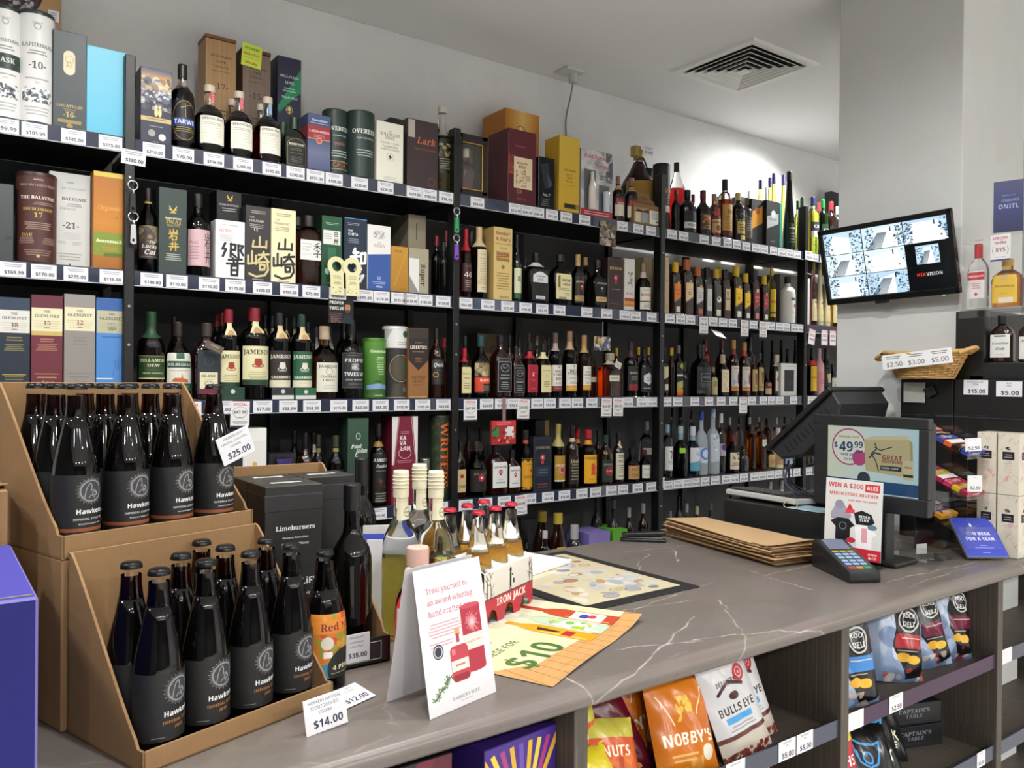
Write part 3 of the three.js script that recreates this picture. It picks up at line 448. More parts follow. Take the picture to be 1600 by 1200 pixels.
cn([1.236,2.242,-.08,.095,.245], A('#22332e').t('OVEREEM', 0.28, 0.72, '#eceee8', 'S').l(0.38, 1, 0.5, '#d8dcd6').t('SHERRY', 0.52, 0.34, '#d06a62', 'n').l(0.62, 3, 0.5, '#cfd4ce', 0.5, 0.04).r(0, 0.78, 1, 0.01, gold).t('CASK', 0.84, 0.4, '#c85a56', 'n').r(0, 0.9, 1, 0.01, gold), '#22332e', '#2c3c36', 'dark green tube with red lines beside blue box');
cn([1.325,2.242,-.055,.106,.25], over, '#22332e', '#2c3c36', 'dark green tube with plain white script');
bx([1.527,2.242,-.15,.054,.299], A('#1a1718'), '#141213', 'small black box behind cream box', { d: 0.06 });
bx([1.432,2.242,-.018,.113,.23], A('#e9e7d8').l(0.14, 1, 0.1, '#777').t('SULLIVANS', 0.2, 0.75, '#4a463e', 's').t('COVE', 0.26, 0.36, '#4a463e', 's').t('DOUBLE CASK', 0.34, 0.7, '#8a8474', 's', 0.5, 0.03).t('TASMANIA', 0.4, 0.6, '#6a665a', 's').t('Single Malt Whisky', 0.45, 0.7, '#5a564c', 'i').o(0.5, 0.57, 0.13, '#a8a494', 0.015).p([[0.5, 0.53], [0.58, 0.58], [0.52, 0.58], [0.52, 0.61], [0.48, 0.61], [0.48, 0.58], [0.42, 0.58]], '#2a2822').l(0.9, 2, 0.5, '#b8b4a4'), '#d9d6c6', 'cream box with small tree emblem', { d: 0.085 });
bx([1.574,2.242,-.018,.137,.265], A('#3a2c2e').r(0.02, 0.01, 0.22, 0.26, '#b4aaa2').t('Lark', 0.3, 0.62, '#d0653e', 'I', 0.6, 0.14).t('SINGLE MALT WHISKY', 0.42, 0.75, '#c46038', 's', 0.6, 0.04).o(0.8, 0.89, 0.12, '#7a4434', 0.02), '#2c2022', 'brown box with silver seal and orange script', { d: .062 });
bt([1.682,2.242,-.055,.072,.348], 'slim', G.olive, '#bfb9ae', A('#11100d').z(18, ['#9a8a44', '#1a1a14', '#c8b866'], 0.1, 0.1, 0.8, 0.4, 0.16).l(0.55, 5, 0.7, '#a8a070', 0.5, 0.07), 'slender clear bottle of pale gold spirit', { lab: [0.22, 0.6], fill: 0.66, cap: 0.93 });
tags(0, 1, [[.591, '$210.00'], [.68, '$70.00'], [.776, '$206.00'], [.872, '$200.00'], [.97, '$195.00'], [1.055, '$290.00'], [1.128, '$155.00'], [1.199, '$300.00'], [1.299, '$230.00'], [1.405, '$330.00'], [1.527, '$219.00'], [1.594, '$180.00'], [1.67, '$78.95']]);
{ const m = solo('price_tag', boxGeo(0.07, 0.045, 0.001, 0.0003, { front: price('$180.00', false), side: '#e8e8ea', res: 1150 }), 0.35, 'tilted price tag reading $180.00 hung in front of first black post', 'price tag', [.529,2.159,.01]); m.rotation.set(0.12, 0, -0.03); }
// ---- top shelf, middle bay
ctx(0, 2);
{
  const P = [1.811,2.242,-.018,.137,.252], [x, y, z, w, h] = P, d = 0.1, t = thing('window_box', suf('dark box with gold framed window showing a bottle'), 'box', [x, y, z]), bk = M('#1d1517', 0.45);
  part('box_body', mergeGeometries([at(slab(w, h, 0.004), 0, h / 2, -d + 0.002), at(slab(0.004, h, d), -w / 2 + 0.002, h / 2, -d / 2), at(slab(0.004, h, d), w / 2 - 0.002, h / 2, -d / 2), at(slab(w, 0.004, d), 0, h - 0.002, -d / 2), at(slab(w, 0.004, d), 0, 0.002, -d / 2), at(slab(w * 0.12, h, 0.003), -w * 0.44, h / 2, -0.0015), at(slab(w * 0.2, h, 0.003), w * 0.4, h / 2, -0.0015), at(slab(w, h * 0.14, 0.003), 0, h * 0.93, -0.0015), at(slab(w, h * 0.12, 0.003), 0, h * 0.06, -0.0015)]), bk, t);
  part('window_frame', mergeGeometries([at(slab(w * 0.7, 0.004, 0.004, 0.001), -w * 0.04, h * 0.86, 0.001), at(slab(w * 0.7, 0.004, 0.004, 0.001), -w * 0.04, h * 0.12, 0.001), at(slab(0.004, h * 0.74, 0.004, 0.001), w * 0.3, h * 0.49, 0.001)]), M('#c79a3c', 0.3, { metalness: 0.5 }), t);
  part('backing', at(slab(w * 0.8, h * 0.78, 0.002), 0, h * 0.49, -d + 0.006), M('#7a5a36', 0.5), t);
  part('seal', at(cyl(0.018, 0.002, 24), 0, h * 0.4, -0.03, 0, Math.PI / 2), M('#3c3c6a', 0.4), t);
  part('window', at(slab(w * 0.7, h * 0.74, 0.0008, 0.0002), -w * 0.04, h * 0.49, -0.003), G.pane, t);
  bottle([x - 0.004, y + 0.006, z - 0.055, w * 0.55, h * 0.8], 'squat', G.honey, '#c8c0b0', null, suf('faceted clear bottle seen through the gold framed window'), { n: 3 });
}
bx([2.191,2.242,-.2,.191,.472], A('#dd9a2c').g(0, 0, 1, 1, ['#c07818', '#e8c074', '#c27c1e'], true).c(0.45, 0.2, 0.15, '#7a5a34').c(0.45, 0.2, 0.13, '#e6b45a').p([[0.36, 0.24], [0.45, 0.14], [0.54, 0.24]], '#efe6d4'), '#c47a14', 'large orange yellow carton behind maroon box', { d: .179 });
bx([2.057,2.242,-.018,.149,.317], A('#551726').g(0, 0, 1, 1, ['#5e1a2a', '#4c1422']).t('WILD TURKEY', 0.22, 0.4, '#b0764e', 'S', 0.45, 0.04).z(26, ['#8a3a2c', '#a4512f', '#6a2428'], 0, 0.3, 0.22, 0.3, 0.1).r(0.2, 0.36, 0.66, 0.42, '#e2cfac').t("MASTER'S", 0.44, 0.42, '#3a2a22', 'S').t('KEEP', 0.49, 0.28, '#3a2a22', 'S').z(60, ['#b89a70', '#8a6a48', '#cdb48a'], 0.26, 0.52, 0.4, 0.24, 0.04).l(0.6, 3, 0.2, '#7a6248', 0.7, 0.025).z(12, ['#a8663a'], 0.3, 0.8, 0.2, 0.05, 0.06).t('REVIVAL', 0.92, 0.35, '#b0764e', 's', 0.5, 0.03), '#4e1523', 'maroon gift box with cream deer label', { d: .148 });
bx([2.189,2.242,-.018,.088,.225], A('#17181b').p([[0.1, 0.15], [0.6, 0.1], [0.75, 0.5], [0.4, 0.62]], '#2f353c').p([[0.55, 0.3], [0.9, 0.5], [0.6, 0.6]], '#464e58').r(0.08, 0.62, 0.72, 0.34, '#101012').t('No.7', 0.72, 0.5, '#b8bcc0', 'S').l(0.8, 4, 0.55, '#8a8e92', 0.44, 0.04), '#141416', 'black glossy box with clear window panel', { d: 0.08, rough: 0.2 });
bx([2.318,2.242,-.018,.118,.338], A('#d8b43c').g(0, 0, 1, 1, ['#dcba44', '#c9a32e']).t('Jack Daniels', 0.44, 0.6, '#4a3c14', 'I', 0.52).t('No. 27', 0.5, 0.3, '#4a3c14', 'S').t('GOLD', 0.54, 0.26, '#4a3c14', 'b').l(0.58, 1, 0.4, '#7a6828').t('TENNESSEE WHISKEY', 0.64, 0.45, '#4a3c14', 's', 0.52, 0.03).r(0.25, 0.88, 0.75, 0.06, '#2a2418').c(0.9, 0.91, 0.09, '#8a7838'), '#caa434', 'tall golden yellow box', { d: .104 });
{
  const P = [2.481,2.242,-.018,.194,.305], [x, y, z, w, h] = P, d = 0.09, a = A('#b8b8ba').z(40, ['#c8c8ca', '#a4a6aa', '#8e9094', '#dcdcde'], 0, 0, 1, 0.88, 0.2).z(14, ['#3a3e46', '#555a62'], 0.78, 0, 0.22, 0.45, 0.12).t('Cold Presso', 0.1, 0.72, '#b8343e', 'S', 0.46, 0.1).t('Martini', 0.22, 0.42, '#b8343e', 'S', 0.66, 0.1).r(0.1, 0.3, 0.36, 0.6, '#5d6066').r(0.56, 0.5, 0.34, 0.42, '#5d6066').l(0.36, 2, 0.3, '#555', 0.72, 0.04).r(0, 0.89, 1, 0.11, '#b22438').l(0.915, 2, 0.8, '#f0e4e4', 0.5, 0.035);
  const t = thing('gift_pack', suf('grey marbled cocktail gift pack with red base strip'), 'box', [x, y, z]), g = boxGeo(w, h, d, 0.0015, { front: a, side: '#a9aaae' }); part('box_body', g, g.userData.sheet.mat(0.35), t);
  part('bottle', at(lathe([[0, 0], [0.017, 0], [0.017, 0.1], [0.008, 0.14], [0.008, 0.17], [0, 0.17]], 18), -w * 0.22, 0.03, 0.016), M('#d8cfc8', 0.15), t); part('glass', at(lathe([[0, 0], [0.014, 0], [0.016, 0.09], [0, 0.09]], 18), w * 0.23, 0.03, 0.015), M('#c6ccd2', 0.1), t);
}
const batu = A('#e0d8c4').r(0, 0, 1, 0.3, '#2a1c1c').t('BATU', 0.2, 0.8, '#d24a4a', 'b').r(0, 0.3, 1, 0.12, '#a5303a').t('ROBUST', 0.36, 0.6, '#e8d8d0', 'b', 0.5, 0.08).q([[0.2, 1], [0.35, 0.5]], '#c2b698', 0.03).q([[0.5, 1], [0.5, 0.5]], '#c2b698', 0.03).q([[0.8, 1], [0.65, 0.5]], '#c2b698', 0.03);
const stub = { lab: [0.14, 0.56], cap: 0.82, a: 1.3, extra: [[0.7, 0.8, 1.4, A('#c8a868').l(0.3, 2, 0.8, '#6a4a2a', 0.5, 0.3)]] };
bt([2.647,2.242,-.055,.057,.221], 'std', G.black, '#8a5a58', batu, 'small black bottle with cream fan label, nearest gift pack', stub);
bt([2.732,2.242,-.055,.064,.227], 'std', G.black, '#8a5a58', batu, 'small black bottle with cream fan label, beside kraft carrier', stub);
{
  const P = [2.972,2.242,-.25,.217,.443], [x, y, z, w, h] = P, t = bottle([x, y, z, w, h], 'jug', G.red, '#b89a4a', null, suf('huge red demijohn bottle with paper flap and neck tag'), { seg: 32, name: 'demijohn', fill: 0.86 });
  part('handle', tube([[-w * 0.42, h * 0.6, 0.02], [-w * 0.25, h * 0.82, 0.03], [0, h * 0.9, 0.03], [w * 0.2, h * 0.8, 0.02]], 0.004), M('#22262c', 0.4), t);
  const f = new THREE.CylinderGeometry(w * 0.56, w * 0.56, h * 0.34, 14, 1, true, -1.3, 1.3); part('paper_flap', at(f, 0, h * 0.42, 0.0), M('#b3883a', 0.7, { side: 2 }), t);
  const g = boxGeo(0.07, 0.045, 0.001, 0.0003, { front: price('$130.00', false), side: '#dfdcc8' }); part('neck_tag', at(g, 0.02, h * 0.93, 0.05), g.userData.sheet.mat(0.4), t);
  part('stopper', at(slab(0.04, 0.055, 0.04, 0.004), -0.02, h * 0.98, 0), M('#b49a52', 0.6), t);
}
cn([3.022,2.242,-.24,.079,.349], A('#151515'), '#151515', '#1c1c1c', 'slim black canister behind kraft carrier');
cn([2.984,2.242,-.1,.086,.339], A('#171717').z(14, [gold, '#2a2620'], 0.4, 0.3, 0.4, 0.15, 0.1).l(0.45, 6, 0.5, '#8a8478', 0.5, 0.04).r(0.2, 0.62, 0.6, 0.1, '#cfc6a8'), '#141414', '#1c1c1c', 'black canister with small gold print beside post');
{
  const P = [2.807,2.242,-.012,.194,.14], [x, y, z, w, h] = P, d = 0.11, t = thing('bottle_carrier', suf('kraft cardboard bottle carrier with handle slot'), 'box', [x, y, z]);
  const km = kraftM; part('carton', at(slab(w, h * 0.72, d, 0.001), 0, h * 0.36, -d / 2), km, t);
  const r = new THREE.Shape(); r.moveTo(-w / 2, 0); r.lineTo(w / 2, 0); r.lineTo(w * 0.34, h * 0.2); r.lineTo(w * 0.3, h * 0.5); r.lineTo(-w * 0.3, h * 0.5); r.lineTo(-w * 0.34, h * 0.2); r.closePath(); const hole = new THREE.Path(); hole.absellipse(0, h * 0.3, w * 0.16, h * 0.06, 0, 6.283); r.holes.push(hole);
  part('handle_panel', at(new THREE.ExtrudeGeometry(r, { depth: 0.003, bevelEnabled: false }), 0, h * 0.72, -d / 2), km, t);
  for (const s of [-1, 1]) part('roof_flap', at(slab(w, 0.0025, d * 0.56, 0.0005), 0, h * 0.82, -d / 2 + s * d * 0.25, 0, s * 0.75), km, t);
  const g = boxGeo(w * 0.42, h * 0.46, 0.001, 0.0002, { front: A('#e6e6e2').l(0.12, 7, 0.7, '#6a6a6a', 0.5, 0.08).z(30, ['#333'], 0.5, 0.74, 0.4, 0.14, 0.04), side: '#ddd' }); part('label', at(g, w * 0.24, 0.012, 0.001), g.userData.sheet.mat(0.5), t);
  const g2 = boxGeo(w * 0.5, h * 0.5, 0.001, 0.0002, { front: A('#b08a58').r(0.1, 0.3, 0.35, 0.7, '#d8cdb8').r(0.55, 0.25, 0.35, 0.75, '#8fa3b0').p([[0, 0.3], [0.3, 0.1], [0.6, 0.22], [1, 0.05], [1, 0.3]], '#3a3630'), side: '#b08a58' }); part('print', at(g2, -w * 0.25, 0.012, 0.001), g2.userData.sheet.mat(0.6), t);
}
tags(0, 2, [[1.818, '$95.00'], [2.008, '$232.00'], [2.068, '$240.00'], [2.129, '$340.00'], [2.205, '$92.00'], [2.286, '$170.00'], [2.393, '$33.00'], [2.624, '$63.00'], [2.727, '$62.00'], [2.81, '$130.00']]);
const wob = solo('promo_card', boxGeo(0.1, 0.11, 0.0008, 0.0002, { front: A('#4a4038').z(60, ['#c8b090', '#2a2420', '#e0d8c8', '#8a6a4a', '#6a7078'], 0, 0, 1, 1, 0.16), side: '#555' }), 0.3, 'small photo card hanging under top shelf edge, middle bay', 'card', [2.529,2.116,.004]); wob.rotation.z = -0.03;
// ---- top shelf, right bay
ctx(0, 3);
bt([3.225,2.242,-.22,.135,.415], 'jug', G.rose, '#1a1a1a', null, 'large pink red jug bottle with handle', { seg: 28, name: 'demijohn', fill: 0.66 });
bt([3.057,2.242,-.07,.045,.218], 'std', G.deep, '#2a1a14', null, 'narrow dark bottle beside black canister');
bt([3.125,2.242,-.055,.087,.224], 'std', G.black, '#0e0e0e', A('#101010').r(0, 0.0, 1, 0.5, '#1a1a1a').r(0, 0.52, 1, 0.3, '#d8d8d4').t('POGUES', 0.67, 0.7, '#1a1a1a', 'S'), 'broad black bottle with white lower band', { lab: [0.04, 0.5] });
bt([3.275,2.242,-.15,.047,.242], 'std', G.darkred, '#6a1420', null, 'dark bottle with maroon cap behind broad black bottle');
bt([3.243,2.242,-.055,.079,.24], 'squat', G.deep, '#6a141e', A('#4a3018').z(16, ['#a04a2c', '#d09a5a', '#2a1a10'], 0, 0, 1, 0.6, 0.2).l(0.7, 3, 0.7, '#c8a878', 0.5, 0.09), 'rounded rum bottle with maroon cap', { lab: [0.14, 0.46] });
bt([3.329,2.242,-.055,.067,.235], 'std', G.amber, '#8a8078', A('#caa46a').r(0, 0, 1, 0.2, '#5a2a18').t('PAMPERO', 0.4, 0.9, '#3a1a10', 'b').c(0.5, 0.7, 0.2, '#7a3a20'), 'amber rum bottle with tan label and grey cap', { lab: [0.12, 0.5] });
bt([3.478,2.242,-.15,.062,.258], 'std', G.amber, '#9a9288', null, 'amber bottle half hidden behind tan label');
bt([3.413,2.242,-.055,.077,.323], 'high', G.amber, '#101010', A('#c79a52').t('III', 0.24, 0.4, '#4a2a10', 'S').l(0.4, 6, 0.7, '#8a5a28', 0.5, 0.07).r(0, 0.85, 1, 0.15, '#5a1a14'), 'tall orange amber bottle with long black cap', { lab: [0.08, 0.58], fill: 0.66, cap: 0.82 });
bt([3.52,2.242,-.055,.075,.266], 'high', G.black, '#c8b070', A('#141214').z(50, ['#d8d4cc', '#1a1a1a'], 0, 0, 1, 0.4, 0.07).r(0.1, 0.4, 0.8, 0.4, '#c8ae66').l(0.5, 3, 0.6, '#4a3a1a', 0.5, 0.08).r(0.3, 0.85, 0.6, 0.15, '#d8c888'), 'black chequered bottle with gold label', { lab: [0.05, 0.66] });
bt([3.594,2.242,-.055,.059,.252], 'high', G.smoke, '#5a5450', A('#6a6460').l(0.2, 5, 0.8, '#b8b2a8', 0.5, 0.1), 'grey bottle half hidden behind yellow diamond box', {});
bx([3.757,2.242,-.2,.09,.305], A('#232327').r(0.3, 0.1, 0.7, 0.9, '#6a1a22'), '#232327', 'black and red box at the back', { d: 0.1 });
bx([3.654,2.242,-.03,.099,.248], A('#222326').p([[0.05, 0.28], [0.95, 0.12], [0.95, 0.5], [0.05, 0.66]], '#dd9a20').c(0.5, 0.25, 0.2, '#b85a1a').p([[0.1, 0.9], [0.9, 0.6], [0.9, 0.62], [0.1, 0.93]], '#3a3a3a'), '#1c1c1f', 'black box with yellow diamond panel', { d: .029 });
bx([3.764,2.242,-.012,.113,.251], A('#232427').p([[0.05, 0.35], [0.95, 0.25], [0.95, 0.48], [0.05, 0.62]], '#a9adb2').c(0.55, 0.28, 0.18, '#c8ccd0').t('Reserve', 0.4, 0.6, '#44484e', 'I').t('RARE', 0.88, 0.4, '#9a9a9a', 's', 0.5, 0.04), '#1a1b1d', 'black box with silver diamond panel', { d: .029 });
[[3.954,2.242,-.24,.052,.438], [4.125,2.242,-.3,.054,.49], [4.08,2.242,-.24,.053,.497], [4.257,2.242,-.3,.055,.528]].forEach((P, i) => bt(P, 'taper', G.yellow, '#2a2458', null, 'tall yellow liqueur bottle with purple cap, ' + ORD[i] + ' of four'));
bx([3.847,2.242,-.02,.026,.251], A('#2a8a7a'), '#23786a', 'thin teal box beside tall black bottle', { d: 0.07 });
bt([3.968,2.242,-.055,.072,.452], 'taper', G.black, '#141414', A('#141414').t('GALLIANO', 0.2, 0.8, '#d0ccc0', 'b').l(0.4, 4, 0.7, '#9a968a', 0.5, 0.12), 'very tall tapering black bottle', { lab: [0.05, 0.34], a: 1.1 });
bt([4.102,2.242,-.09,.052,.312], 'std', G.lime, '#3a5a3a', A('#a8b88a').l(0.2, 5, 0.7, '#4a5a3a', 0.5, 0.12), 'small green liqueur bottle beside post');
bt([4.299,2.242,-.2,.054,.373], 'std', G.clear, '#1e2450', A('#b8c8b0').l(0.3, 4, 0.7, '#4a6a4a', 0.5, 0.12), 'clear bottle with navy cap at the back');
bt([4.073,2.242,-.04,.044,.321], 'wine', G.green, '#3c5a44', null, 'green bottle against last post');
tags(0, 3, [[2.957, '$105.00'], [3.039, '$55.00'], [3.189, '$60.00'], [3.282, '$52.00'], [3.372, '$64.00'], [3.446, '$50.00'], [3.522, '$58.00'], [3.602, '$78.00'], [3.673, '$72.00'], [3.756, '$66.00'], [3.83, '$44.00'], [3.9, '$36.00'], [3.97, '$39.00']]);
// ---- top shelf, far right bay
ctx(0, 4);
const cinz = (b) => A(b).t('CIN', 0.5, 0.85, '#d8e0e0', 'b');
bt([4.194,2.242,-.055,.071,.34], 'high', G.lime, '#1e2450', A('#2a3040').t('CIN', 0.3, 0.8, '#e6e6e6', 'b').r(0, 0.6, 1, 0.4, '#d8dcd0'), 'pale green vermouth bottle with navy cap', { lab: [0.3, 0.56] });
bt([4.296,2.242,-.055,.064,.338], 'high', G.green, '#1a6a2c', A('#1a3a24').t('CIN', 0.4, 0.8, '#e6e6e6', 'b'), 'green vermouth bottle with bright green cap', { lab: [0.3, 0.56] });
bt([4.38,2.242,-.055,.065,.337], 'high', G.darkred, '#b8242c', A('#1a1416').t('CIN', 0.4, 0.8, '#e6e6e6', 'b'), 'dark vermouth bottle with red cap', { lab: [0.3, 0.56] });
bt([4.477,2.242,-.2,.047,.372], 'high', G.rose, '#b02838', null, 'rear vermouth bottle with red cap');
bt([4.447,2.242,-.055,.054,.318], 'high', G.clear, '#e6e6e4', null, 'vermouth bottle with white cap beside column');
bx([4.843,2.242,-.3,.16,.502], A('#26262a'), '#26262a', 'dark upright panel box against wall', { d: 0.05 });
tags(0, 4, [[4.14, '$12.00'], [4.222, '$14.00']]);
{ const m = solo('price_tag', boxGeo(0.066, 0.05, 0.001, 0.0003, { front: price('$18.00', false), side: '#e8e8ea' }), 0.35, 'price tag reading $18.00 hung over the last black post', 'price tag', [4.061,2.196,.012]); }
// ================================================================ second shelf
ctx(1, 0);
bx([.184,1.831,-.018,.061,.225], A('#3c4042').g(0, 0, 1, 1, ['#44484a', '#33383a']).t('IN', 0.7, 0.3, '#16181a', 'b', 0.8, 0.1), '#303436', 'dark grey box with black lettering', { d: 0.09 });
cn([.275,1.831,-.055,.107,.269], A('#4a2a26').l(0.06, 1, 0.2, '#c8b0a0').t('SINGLE MALT SCOTCH WHISKY', 0.13, 0.7, '#c9b8a6', 's', 0.5, 0.035).t('THE BALVENIE', 0.27, 0.66, '#e6dcc8', 'S', 0.5, 0.06).l(0.32, 2, 0.4, '#b8a08c', 0.6, 0.02).t('DOUBLEWOOD', 0.4, 0.55, gold, 'S', 0.5, 0.05).t('17', 0.47, 0.16, gold, 'S', 0.5, 0.06).l(0.55, 4, 0.5, '#b8a494', 0.5, 0.022).t('OAK', 0.69, 0.3, gold, 'S', 0.3, 0.035).l(0.72, 4, 0.3, '#b09a8a', 0.28, 0.02).l(0.72, 4, 0.3, '#b09a8a', 0.72, 0.02).l(0.86, 3, 0.5, '#a08a7a', 0.5, 0.025).c(0.5, 0.93, 0.03, gold), '#452622', '#3c221e', 'brown whisky tube with cream and gold lettering', { rim: '#5a322c' });
bx([.364,1.831,-.05,.112,.288], A('#c2c1bd').g(0, 0, 1, 0.3, ['#a8a8a6', '#c8c7c3']).l(0.09, 1, 0.2, '#777').t('MALT SCOTCH WHISKY', 0.16, 0.6, '#6a6a6a', 's', 0.58, 0.03).t('BALVENIE', 0.27, 0.62, '#2e3338', 'S', 0.6, 0.06).l(0.32, 2, 0.4, '#666', 0.6, 0.02).t('PORTWOOD', 0.38, 0.4, '#6e6e6e', 's', 0.45, 0.03).t('-21-', 0.55, 0.42, '#33363a', 'S', 0.52, 0.07).l(0.63, 4, 0.45, '#a4a4a0', 0.55, 0.02).z(14, ['#aeaeaa'], 0.2, 0.72, 0.6, 0.05, 0.08).l(0.85, 3, 0.6, '#8a8a86', 0.5, 0.03).c(0.5, 0.97, 0.03, '#4a4e54'), '#b5b4b0', 'silver box with small dark 21', { d: 0.09 });
bx([.466,1.831,-.018,.088,.301], A('#b2701e').r(0, 0, 1, 0.05, '#c8b44a').g(0, 0.05, 1, 0.95, ['#a8661a', '#c07c24', '#9a5c16']).t('Organic', 0.37, 0.75, '#d8a050', 'i').c(0.75, 0.46, 0.05, '#8a7a1e').r(0, 0.62, 1, 0.24, '#7a8a2e').t('Benromach', 0.71, 0.85, '#e8ecd8', 'I', 0.5, 0.1).l(0.77, 2, 0.6, '#c87a2a', 0.55, 0.025).r(0.34, 0.83, 0.6, 0.04, '#5a6a1c'), '#94581a', 'orange copper box with green label band', { d: 0.09, topc: '#c8b44a' });
tags(1, 0, [[.212, '$169.99'], [.29, '$170.00'], [.374, '$275.00'], [.471, '$115.00']]);
ctx(1, 1);
bt([.586,1.831,-.055,.062,.275], 'std', G.deep, '#171512', A('#5a4a3c').g(0, 0, 1, 1, ['#7a6a54', '#4a3c38', '#3a3034']).z(24, ['#8a7a60', '#3a3230', '#a08c6c'], 0, 0, 1, 0.5, 0.2).t('The', 0.5, 0.3, '#e6e2d8', 'I', 0.6).t('Lucky', 0.63, 0.7, '#ece8de', 'I').t('Cat', 0.8, 0.5, '#ece8de', 'I').l(0.93, 1, 0.8, '#b8b0a0'), 'whisky bottle with brown painted label', { lab: [0.17, 0.55], neck: [0.82, 0.87, '#b89a50'] });
bx([.654,1.831,-.018,.086,.279], A('#2c3a36').c(0.5, 0.26, 0.12, '#2c3a36').k([[[0.1, 0.1], [0.3, 0.6], [0.1, 0.5]], [[0.9, 0.1], [0.7, 0.6], [0.9, 0.5]], [[0.2, 0.3], [0.5, 0.8], [0.8, 0.3]], [[0.2, 0.9], [0.8, 0.9]]], 0.34, 0.2, 0.32, 0.09, gold, 0.14).t('MARS WHISKY', 0.345, 0.6, '#e2dcc8', 'b', 0.52, 0.025).t('IWAI', 0.39, 0.56, gold, 'S', 0.52, 0.07).t('TRADITION', 0.435, 0.5, gold, 's', 0.52, 0.03).k(K.iwa, 0.34, 0.47, 0.36, 0.13, gold, 0.13).k(K.i, 0.36, 0.62, 0.36, 0.1, gold, 0.13).l(0.76, 4, 0.6, '#d8d6cc', 0.52, 0.022), '#26322e', 'dark green box with gold brush characters', { d: 0.08 });
bt([.741,1.831,-.055,.075,.279], 'std', G.black, '#1b1a1a', A('#cba9ae').k(K.iwa, 0.64, 0.08, 0.3, 0.42, '#1a1416', 0.1).k(K.i, 0.66, 0.54, 0.3, 0.36, '#1a1416', 0.1).t('IWAI', 0.36, 0.36, '#7a5a60', 's', 0.22).l(0.46, 5, 0.4, '#a07a80', 0.24, 0.08), 'dark whisky bottle with pale pink label', { lab: [0.13, 0.56], neck: [0.84, 0.885, '#b8964a'] });
bx([.845,1.831,-.06,.084,.305], A('#141517').k([[[0.1, 0.1], [0.3, 0.6], [0.1, 0.5]], [[0.9, 0.1], [0.7, 0.6], [0.9, 0.5]], [[0.2, 0.3], [0.5, 0.8], [0.8, 0.3]], [[0.2, 0.9], [0.8, 0.9]]], 0.4, 0.04, 0.26, 0.07, gold, 0.15).t('MARS MALTAGE', 0.155, 0.8, '#d8d8d4', 's', 0.5, 0.03).l(0.19, 2, 0.6, '#c8c8c4', 0.5, 0.025), '#101113', 'black box with gold emblem', { d: 0.09, rough: 0.2 });
bx([.837,1.831,-.018,.098,.197], A('#dedfe0').l(0.07, 1, 0.6, '#999').t('HIBIKI', 0.17, 0.46, '#c07a50', 's', 0.35, 0.06).l(0.25, 4, 0.5, '#a8a8a8', 0.36, 0.03).k(K.kyo, 0.2, 0.38, 0.78, 0.56, '#15161a', 0.1), '#c9cacc', 'white box with large black brush character', { d: .059 });
const yam = (bg, f, g) => A(bg).l(0.06, 2, 0.7, f, 0.5, 0.025).t('THE', 0.15, 0.2, f, 's', 0.25, 0.03).t('YAMAZAKI', 0.2, 0.62, f, 'S', 0.43, 0.05).l(0.24, 3, 0.6, f, 0.44, 0.022).k(K.yama, 0.24, 0.4, 0.66, 0.16, g, 0.12).k(K.zaki, 0.08, 0.6, 0.88, 0.34, g, 0.1).l(0.97, 1, 0.5, f);
bx([.931,1.831,-.018,.086,.258], yam('#2e2b2d', '#c8c4b8', '#cbbd86').t('12', 0.315, 0.2, '#d8d4c8', 'S', 0.4, 0.04), '#262325', 'charcoal box with gold brush characters', { d: 0.08 });
bx([1.021,1.831,-.018,.089,.259], yam('#e6deb6', '#7a7254', '#201d1e'), '#d6cda4', 'cream box with black brush characters', { d: 0.08 });
bt([1.126,1.831,-.055,.09,.255], 'cyl', G.honey, '#1b1b1c', A('#dfe0de').t('SUNTORY', 0.2, 0.46, '#8a8a88', 's', 0.3).t('WHISKY', 0.34, 0.4, '#8a8a88', 's', 0.28).t('TOKI', 0.5, 0.3, '#c08a60', 's', 0.22).l(0.65, 2, 0.4, '#b8b8b6', 0.28, 0.08).k(K.ki, 0.56, 0.12, 0.4, 0.74, '#17181a', 0.09), 'square amber whisky bottle with white label', { n: 7, sz: 0.72, a: 0.78, lab: [0.36, 0.64], cap: 0.84 });
bt([1.125,1.831,-.16,.071,.268], 'cyl', G.honey, '#2a2a2b', null, 'rear square whisky bottle with black cap', { n: 7, sz: 0.72 });
bx([1.201,1.831,-.018,.079,.258], A('#1b4a2e').g(0, 0, 1, 1, ['#1e5234', '#17402a']).l(0.09, 2, 0.7, '#d0dcd0', 0.5, 0.02).r(0.06, 0.2, 0.86, 0.2, '#dcddd8').l(0.25, 3, 0.4, '#999', 0.3, 0.03).k(K.haku, 0.6, 0.21, 0.2, 0.07, '#222', 0.14).k(K.shu, 0.6, 0.31, 0.22, 0.08, '#222', 0.14).r(0.3, 0.44, 0.4, 0.3, '#2c6a48').c(0.3, 0.78, 0.16, '#9cc0a8').l(0.94, 1, 0.5, '#8ab09a'), '#143522', 'green box with small white label', { d: .089, left: A('#0f2418').r(0.3, 0.2, 0.4, 0.5, '#c8cca8') });
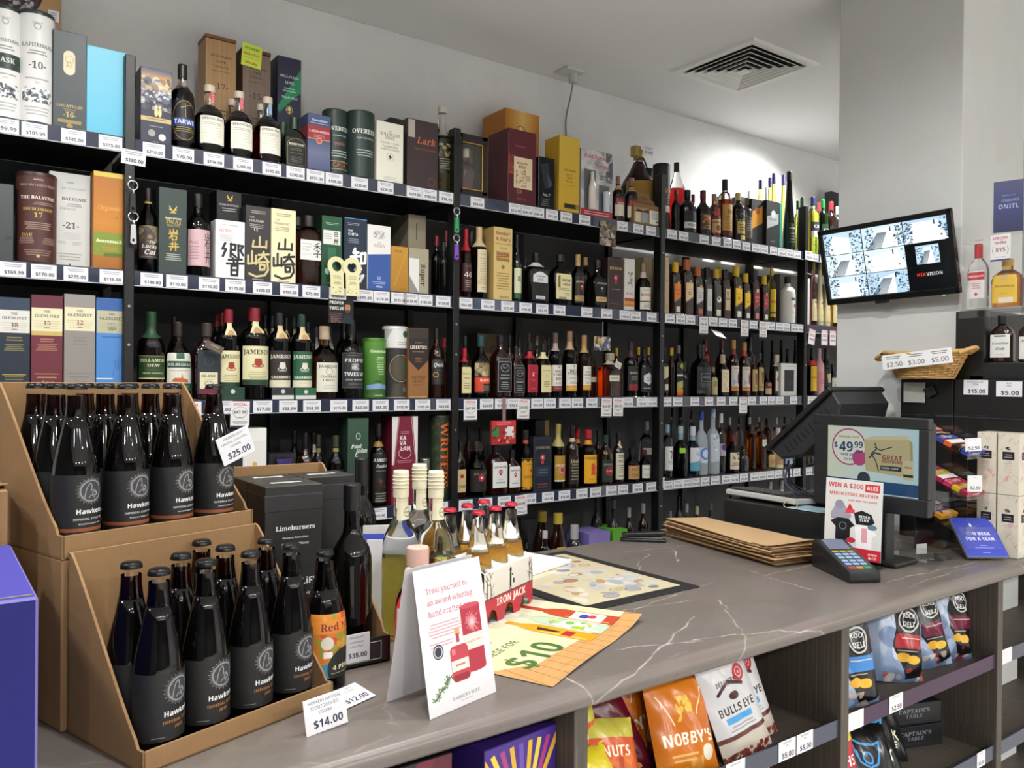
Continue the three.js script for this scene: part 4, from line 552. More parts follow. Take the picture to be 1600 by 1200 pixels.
const hang = (x, z, turn, d, dotc) => { const sh = new THREE.Shape(); sh.moveTo(-0.026, 0); sh.lineTo(0.026, 0); sh.lineTo(0.026, 0.08); sh.absarc(0, 0.105, 0.036, -0.75, Math.PI + 0.75, false); sh.lineTo(-0.026, 0.08); sh.closePath(); const ho = new THREE.Path(); ho.absellipse(0, 0.105, 0.018, 0.018, 0, 6.283); sh.holes.push(ho);
  const t = thing('neck_card', suf(d), 'card', [x, BOARD[1] - 0.03, z], turn); part('card_panel', new THREE.ExtrudeGeometry(sh, { depth: 0.0008, bevelEnabled: false }), M('#d9d3a6', 0.6), t); const g = boxGeo(0.05, 0.075, 0.0004, 0.0001, { front: A('#d9d3a6').l(0.08, 3, 0.7, '#8a845c', 0.5, 0.06).l(0.35, 3, 0.6, '#77724e', 0.5, 0.06).z(8, ['#8a845c', '#5a5638'], 0.1, 0.6, 0.8, 0.3, 0.07), side: '#d9d3a6' }); part('print', at(g, 0, 0.002, 0.0014), g.userData.sheet.mat(0.6), t); t.rotation.x = -0.08; };
{ const a = [1.21,1.792,.012], b = [1.268,1.785,.017]; hang(a[0], a[2], 0.04, 'cream round headed neck card before the green box'); hang(b[0], b[2], -0.03, 'cream round headed neck card before the navy box'); }
bx([1.294,1.831,-.018,.092,.262], A('#1e2a3e').r(0, 0, 1, 0.012, '#5a9ad8').l(0.07, 2, 0.6, '#c8d0dc', 0.4, 0.02).t('THE', 0.18, 0.2, '#e8ecf0', 'b', 0.26, 0.04).t('CHITA', 0.23, 0.44, '#f0f2f4', 'b', 0.38, 0.06).l(0.29, 3, 0.5, '#b0bac8', 0.4, 0.025).k(K.chi, 0.25, 0.42, 0.75, 0.5, '#e8ecee', 0.15), '#182234', 'navy box with white brush characters', { d: 0.085 });
bx([1.39,1.831,-.018,.096,.247], A('#e4e4e2').p([[0, 0.46], [1, 0.42], [1, 1], [0, 1]], '#34569a').v((c, W, H) => { c.strokeStyle = '#a8a4a0'; c.lineWidth = W * 0.02; c.beginPath(); c.ellipse(W * 0.5, H * 0.14, W * 0.26, H * 0.06, 0, 0, 7); c.stroke(); }).z(30, ['#bdb9b4', '#8f8b86'], 0.28, 0.09, 0.44, 0.1, 0.06).t('THE', 0.26, 0.16, '#a8845c', 's', 0.5, 0.03).t('NIKKA', 0.31, 0.5, '#b08a60', 's', 0.5, 0.05).t('12', 0.81, 0.18, '#dfe6f4', 's', 0.5, 0.05).l(0.86, 2, 0.6, '#c0cce8', 0.5, 0.025).t('NIKKA', 0.94, 0.3, '#dfe6f4', 'I', 0.5, 0.03), '#d6d6d4', 'white and blue box with slanted colour edge', { d: 0.08 });
bx([1.609,1.831,-.12,.082,.33], A('#8f8672').r(0.44, 0.1, 0.06, 0.2, '#4a4436'), '#7b7361', 'large beige box standing behind', { d: .171 });
bx([1.477,1.831,-.018,.074,.177], A('#b5852c').g(0, 0, 1, 1, ['#c08e34', '#a87824']).q([[0.9, 0.1], [0.2, 0.85]], '#d8b05a', 0.02).t('YOICHI', 0.1, 0.5, '#6a4a14', 'S', 0.4, 0.06).t('NIKKA', 0.93, 0.4, '#7a5a1c', 'I', 0.7, 0.04), '#9a7024', 'mustard box with faint diagonal line', { d: 0.07 });
bx([1.561,1.831,-.018,.088,.178], A('#a49c86').p([[0, 0.22], [0.5, 0.23], [0.5, 0.98], [0, 0.72]], '#dfdfdc').p([[0, 0.6], [0.5, 0.98], [0, 1]], '#8f8c86').t('Super', 0.58, 0.48, '#1c1a18', 'S', 0.72, 0.28, Math.PI / 2).l(0.3, 1, 0.1, '#666', 0.9), '#8f8873', 'beige box with white wedge and sideways black word', { d: 0.07 });
bt([1.706,1.831,-.13,.045,.258], 'std', G.black, '#7a1420', null, 'dark bottle with red wax cap, left of two');
bt([1.734,1.831,-.1,.042,.279], 'std', G.black, '#6e121c', null, 'dark bottle with red wax cap touching black post');
bt([1.692,1.831,-.05,.039,.221], 'std', G.black, '#141214', null, 'plain dark bottle in front of the red caps');
tags(1, 1, [[.587, '$140.00'], [.663, '$110.00'], [.764, '$110.00'], [.849, '$170.00'], [.941, '$300.00'], [1.035, '$150.00'], [1.116, '$75.00'], [1.216, '$120.00'], [1.324, '$95.00'], [1.392, '$270.00'], [1.465, '$125.00'], [1.517, '$120.00'], [1.579, '$180.00'], [1.66, '$130.00']]);
ctx(1, 2);
bt([1.799,1.831,-.055,.05,.287], 'std', G.amber, '#a8142a', A('#3a1c18').t('46', 0.4, 0.7, '#ece6e2', 'n', 0.5, 0.2).l(0.1, 1, 0.6, '#d8c8c0').l(0.6, 4, 0.5, '#b8a8a0', 0.5, 0.07), 'bourbon bottle with red wax neck and white 46', { neck: [0.68, 0.86, '#b0162c'], lab: [0.1, 0.5] });
bt([1.865,1.831,-.055,.066,.302], 'high', G.deep, '#c8a878', A('#d2c6a4').t('BASIL', 0.12, 0.5, '#7a6a48', 's', 0.5, 0.06).l(0.2, 9, 0.6, '#a89a78', 0.5, 0.06).r(0, 0.72, 1, 0.1, '#c8b08a').l(0.88, 2, 0.4, '#8a7a58', 0.5, 0.04), 'bourbon bottle dressed in long cream paper bib', { lab: [0.1, 0.68], a: 0.75, neck: [0.72, 0.86, '#c8b48c'] });
bt([1.895,1.831,-.16,.038,.305], 'std', G.deep, '#6a5040', null, 'rear bourbon bottle with brown cap');
bx([1.961,1.831,-.018,.095,.306], A('#d2b878').t("Booker", 0.08, 0.8, '#6a2c28', 'S', 0.5, 0.08).t("& Noe's", 0.16, 0.8, '#6a2c28', 'S', 0.5, 0.08).r(0.06, 0.22, 0.88, 0.008, '#8a6a3a').t('Since', 0.28, 0.4, '#7a5a32', 'i', 0.5, 0.05).r(0.12, 0.33, 0.74, 0.13, '#b89258').t('Bourbon', 0.36, 0.7, '#5a2a20', 'S', 0.5, 0.05).q([[0.15, 0.4], [0.85, 0.38]], '#a83a2c', 0.03).t('Whiskey', 0.44, 0.7, '#4a3018', 'S', 0.5, 0.05).c(0.5, 0.54, 0.09, '#8a6a3a').l(0.62, 7, 0.7, '#8a6c3c', 0.5, 0.035).t('Booker', 0.95, 0.6, '#6a4a24', 'S', 0.6, 0.03), '#b89a5c', 'tall straw yellow box with dark red lettering', { d: .081 });
bt([2.059,1.831,-.055,.041,.294], 'wine', G.darkgreen, '#121312', A('#d5d6b8').t('B', 0.35, 0.4, '#3a6a3a', 'b').r(0, 0.82, 1, 0.18, '#2a5a34'), 'slim dark bottle with pale label and green letter', { lab: [0.06, 0.5] });
bt([2.162,1.831,-.055,.109,.226], 'flask', G.deep, '#17171a', A('#181615').v((c, W, H) => { c.fillStyle = '#d8d8d8'; c.beginPath(); c.moveTo(W * 0.06, H * 0.42); c.lineTo(W * 0.06, H * 0.2); c.quadraticCurveTo(W * 0.5, -H * 0.06, W * 0.94, H * 0.2); c.lineTo(W * 0.94, H * 0.42); c.fill(); }).t('Gentleman', 0.22, 0.62, '#333', 'S', 0.5, 0.09).t('JACK', 0.33, 0.36, '#333', 'S', 0.5, 0.08).r(0.2, 0.84, 0.6, 0.1, '#d8d8d8').l(0.87, 2, 0.5, '#777', 0.5, 0.03), 'broad square whiskey bottle with arched silver label', { n: 6, sz: 0.65, a: 0.72, lab: [0.06, 0.66], cap: 0.8, capR: 0.26, neck: [0.72, 0.8, '#c9c9c9'] });
bt([2.162,1.831,-.13,.04,.214], 'flask', G.darkamber, '#1a1a1c', null, 'rear square whiskey bottle with black cap', { n: 6, sz: 0.65 });
bt([2.299,1.831,-.055,.103,.229], 'flask', G.deep, '#141312', A('#dcd3a4').t('KNOB', 0.26, 0.56, '#1d1a16', 'b', 0.62, 0.16).t('CREEK', 0.42, 0.5, '#1d1a16', 'b', 0.64, 0.08).v((c, W, H) => { c.fillStyle = '#7a6428'; c.fillRect(W * 0.1, H * 0.08, W * 0.13, H * 0.45); }).l(0.56, 2, 0.8, '#8a8258', 0.5, 0.06).l(0.75, 2, 0.4, '#8a8258', 0.7, 0.06).t('KNOB', 0.95, 0.5, '#1d1a16', 'b', 0.4, 0.1), 'broad flat bourbon bottle with big cream label', { n: 6, sz: 0.6, a: 0.74, lab: [0.13, 0.62], cap: 0.86 });
const jimb = (bg, fg, seal = '#b02a3a') => A(bg).t('JIM BEAM', 0.2, 0.8, fg, 'S', 0.5, 0.09).c(0.5, 0.38, 0.14, seal).c(0.5, 0.47, 0.08, seal).c(0.5, 0.38, 0.05, '#e8d8d8');
bt([2.403,1.831,-.055,.058,.241], 'std', G.deep, '#b8935c', jimb('#241a14', '#d8c8a0').r(0, 0.72, 1, 0.2, '#b89a58').l(0.76, 3, 0.7, '#4a3820', 0.5, 0.05), 'bourbon bottle with tan stopper and small red seal', { lab: [0.08, 0.58], neck: [0.78, 0.85, '#c0a070'] });
bt([2.515,1.831,-.13,.054,.248], 'std', G.deep, '#a08258', null, 'rear bourbon bottle with tan stopper');
bt([2.524,1.831,-.055,.086,.228], 'squat', G.black, '#16130f', jimb('#101114', '#c8ccd0', '#4a5058').r(0.04, 0.7, 0.92, 0.18, '#cbb27c').l(0.74, 2, 0.7, '#5a4828', 0.5, 0.05), 'black bourbon bottle with gold strip label', { n: 5, sz: 0.7, a: 0.75, lab: [0.08, 0.62] });
bx([2.604,1.831,-.018,.101,.24], jimb('#33201c', '#d0ae74').r(0, 0.56, 1, 0.34, '#2a2224').l(0.6, 1, 0.6, '#a89a90').l(0.88, 1, 0.6, '#b84a3a').f(0.03, 0.01, 0.94, 0.98, '#6a4a34', 0.02), '#241613', 'dark brown box with red seal', { d: .075 });
bx([2.692,1.831,-.018,.067,.246], A('#d4d2cc').z(16, ['#6a6660', '#a8a49c'], 0.3, 0.25, 0.5, 0.3, 0.14).t('RARE', 0.67, 0.8, '#b87a68', 'S', 0.5, 0.06).r(0, 0.76, 1, 0.06, '#a83a2c').g(0, 0.82, 1, 0.1, ['#d8a83a', '#b86a1a']), '#bcbab4', 'narrow white box with turkey drawing', { d: 0.06 });
bt([2.817,1.831,-.055,.074,.239], 'squat', G.deep, '#8a7060', A('#dcd8cc').t("RUSSELL'S", 0.34, 0.9, '#a32c34', 'b', 0.5, 0.16).r(0, 0.62, 1, 0.05, '#2a2420').l(0.12, 1, 0.7, '#888').l(0.74, 3, 0.6, '#777', 0.5, 0.07), 'round shouldered bourbon bottle with red lettered white label', { lab: [0.06, 0.5], neck: [0.7, 0.84, '#c9b8ae'] });
bx([2.949,1.831,-.13,.104,.286], A('#b5a77c').z(20, ['#8a7c54', '#c8bc94'], 0, 0, 1, 1, 0.06), '#a5986c', 'pale wooden box behind round shouldered bottle', { d: 0.12 });
tags(1, 2, [[1.765, '$54.00'], [1.874, '$95.00'], [1.973, '$125.00'], [2.067, '$105.00'], [2.156, '$52.95'], [2.252, '$80.00'], [2.411, '$70.99'], [2.531, '$80.00'], [2.644, '$105.00'], [2.714, '$68.00'], [2.82, '$58.00']]);
ctx(1, 3);
bx([2.944,1.831,-.018,.031,.278], A('#b7a27e').l(0.4, 2, 0.6, '#333', 0.5, 0.02).l(0.85, 3, 0.5, '#b0402c', 0.5, 0.03), '#a8946f', 'slim pale wooden box beside post', { d: 0.09 });
const bund = (bg, f, lo) => A('#2c2a28').p([[0, 0.12], [1, 0.12], [1, 0.5], [0, 0.66]], bg).q([[0, 0.68], [1, 0.52]], '#e8e2d0', 0.03).c(0.6, 0.1, 0.2, '#c8a860').c(0.6, 0.1, 0.13, '#b08a4a').t('Bundaberg', 0.3, 0.8, f, 'I', 0.5, 0.1).l(0.38, 2, 0.6, f, 0.5, 0.05).r(0.25, 0.8, 0.6, 0.17, lo);
const sqb = { n: 6, sz: 0.75, a: 0.76, lab: [0.04, 0.66], cap: 0.8 };
bt([3.041,1.831,-.055,.054,.266], 'cyl', G.darkamber, '#d8a81e', bund('#d87a1e', '#6a2a10', '#d0ccc4'), 'square rum bottle, orange label, yellow cap', sqb);
bt([3.125,1.831,-.055,.061,.286], 'cyl', G.darkamber, '#b05a24', bund('#d2bc94', '#7a4a2a', '#3a3028'), 'square rum bottle, beige label, copper cap', sqb);
bt([3.206,1.831,-.055,.056,.257], 'cyl', G.darkamber, '#b8662c', bund('#c4c0bc', '#55504c', '#c05a34'), 'square rum bottle, pale grey label, copper cap', sqb);
bt([3.28,1.831,-.055,.05,.259], 'cyl', G.smoke, '#141416', A('#56524e').r(0.12, 0.14, 0.76, 0.7, '#c9c8c4').l(0.2, 1, 0.6, '#555').l(0.36, 5, 0.5, '#888', 0.5, 0.07), 'square dark bottle, tall white label, black cap', sqb);
bt([3.35,1.831,-.055,.05,.258], 'cyl', G.smoke, '#d0a81c', A('#464340').c(0.6, 0.45, 0.4, '#d4d4d0').c(0.55, 0.42, 0.2, '#4a4a48').r(0.15, 0.78, 0.75, 0.2, '#d6d3ba'), 'square dark bottle, round white badge, yellow cap', sqb);
bt([3.489,1.831,-.15,.045,.29], 'cyl', G.smoke, '#c8a01c', null, 'rear square bottle with yellow cap', sqb);
bt([3.421,1.831,-.055,.057,.26], 'cyl', G.darkamber, '#18181b', A('#3a2c24').r(0.14, 0.08, 0.74, 0.7, '#bca98c').l(0.18, 4, 0.5, '#6a5a44', 0.5, 0.06).r(0.14, 0.4, 0.74, 0.03, '#6a5a44').l(0.7, 1, 0.3, '#4a3a2a'), 'square dark bottle, beige label, black cap', sqb);
bt([3.51,1.831,-.055,.061,.287], 'cyl', G.darkamber, '#dcb420', bund('#dfb61c', '#8a5a10', '#d6d2c8'), 'taller square rum bottle, yellow label and cap', sqb);
bt([3.589,1.831,-.055,.052,.255], 'cyl', G.darkamber, '#dcb420', bund('#dfb61c', '#8a5a10', '#d6d2c8'), 'shorter square rum bottle, yellow label and cap', sqb);
bt([3.666,1.831,-.055,.052,.278], 'cyl', G.darkamber, '#2c2a2a', bund('#8a2a36', '#e0c8c8', '#c87a80').o(0.6, 0.1, 0.2, '#e4e0dc', 0.06), 'square rum bottle, red label, dark cap', sqb);
bt([3.749,1.831,-.055,.046,.256], 'cyl', G.darkamber, '#dcb420', bund('#8a2430', '#e0c8c8', '#d6d2c8'), 'square rum bottle, red label, yellow cap', sqb);
bt([3.817,1.831,-.055,.046,.308], 'high', G.yellow, '#c8ae3a', A('#c8a81c').t('RUM', 0.45, 0.85, '#8a1c1c', 'b').r(0, 0.8, 1, 0.08, '#3a5a3a'), 'round yellow rum bottle', { lab: [0.1, 0.6] });
bt([3.962,1.831,-.055,.087,.268], 'high', G.white, '#151515', A('#dcdcd8').z(8, ['#3a3a38'], 0.3, 0.15, 0.3, 0.12, 0.1).c(0.6, 0.5, 0.12, '#a8542c').l(0.75, 2, 0.5, '#b0a898', 0.5, 0.06), 'opaque white coconut rum bottle with black cap', { lab: [0.14, 0.62] });
bx([4.13,1.831,-.16,.186,.304], A('#7d7d7a').l(0.4, 2, 0.6, '#3a3a38', 0.5, 0.05), '#6a6a68', 'grey box behind white rum bottle', { d: 0.1 });
tags(1, 3, [[2.946, '$60.00'], [3.023, '$65.99'], [3.095, '$58.00'], [3.265, '$58.00'], [3.342, '$65.00'], [3.418, '$63.00'], [3.589, '$42.00'], [3.74, '$42.00'], [3.814, '$47.00'], [3.877, '$39.00'], [3.953, '$44.00'], [4.013, '$44.00']]);
special(1, 3, 3.19, '$42.99', 'under second shelf left of tilted white card');
special(1, 3, 3.512, '$52.99', 'under the second shelf below yellow rum bottles');
special(1, 3, 3.668, '$51.99', 'under the second shelf below red rum bottles');
{ const g = boxGeo(0.075, 0.06, 0.001, 0.0003, { front: A('#efecec').l(0.25, 3, 0.7, '#c87a84', 0.5, 0.12).l(0.7, 1, 0.5, '#888'), side: '#ddd' }); const m = solo('shelf_card', g, 0.4, 'white card tilted out under second shelf, right bay', 'card', [3.295,1.729,.03]); m.rotation.set(-0.9, 0.1, -0.15); }
ctx(1, 4);
bx([4.097,1.831,-.01,.025,.264], A('#e2e2e0'), '#dededc', 'thin white box beside last post', { d: 0.08 });
const limo = A('#ddd0a0').p([[0.3, 0.1], [0.7, 0.1], [0.5, 0.22]], '#4a5a2a').l(0.4, 1, 0.6, '#7a6a3a').l(0.75, 1, 0.6, '#b89a6a');
bt([4.208,1.831,-.055,.045,.372], 'taper', G.rose, '#8a8a40', limo, 'tall slim rosy liqueur bottle', { lab: [0.08, 0.42], a: 1.2 });
bt([4.272,1.831,-.055,.045,.373], 'taper', G.cream, '#a8a060', limo, 'tall slim cream liqueur bottle, left of two', { lab: [0.08, 0.42], a: 1.2 });
bt([4.343,1.831,-.055,.046,.375], 'taper', G.cream, '#a8a060', limo, 'tall slim cream liqueur bottle, right of two', { lab: [0.08, 0.42], a: 1.2 });
bt([4.422,1.831,-.055,.05,.351], 'taper', G.honey, '#8a8a50', limo, 'tall slim golden liqueur bottle beside column', { lab: [0.08, 0.42], a: 1.2 });
special(1, 4, 4.105, '$40.00', 'crooked at left end of last second shelf', 0.18, true).rotation.z = -0.16;
special(1, 4, 4.236, '$40.00', 'second from left on last second shelf', 0, true);
special(1, 4, 4.32, '$40.00', 'beside column on last second shelf', 0, true);
// ================================================================ third shelf
ctx(2, 0);
const gln = (band, bg, num, numc, paper = '#dcd6b4', lo = 0.04) => A(bg).r(0, 0, 1, 0.12, band).r(0, 0.12, 1, 0.22, paper).t('THE', 0.155, 0.22, '#3a3f4a', 'S', 0.5, 0.03).t('GLENLIVET', 0.195, 0.8, '#353b46', 'S', 0.5, 0.05).t(num, 0.26, 0.24, numc, 'S', 0.5, 0.06).l(0.3, 1, 0.2, '#777').l(0.24, 4, 0.86, 'rgba(120,110,70,.25)', 0.5, 0.022);
bx([.218,1.425,-.018,.08,.304], gln('#2d3c52', '#222b3a', '18', '#4a2a34', '#d6d4cc').l(0.38, 2, 0.6, '#b8a45a', 0.5, 0.025).l(0.45, 4, 0.66, '#b09c52', 0.5, 0.018).r(0.12, 0.74, 0.76, 0.008, gold).l(0.76, 2, 0.7, '#a8944e', 0.5, 0.025).r(0.1, 0.85, 0.8, 0.006, gold), '#1e2634', 'navy whisky box with white band', { d: 0.09 });
bx([.301,1.425,-.018,.083,.316], gln('#612634', '#682a36', '15', '#6a2a34').r(0, 0.34, 1, 0.04, '#c3ab62').l(0.41, 2, 0.5, '#c9a47a', 0.5, 0.022).l(0.46, 4, 0.7, '#b88f68', 0.5, 0.018).r(0.1, 0.74, 0.8, 0.006, gold).l(0.77, 1, 0.7, '#c8ae7a').t('Jas', 0.83, 0.5, '#c09a6a', 'i', 0.5, 0.05), '#56222c', 'maroon whisky box with cream band', { d: 0.09 });
bx([.388,1.425,-.018,.085,.324], gln('#8f8a85', '#8b8682', '12', '#8a2a2a').l(0.4, 3, 0.5, '#7a7672', 0.5, 0.03).r(0.08, 0.74, 0.84, 0.005, '#6f6b68').l(0.77, 1, 0.7, '#6f6b68').t('Jas', 0.83, 0.5, '#6f6b68', 'i', 0.5, 0.05), '#7d7874', 'grey whisky box with cream band', { d: 0.09 });
bx([.476,1.425,-.018,.087,.318], gln('#345c9c', '#4b83c4', '', '#3a4a5a', '#b4b294').t('EST.', 0.25, 0.3, '#566', 's', 0.5, 0.025).t('1824', 0.29, 0.3, '#3f4c58', 'S', 0.5, 0.05).l(0.37, 1, 0.8, '#2c5590').q([[0.55, 0.76], [0.62, 0.6], [0.66, 0.72], [0.72, 0.56], [0.76, 0.7], [0.84, 0.54]], '#2f5fa4', 0.015).r(0, 0.78, 0.55, 0.012, '#cfd8e4').r(0.05, 0.86, 0.95, 0.05, '#c9c7be'), '#3c70b0', 'bright blue whisky box with stone coloured band', { d: 0.09 });
ctx(2, 1);
bt([.598,1.425,-.055,.083,.286], 'std', G.amber, '#1c3d24', A('#24401f').r(0, 0, 1, 0.02, '#b8a868').t('TULLAMORE', 0.2, 0.88, '#dcd8b0', 'S', 0.5, 0.14).t('DEW', 0.42, 0.4, '#dcd8b0', 'S', 0.5, 0.13).t('IRISH WHISKEY', 0.74, 0.66, '#c8c890', 'S', 0.5, 0.07).l(0.6, 1, 0.5, '#9aa868').r(0, 0.94, 1, 0.05, '#c8bc88'), 'Irish whiskey bottle with dark green square label', { lab: [0.24, 0.5], a: 1.2, neck: [0.7, 0.84, '#1f4228'], extra: [[0.1, 0.17, 1.1, A('#c9c79c')]], cap: 0.84 });
bt([.68,1.425,-.055,.08,.257], 'squat', G.amber, '#241a16', A('#d4d3c6').r(0.03, 0.22, 0.94, 0.17, '#1c3a30').t('KILBEGGAN', 0.305, 0.86, '#d8dcd0', 'S', 0.5, 0.12).r(0.36, 0, 0.28, 0.16, '#2c5a44').l(0.46, 1, 0.7, '#777').p([[0.2, 0.76], [0.3, 0.66], [0.52, 0.66], [0.55, 0.52], [0.58, 0.66], [0.78, 0.7], [0.8, 0.78]], '#b85c34').r(0, 0.8, 1, 0.2, '#27553f').l(0.87, 2, 0.6, gold, 0.5, 0.06), 'Irish whiskey bottle with white arched distillery label', { lab: [0.12, 0.6], a: 1.15 });
bt([.693,1.425,-.16,.048,.283], 'squat', G.darkamber, '#191412', null, 'rear dark capped bottle behind distillery label');
bt([.772,1.425,-.055,.086,.258], 'flask', G.darkred, '#3a3028', A('#1b2630').o(0.5, 0.25, 0.22, '#32424e', 0.04).r(0.1, 0.5, 0.8, 0.5, '#d9d2ae').t('SLANE', 0.59, 0.68, '#23282c', 'S', 0.5, 0.1).l(0.66, 1, 0.5, '#777').o(0.5, 0.76, 0.2, '#777', 0.03, 0.05).r(0.1, 0.88, 0.8, 0.12, '#6a1e34'), 'black whiskey bottle with small cream castle label', { n: 5, sz: 0.7, a: 0.74, lab: [0.08, 0.64] });
{ const g = boxGeo(0.06, 0.024, 0.001, 0.0003, { front: A('#5c5148').t('SLANE', 0.4, 0.7, '#d0bc84', 'S').l(0.8, 1, 0.7, '#a8946a'), side: '#4a4038' }); const m = solo('neck_tag', g, 0.5, 'slanted brown neck tag between castle label and cream label bottles, third shelf', 'tag', [.774,1.589,.012]); m.rotation.z = -0.42; }
const jam = (bg, f, crest) => A(bg).t('JAMESON', 0.16, 0.9, f, 'S', 0.5, 0.12).c(0.5, 0.42, 0.12, crest).r(0.4, 0.32, 0.2, 0.16, crest).o(0.5, 0.5, 0.17, crest, 0.03, 0.04);
const jamN = (bg) => A(bg).c(0.5, 0.9, 0.3, '#b08a60');
bt([.844,1.425,-.055,.074,.308], 'high', G.black, '#7c1a28', jam('#dbd5ac', '#26241e', '#9a3a28').l(0.66, 4, 0.6, '#8a845c', 0.5, 0.05).r(0, 0.86, 1, 0.14, '#1f3a2c'), 'whiskey bottle with cream label, shorter red capped', { lab: [0.14, 0.54], neck: [0.71, 0.85, jamN('#cfc89c'), 0.6], a: 1.2 });
bt([.932,1.425,-.055,.095,.318], 'high', G.black, '#7c1a28', jam('#dbd5ac', '#26241e', '#9a3a28').l(0.66, 4, 0.6, '#8a845c', 0.5, 0.05).r(0, 0.86, 1, 0.14, '#1f3a2c'), 'larger whiskey bottle with cream label and red cap', { lab: [0.16, 0.58], neck: [0.72, 0.85, jamN('#cfc89c'), 0.6], a: 1.2 });
bt([.83,1.425,-.14,.049,.296], 'high', G.black, '#5e1420', null, 'rear whiskey bottle with dark red cap, left of two');
bt([.838,1.425,-.1,.049,.298], 'high', G.black, '#661622', null, 'rear whiskey bottle with dark red cap, right of two');
bt([1.02,1.425,-.055,.079,.306], 'high', G.black, '#17151a', jam('#2c2426', '#e8e2d2', '#d8d2c4').l(0.56, 1, 0.4, '#cfc9bb').t('CASKMATES', 0.72, 0.84, '#e8e2d2', 'b', 0.5, 0.08).r(0, 0.8, 1, 0.2, '#d9d2b8').l(0.87, 1, 0.5, '#777'), 'whiskey bottle with dark label and cream base band', { lab: [0.14, 0.56], neck: [0.7, 0.85, jamN('#c8b68c'), 0.6], a: 1.2 });
bt([1.102,1.425,-.055,.076,.305], 'high', G.black, '#17352a', jam('#23573c', '#e8e2d2', '#d8d2c4').l(0.56, 1, 0.4, '#cfc9bb').t('CASKMATES', 0.72, 0.84, '#e8e2d2', 'b', 0.5, 0.08).r(0, 0.8, 1, 0.2, '#d9d2b8').l(0.87, 1, 0.5, '#777'), 'whiskey bottle with green label and cream base band', { lab: [0.14, 0.56], neck: [0.7, 0.85, jamN('#c8b68c'), 0.6], a: 1.2 });
bt([1.003,1.425,-.15,.042,.301], 'high', G.black, '#17151a', null, 'rear dark bottle with tan neck seal, first of five', { neck: [0.7, 0.84, '#a8966c', 0.6] });
bt([1.021,1.425,-.13,.042,.302], 'high', G.black, '#17151a', null, 'rear dark bottle with tan neck seal, second of five', { neck: [0.7, 0.84, '#a8966c', 0.6] });
bt([1.074,1.425,-.13,.042,.297], 'high', G.black, '#171a18', null, 'rear dark bottle with tan neck seal, third of five', { neck: [0.7, 0.84, '#a8966c', 0.6] });
bt([1.099,1.425,-.12,.042,.302], 'high', G.black, '#16301f', null, 'rear dark bottle with tan neck seal, fourth of five', { neck: [0.7, 0.84, '#a8966c', 0.6] });
bt([1.156,1.425,-.13,.043,.286], 'high', G.black, '#17151a', null, 'rear dark bottle with tan neck seal, fifth of five', { neck: [0.7, 0.84, '#a8966c', 0.6] });
for (const [P, c, c2, w] of [[[.845,1.425,-.004,.081,.043], '#163a2c', '#163a2c', 'dark green'], [[1.018,1.425,-.004,.08,.043], '#24262c', '#d0d0cc', 'black and white'], [[1.101,1.425,-.004,.078,.041], '#1f5a3c', '#d0d0cc', 'bright green and white']]) bx(P, A(c).r(0, 0.64, 1, 0.36, c2).c(0.5, 0.32, 0.1, '#c8c8c0').l(0.75, 1, 0.7, '#778', 0.5), c, 'low ' + w + ' card riser in front of whiskey bottles', { d: 0.008, name: 'card_riser', cat: 'card' });
bt([1.19,1.425,-.055,.098,.266], 'squat', G.honey, '#b09a80', A('#d8d6c6').t('JAMESON', 0.13, 0.8, '#3a3832', 'S', 0.5, 0.1).o(0.5, 0.3, 0.13, '#777', 0.02).t("COOPER'S", 0.48, 0.7, '#4a443a', 'S', 0.5, 0.08).t('CROZE', 0.6, 0.6, '#4a443a', 'S', 0.5, 0.08).l(0.76, 3, 0.5, '#a8a698', 0.5, 0.05), 'wide golden whiskey bottle with white label', { lab: [0.1, 0.5], a: 0.95 });
bt([1.197,1.425,-.15,.043,.269], 'high', G.clear, '#3a3c3e', null, 'rear clear bottle with grey neck ribbon, left', { neck: [0.68, 0.9, '#8a8c90', 0.5] });
bt([1.246,1.425,-.14,.044,.273], 'high', G.clear, '#3a3c3e', null, 'rear clear bottle with grey neck ribbon, right', { neck: [0.68, 0.9, '#8a8c90', 0.5] });
bt([1.294,1.425,-.055,.091,.286], 'std', G.black, '#141714', A('#26272a').f(0.02, 0.02, 0.96, 0.96, '#55575a', 0.02).l(0.08, 1, 0.7, '#888').t('PROPER', 0.22, 0.8, '#d8d9da', 'b', 0.5, 0.12).z(10, ['#c8c8c8', '#9a9a9a'], 0.35, 0.3, 0.3, 0.2, 0.13).t('TWELVE', 0.6, 0.84, '#d8d9da', 'b', 0.5, 0.12).t('IRISH WHISKEY', 0.76, 0.7, '#c0c0c0', 'b', 0.5, 0.05).l(0.87, 1, 0.5, '#999'), 'black whiskey bottle with charcoal label', { lab: [0.14, 0.6], a: 1.15 });
bt([1.306,1.425,-.15,.054,.304], 'std', G.darkgreen, '#121512', null, 'rear dark green bottle below hanging face card, left');
bt([1.339,1.425,-.13,.049,.304], 'std', G.darkgreen, '#121512', null, 'rear dark green bottle below hanging face card, right');
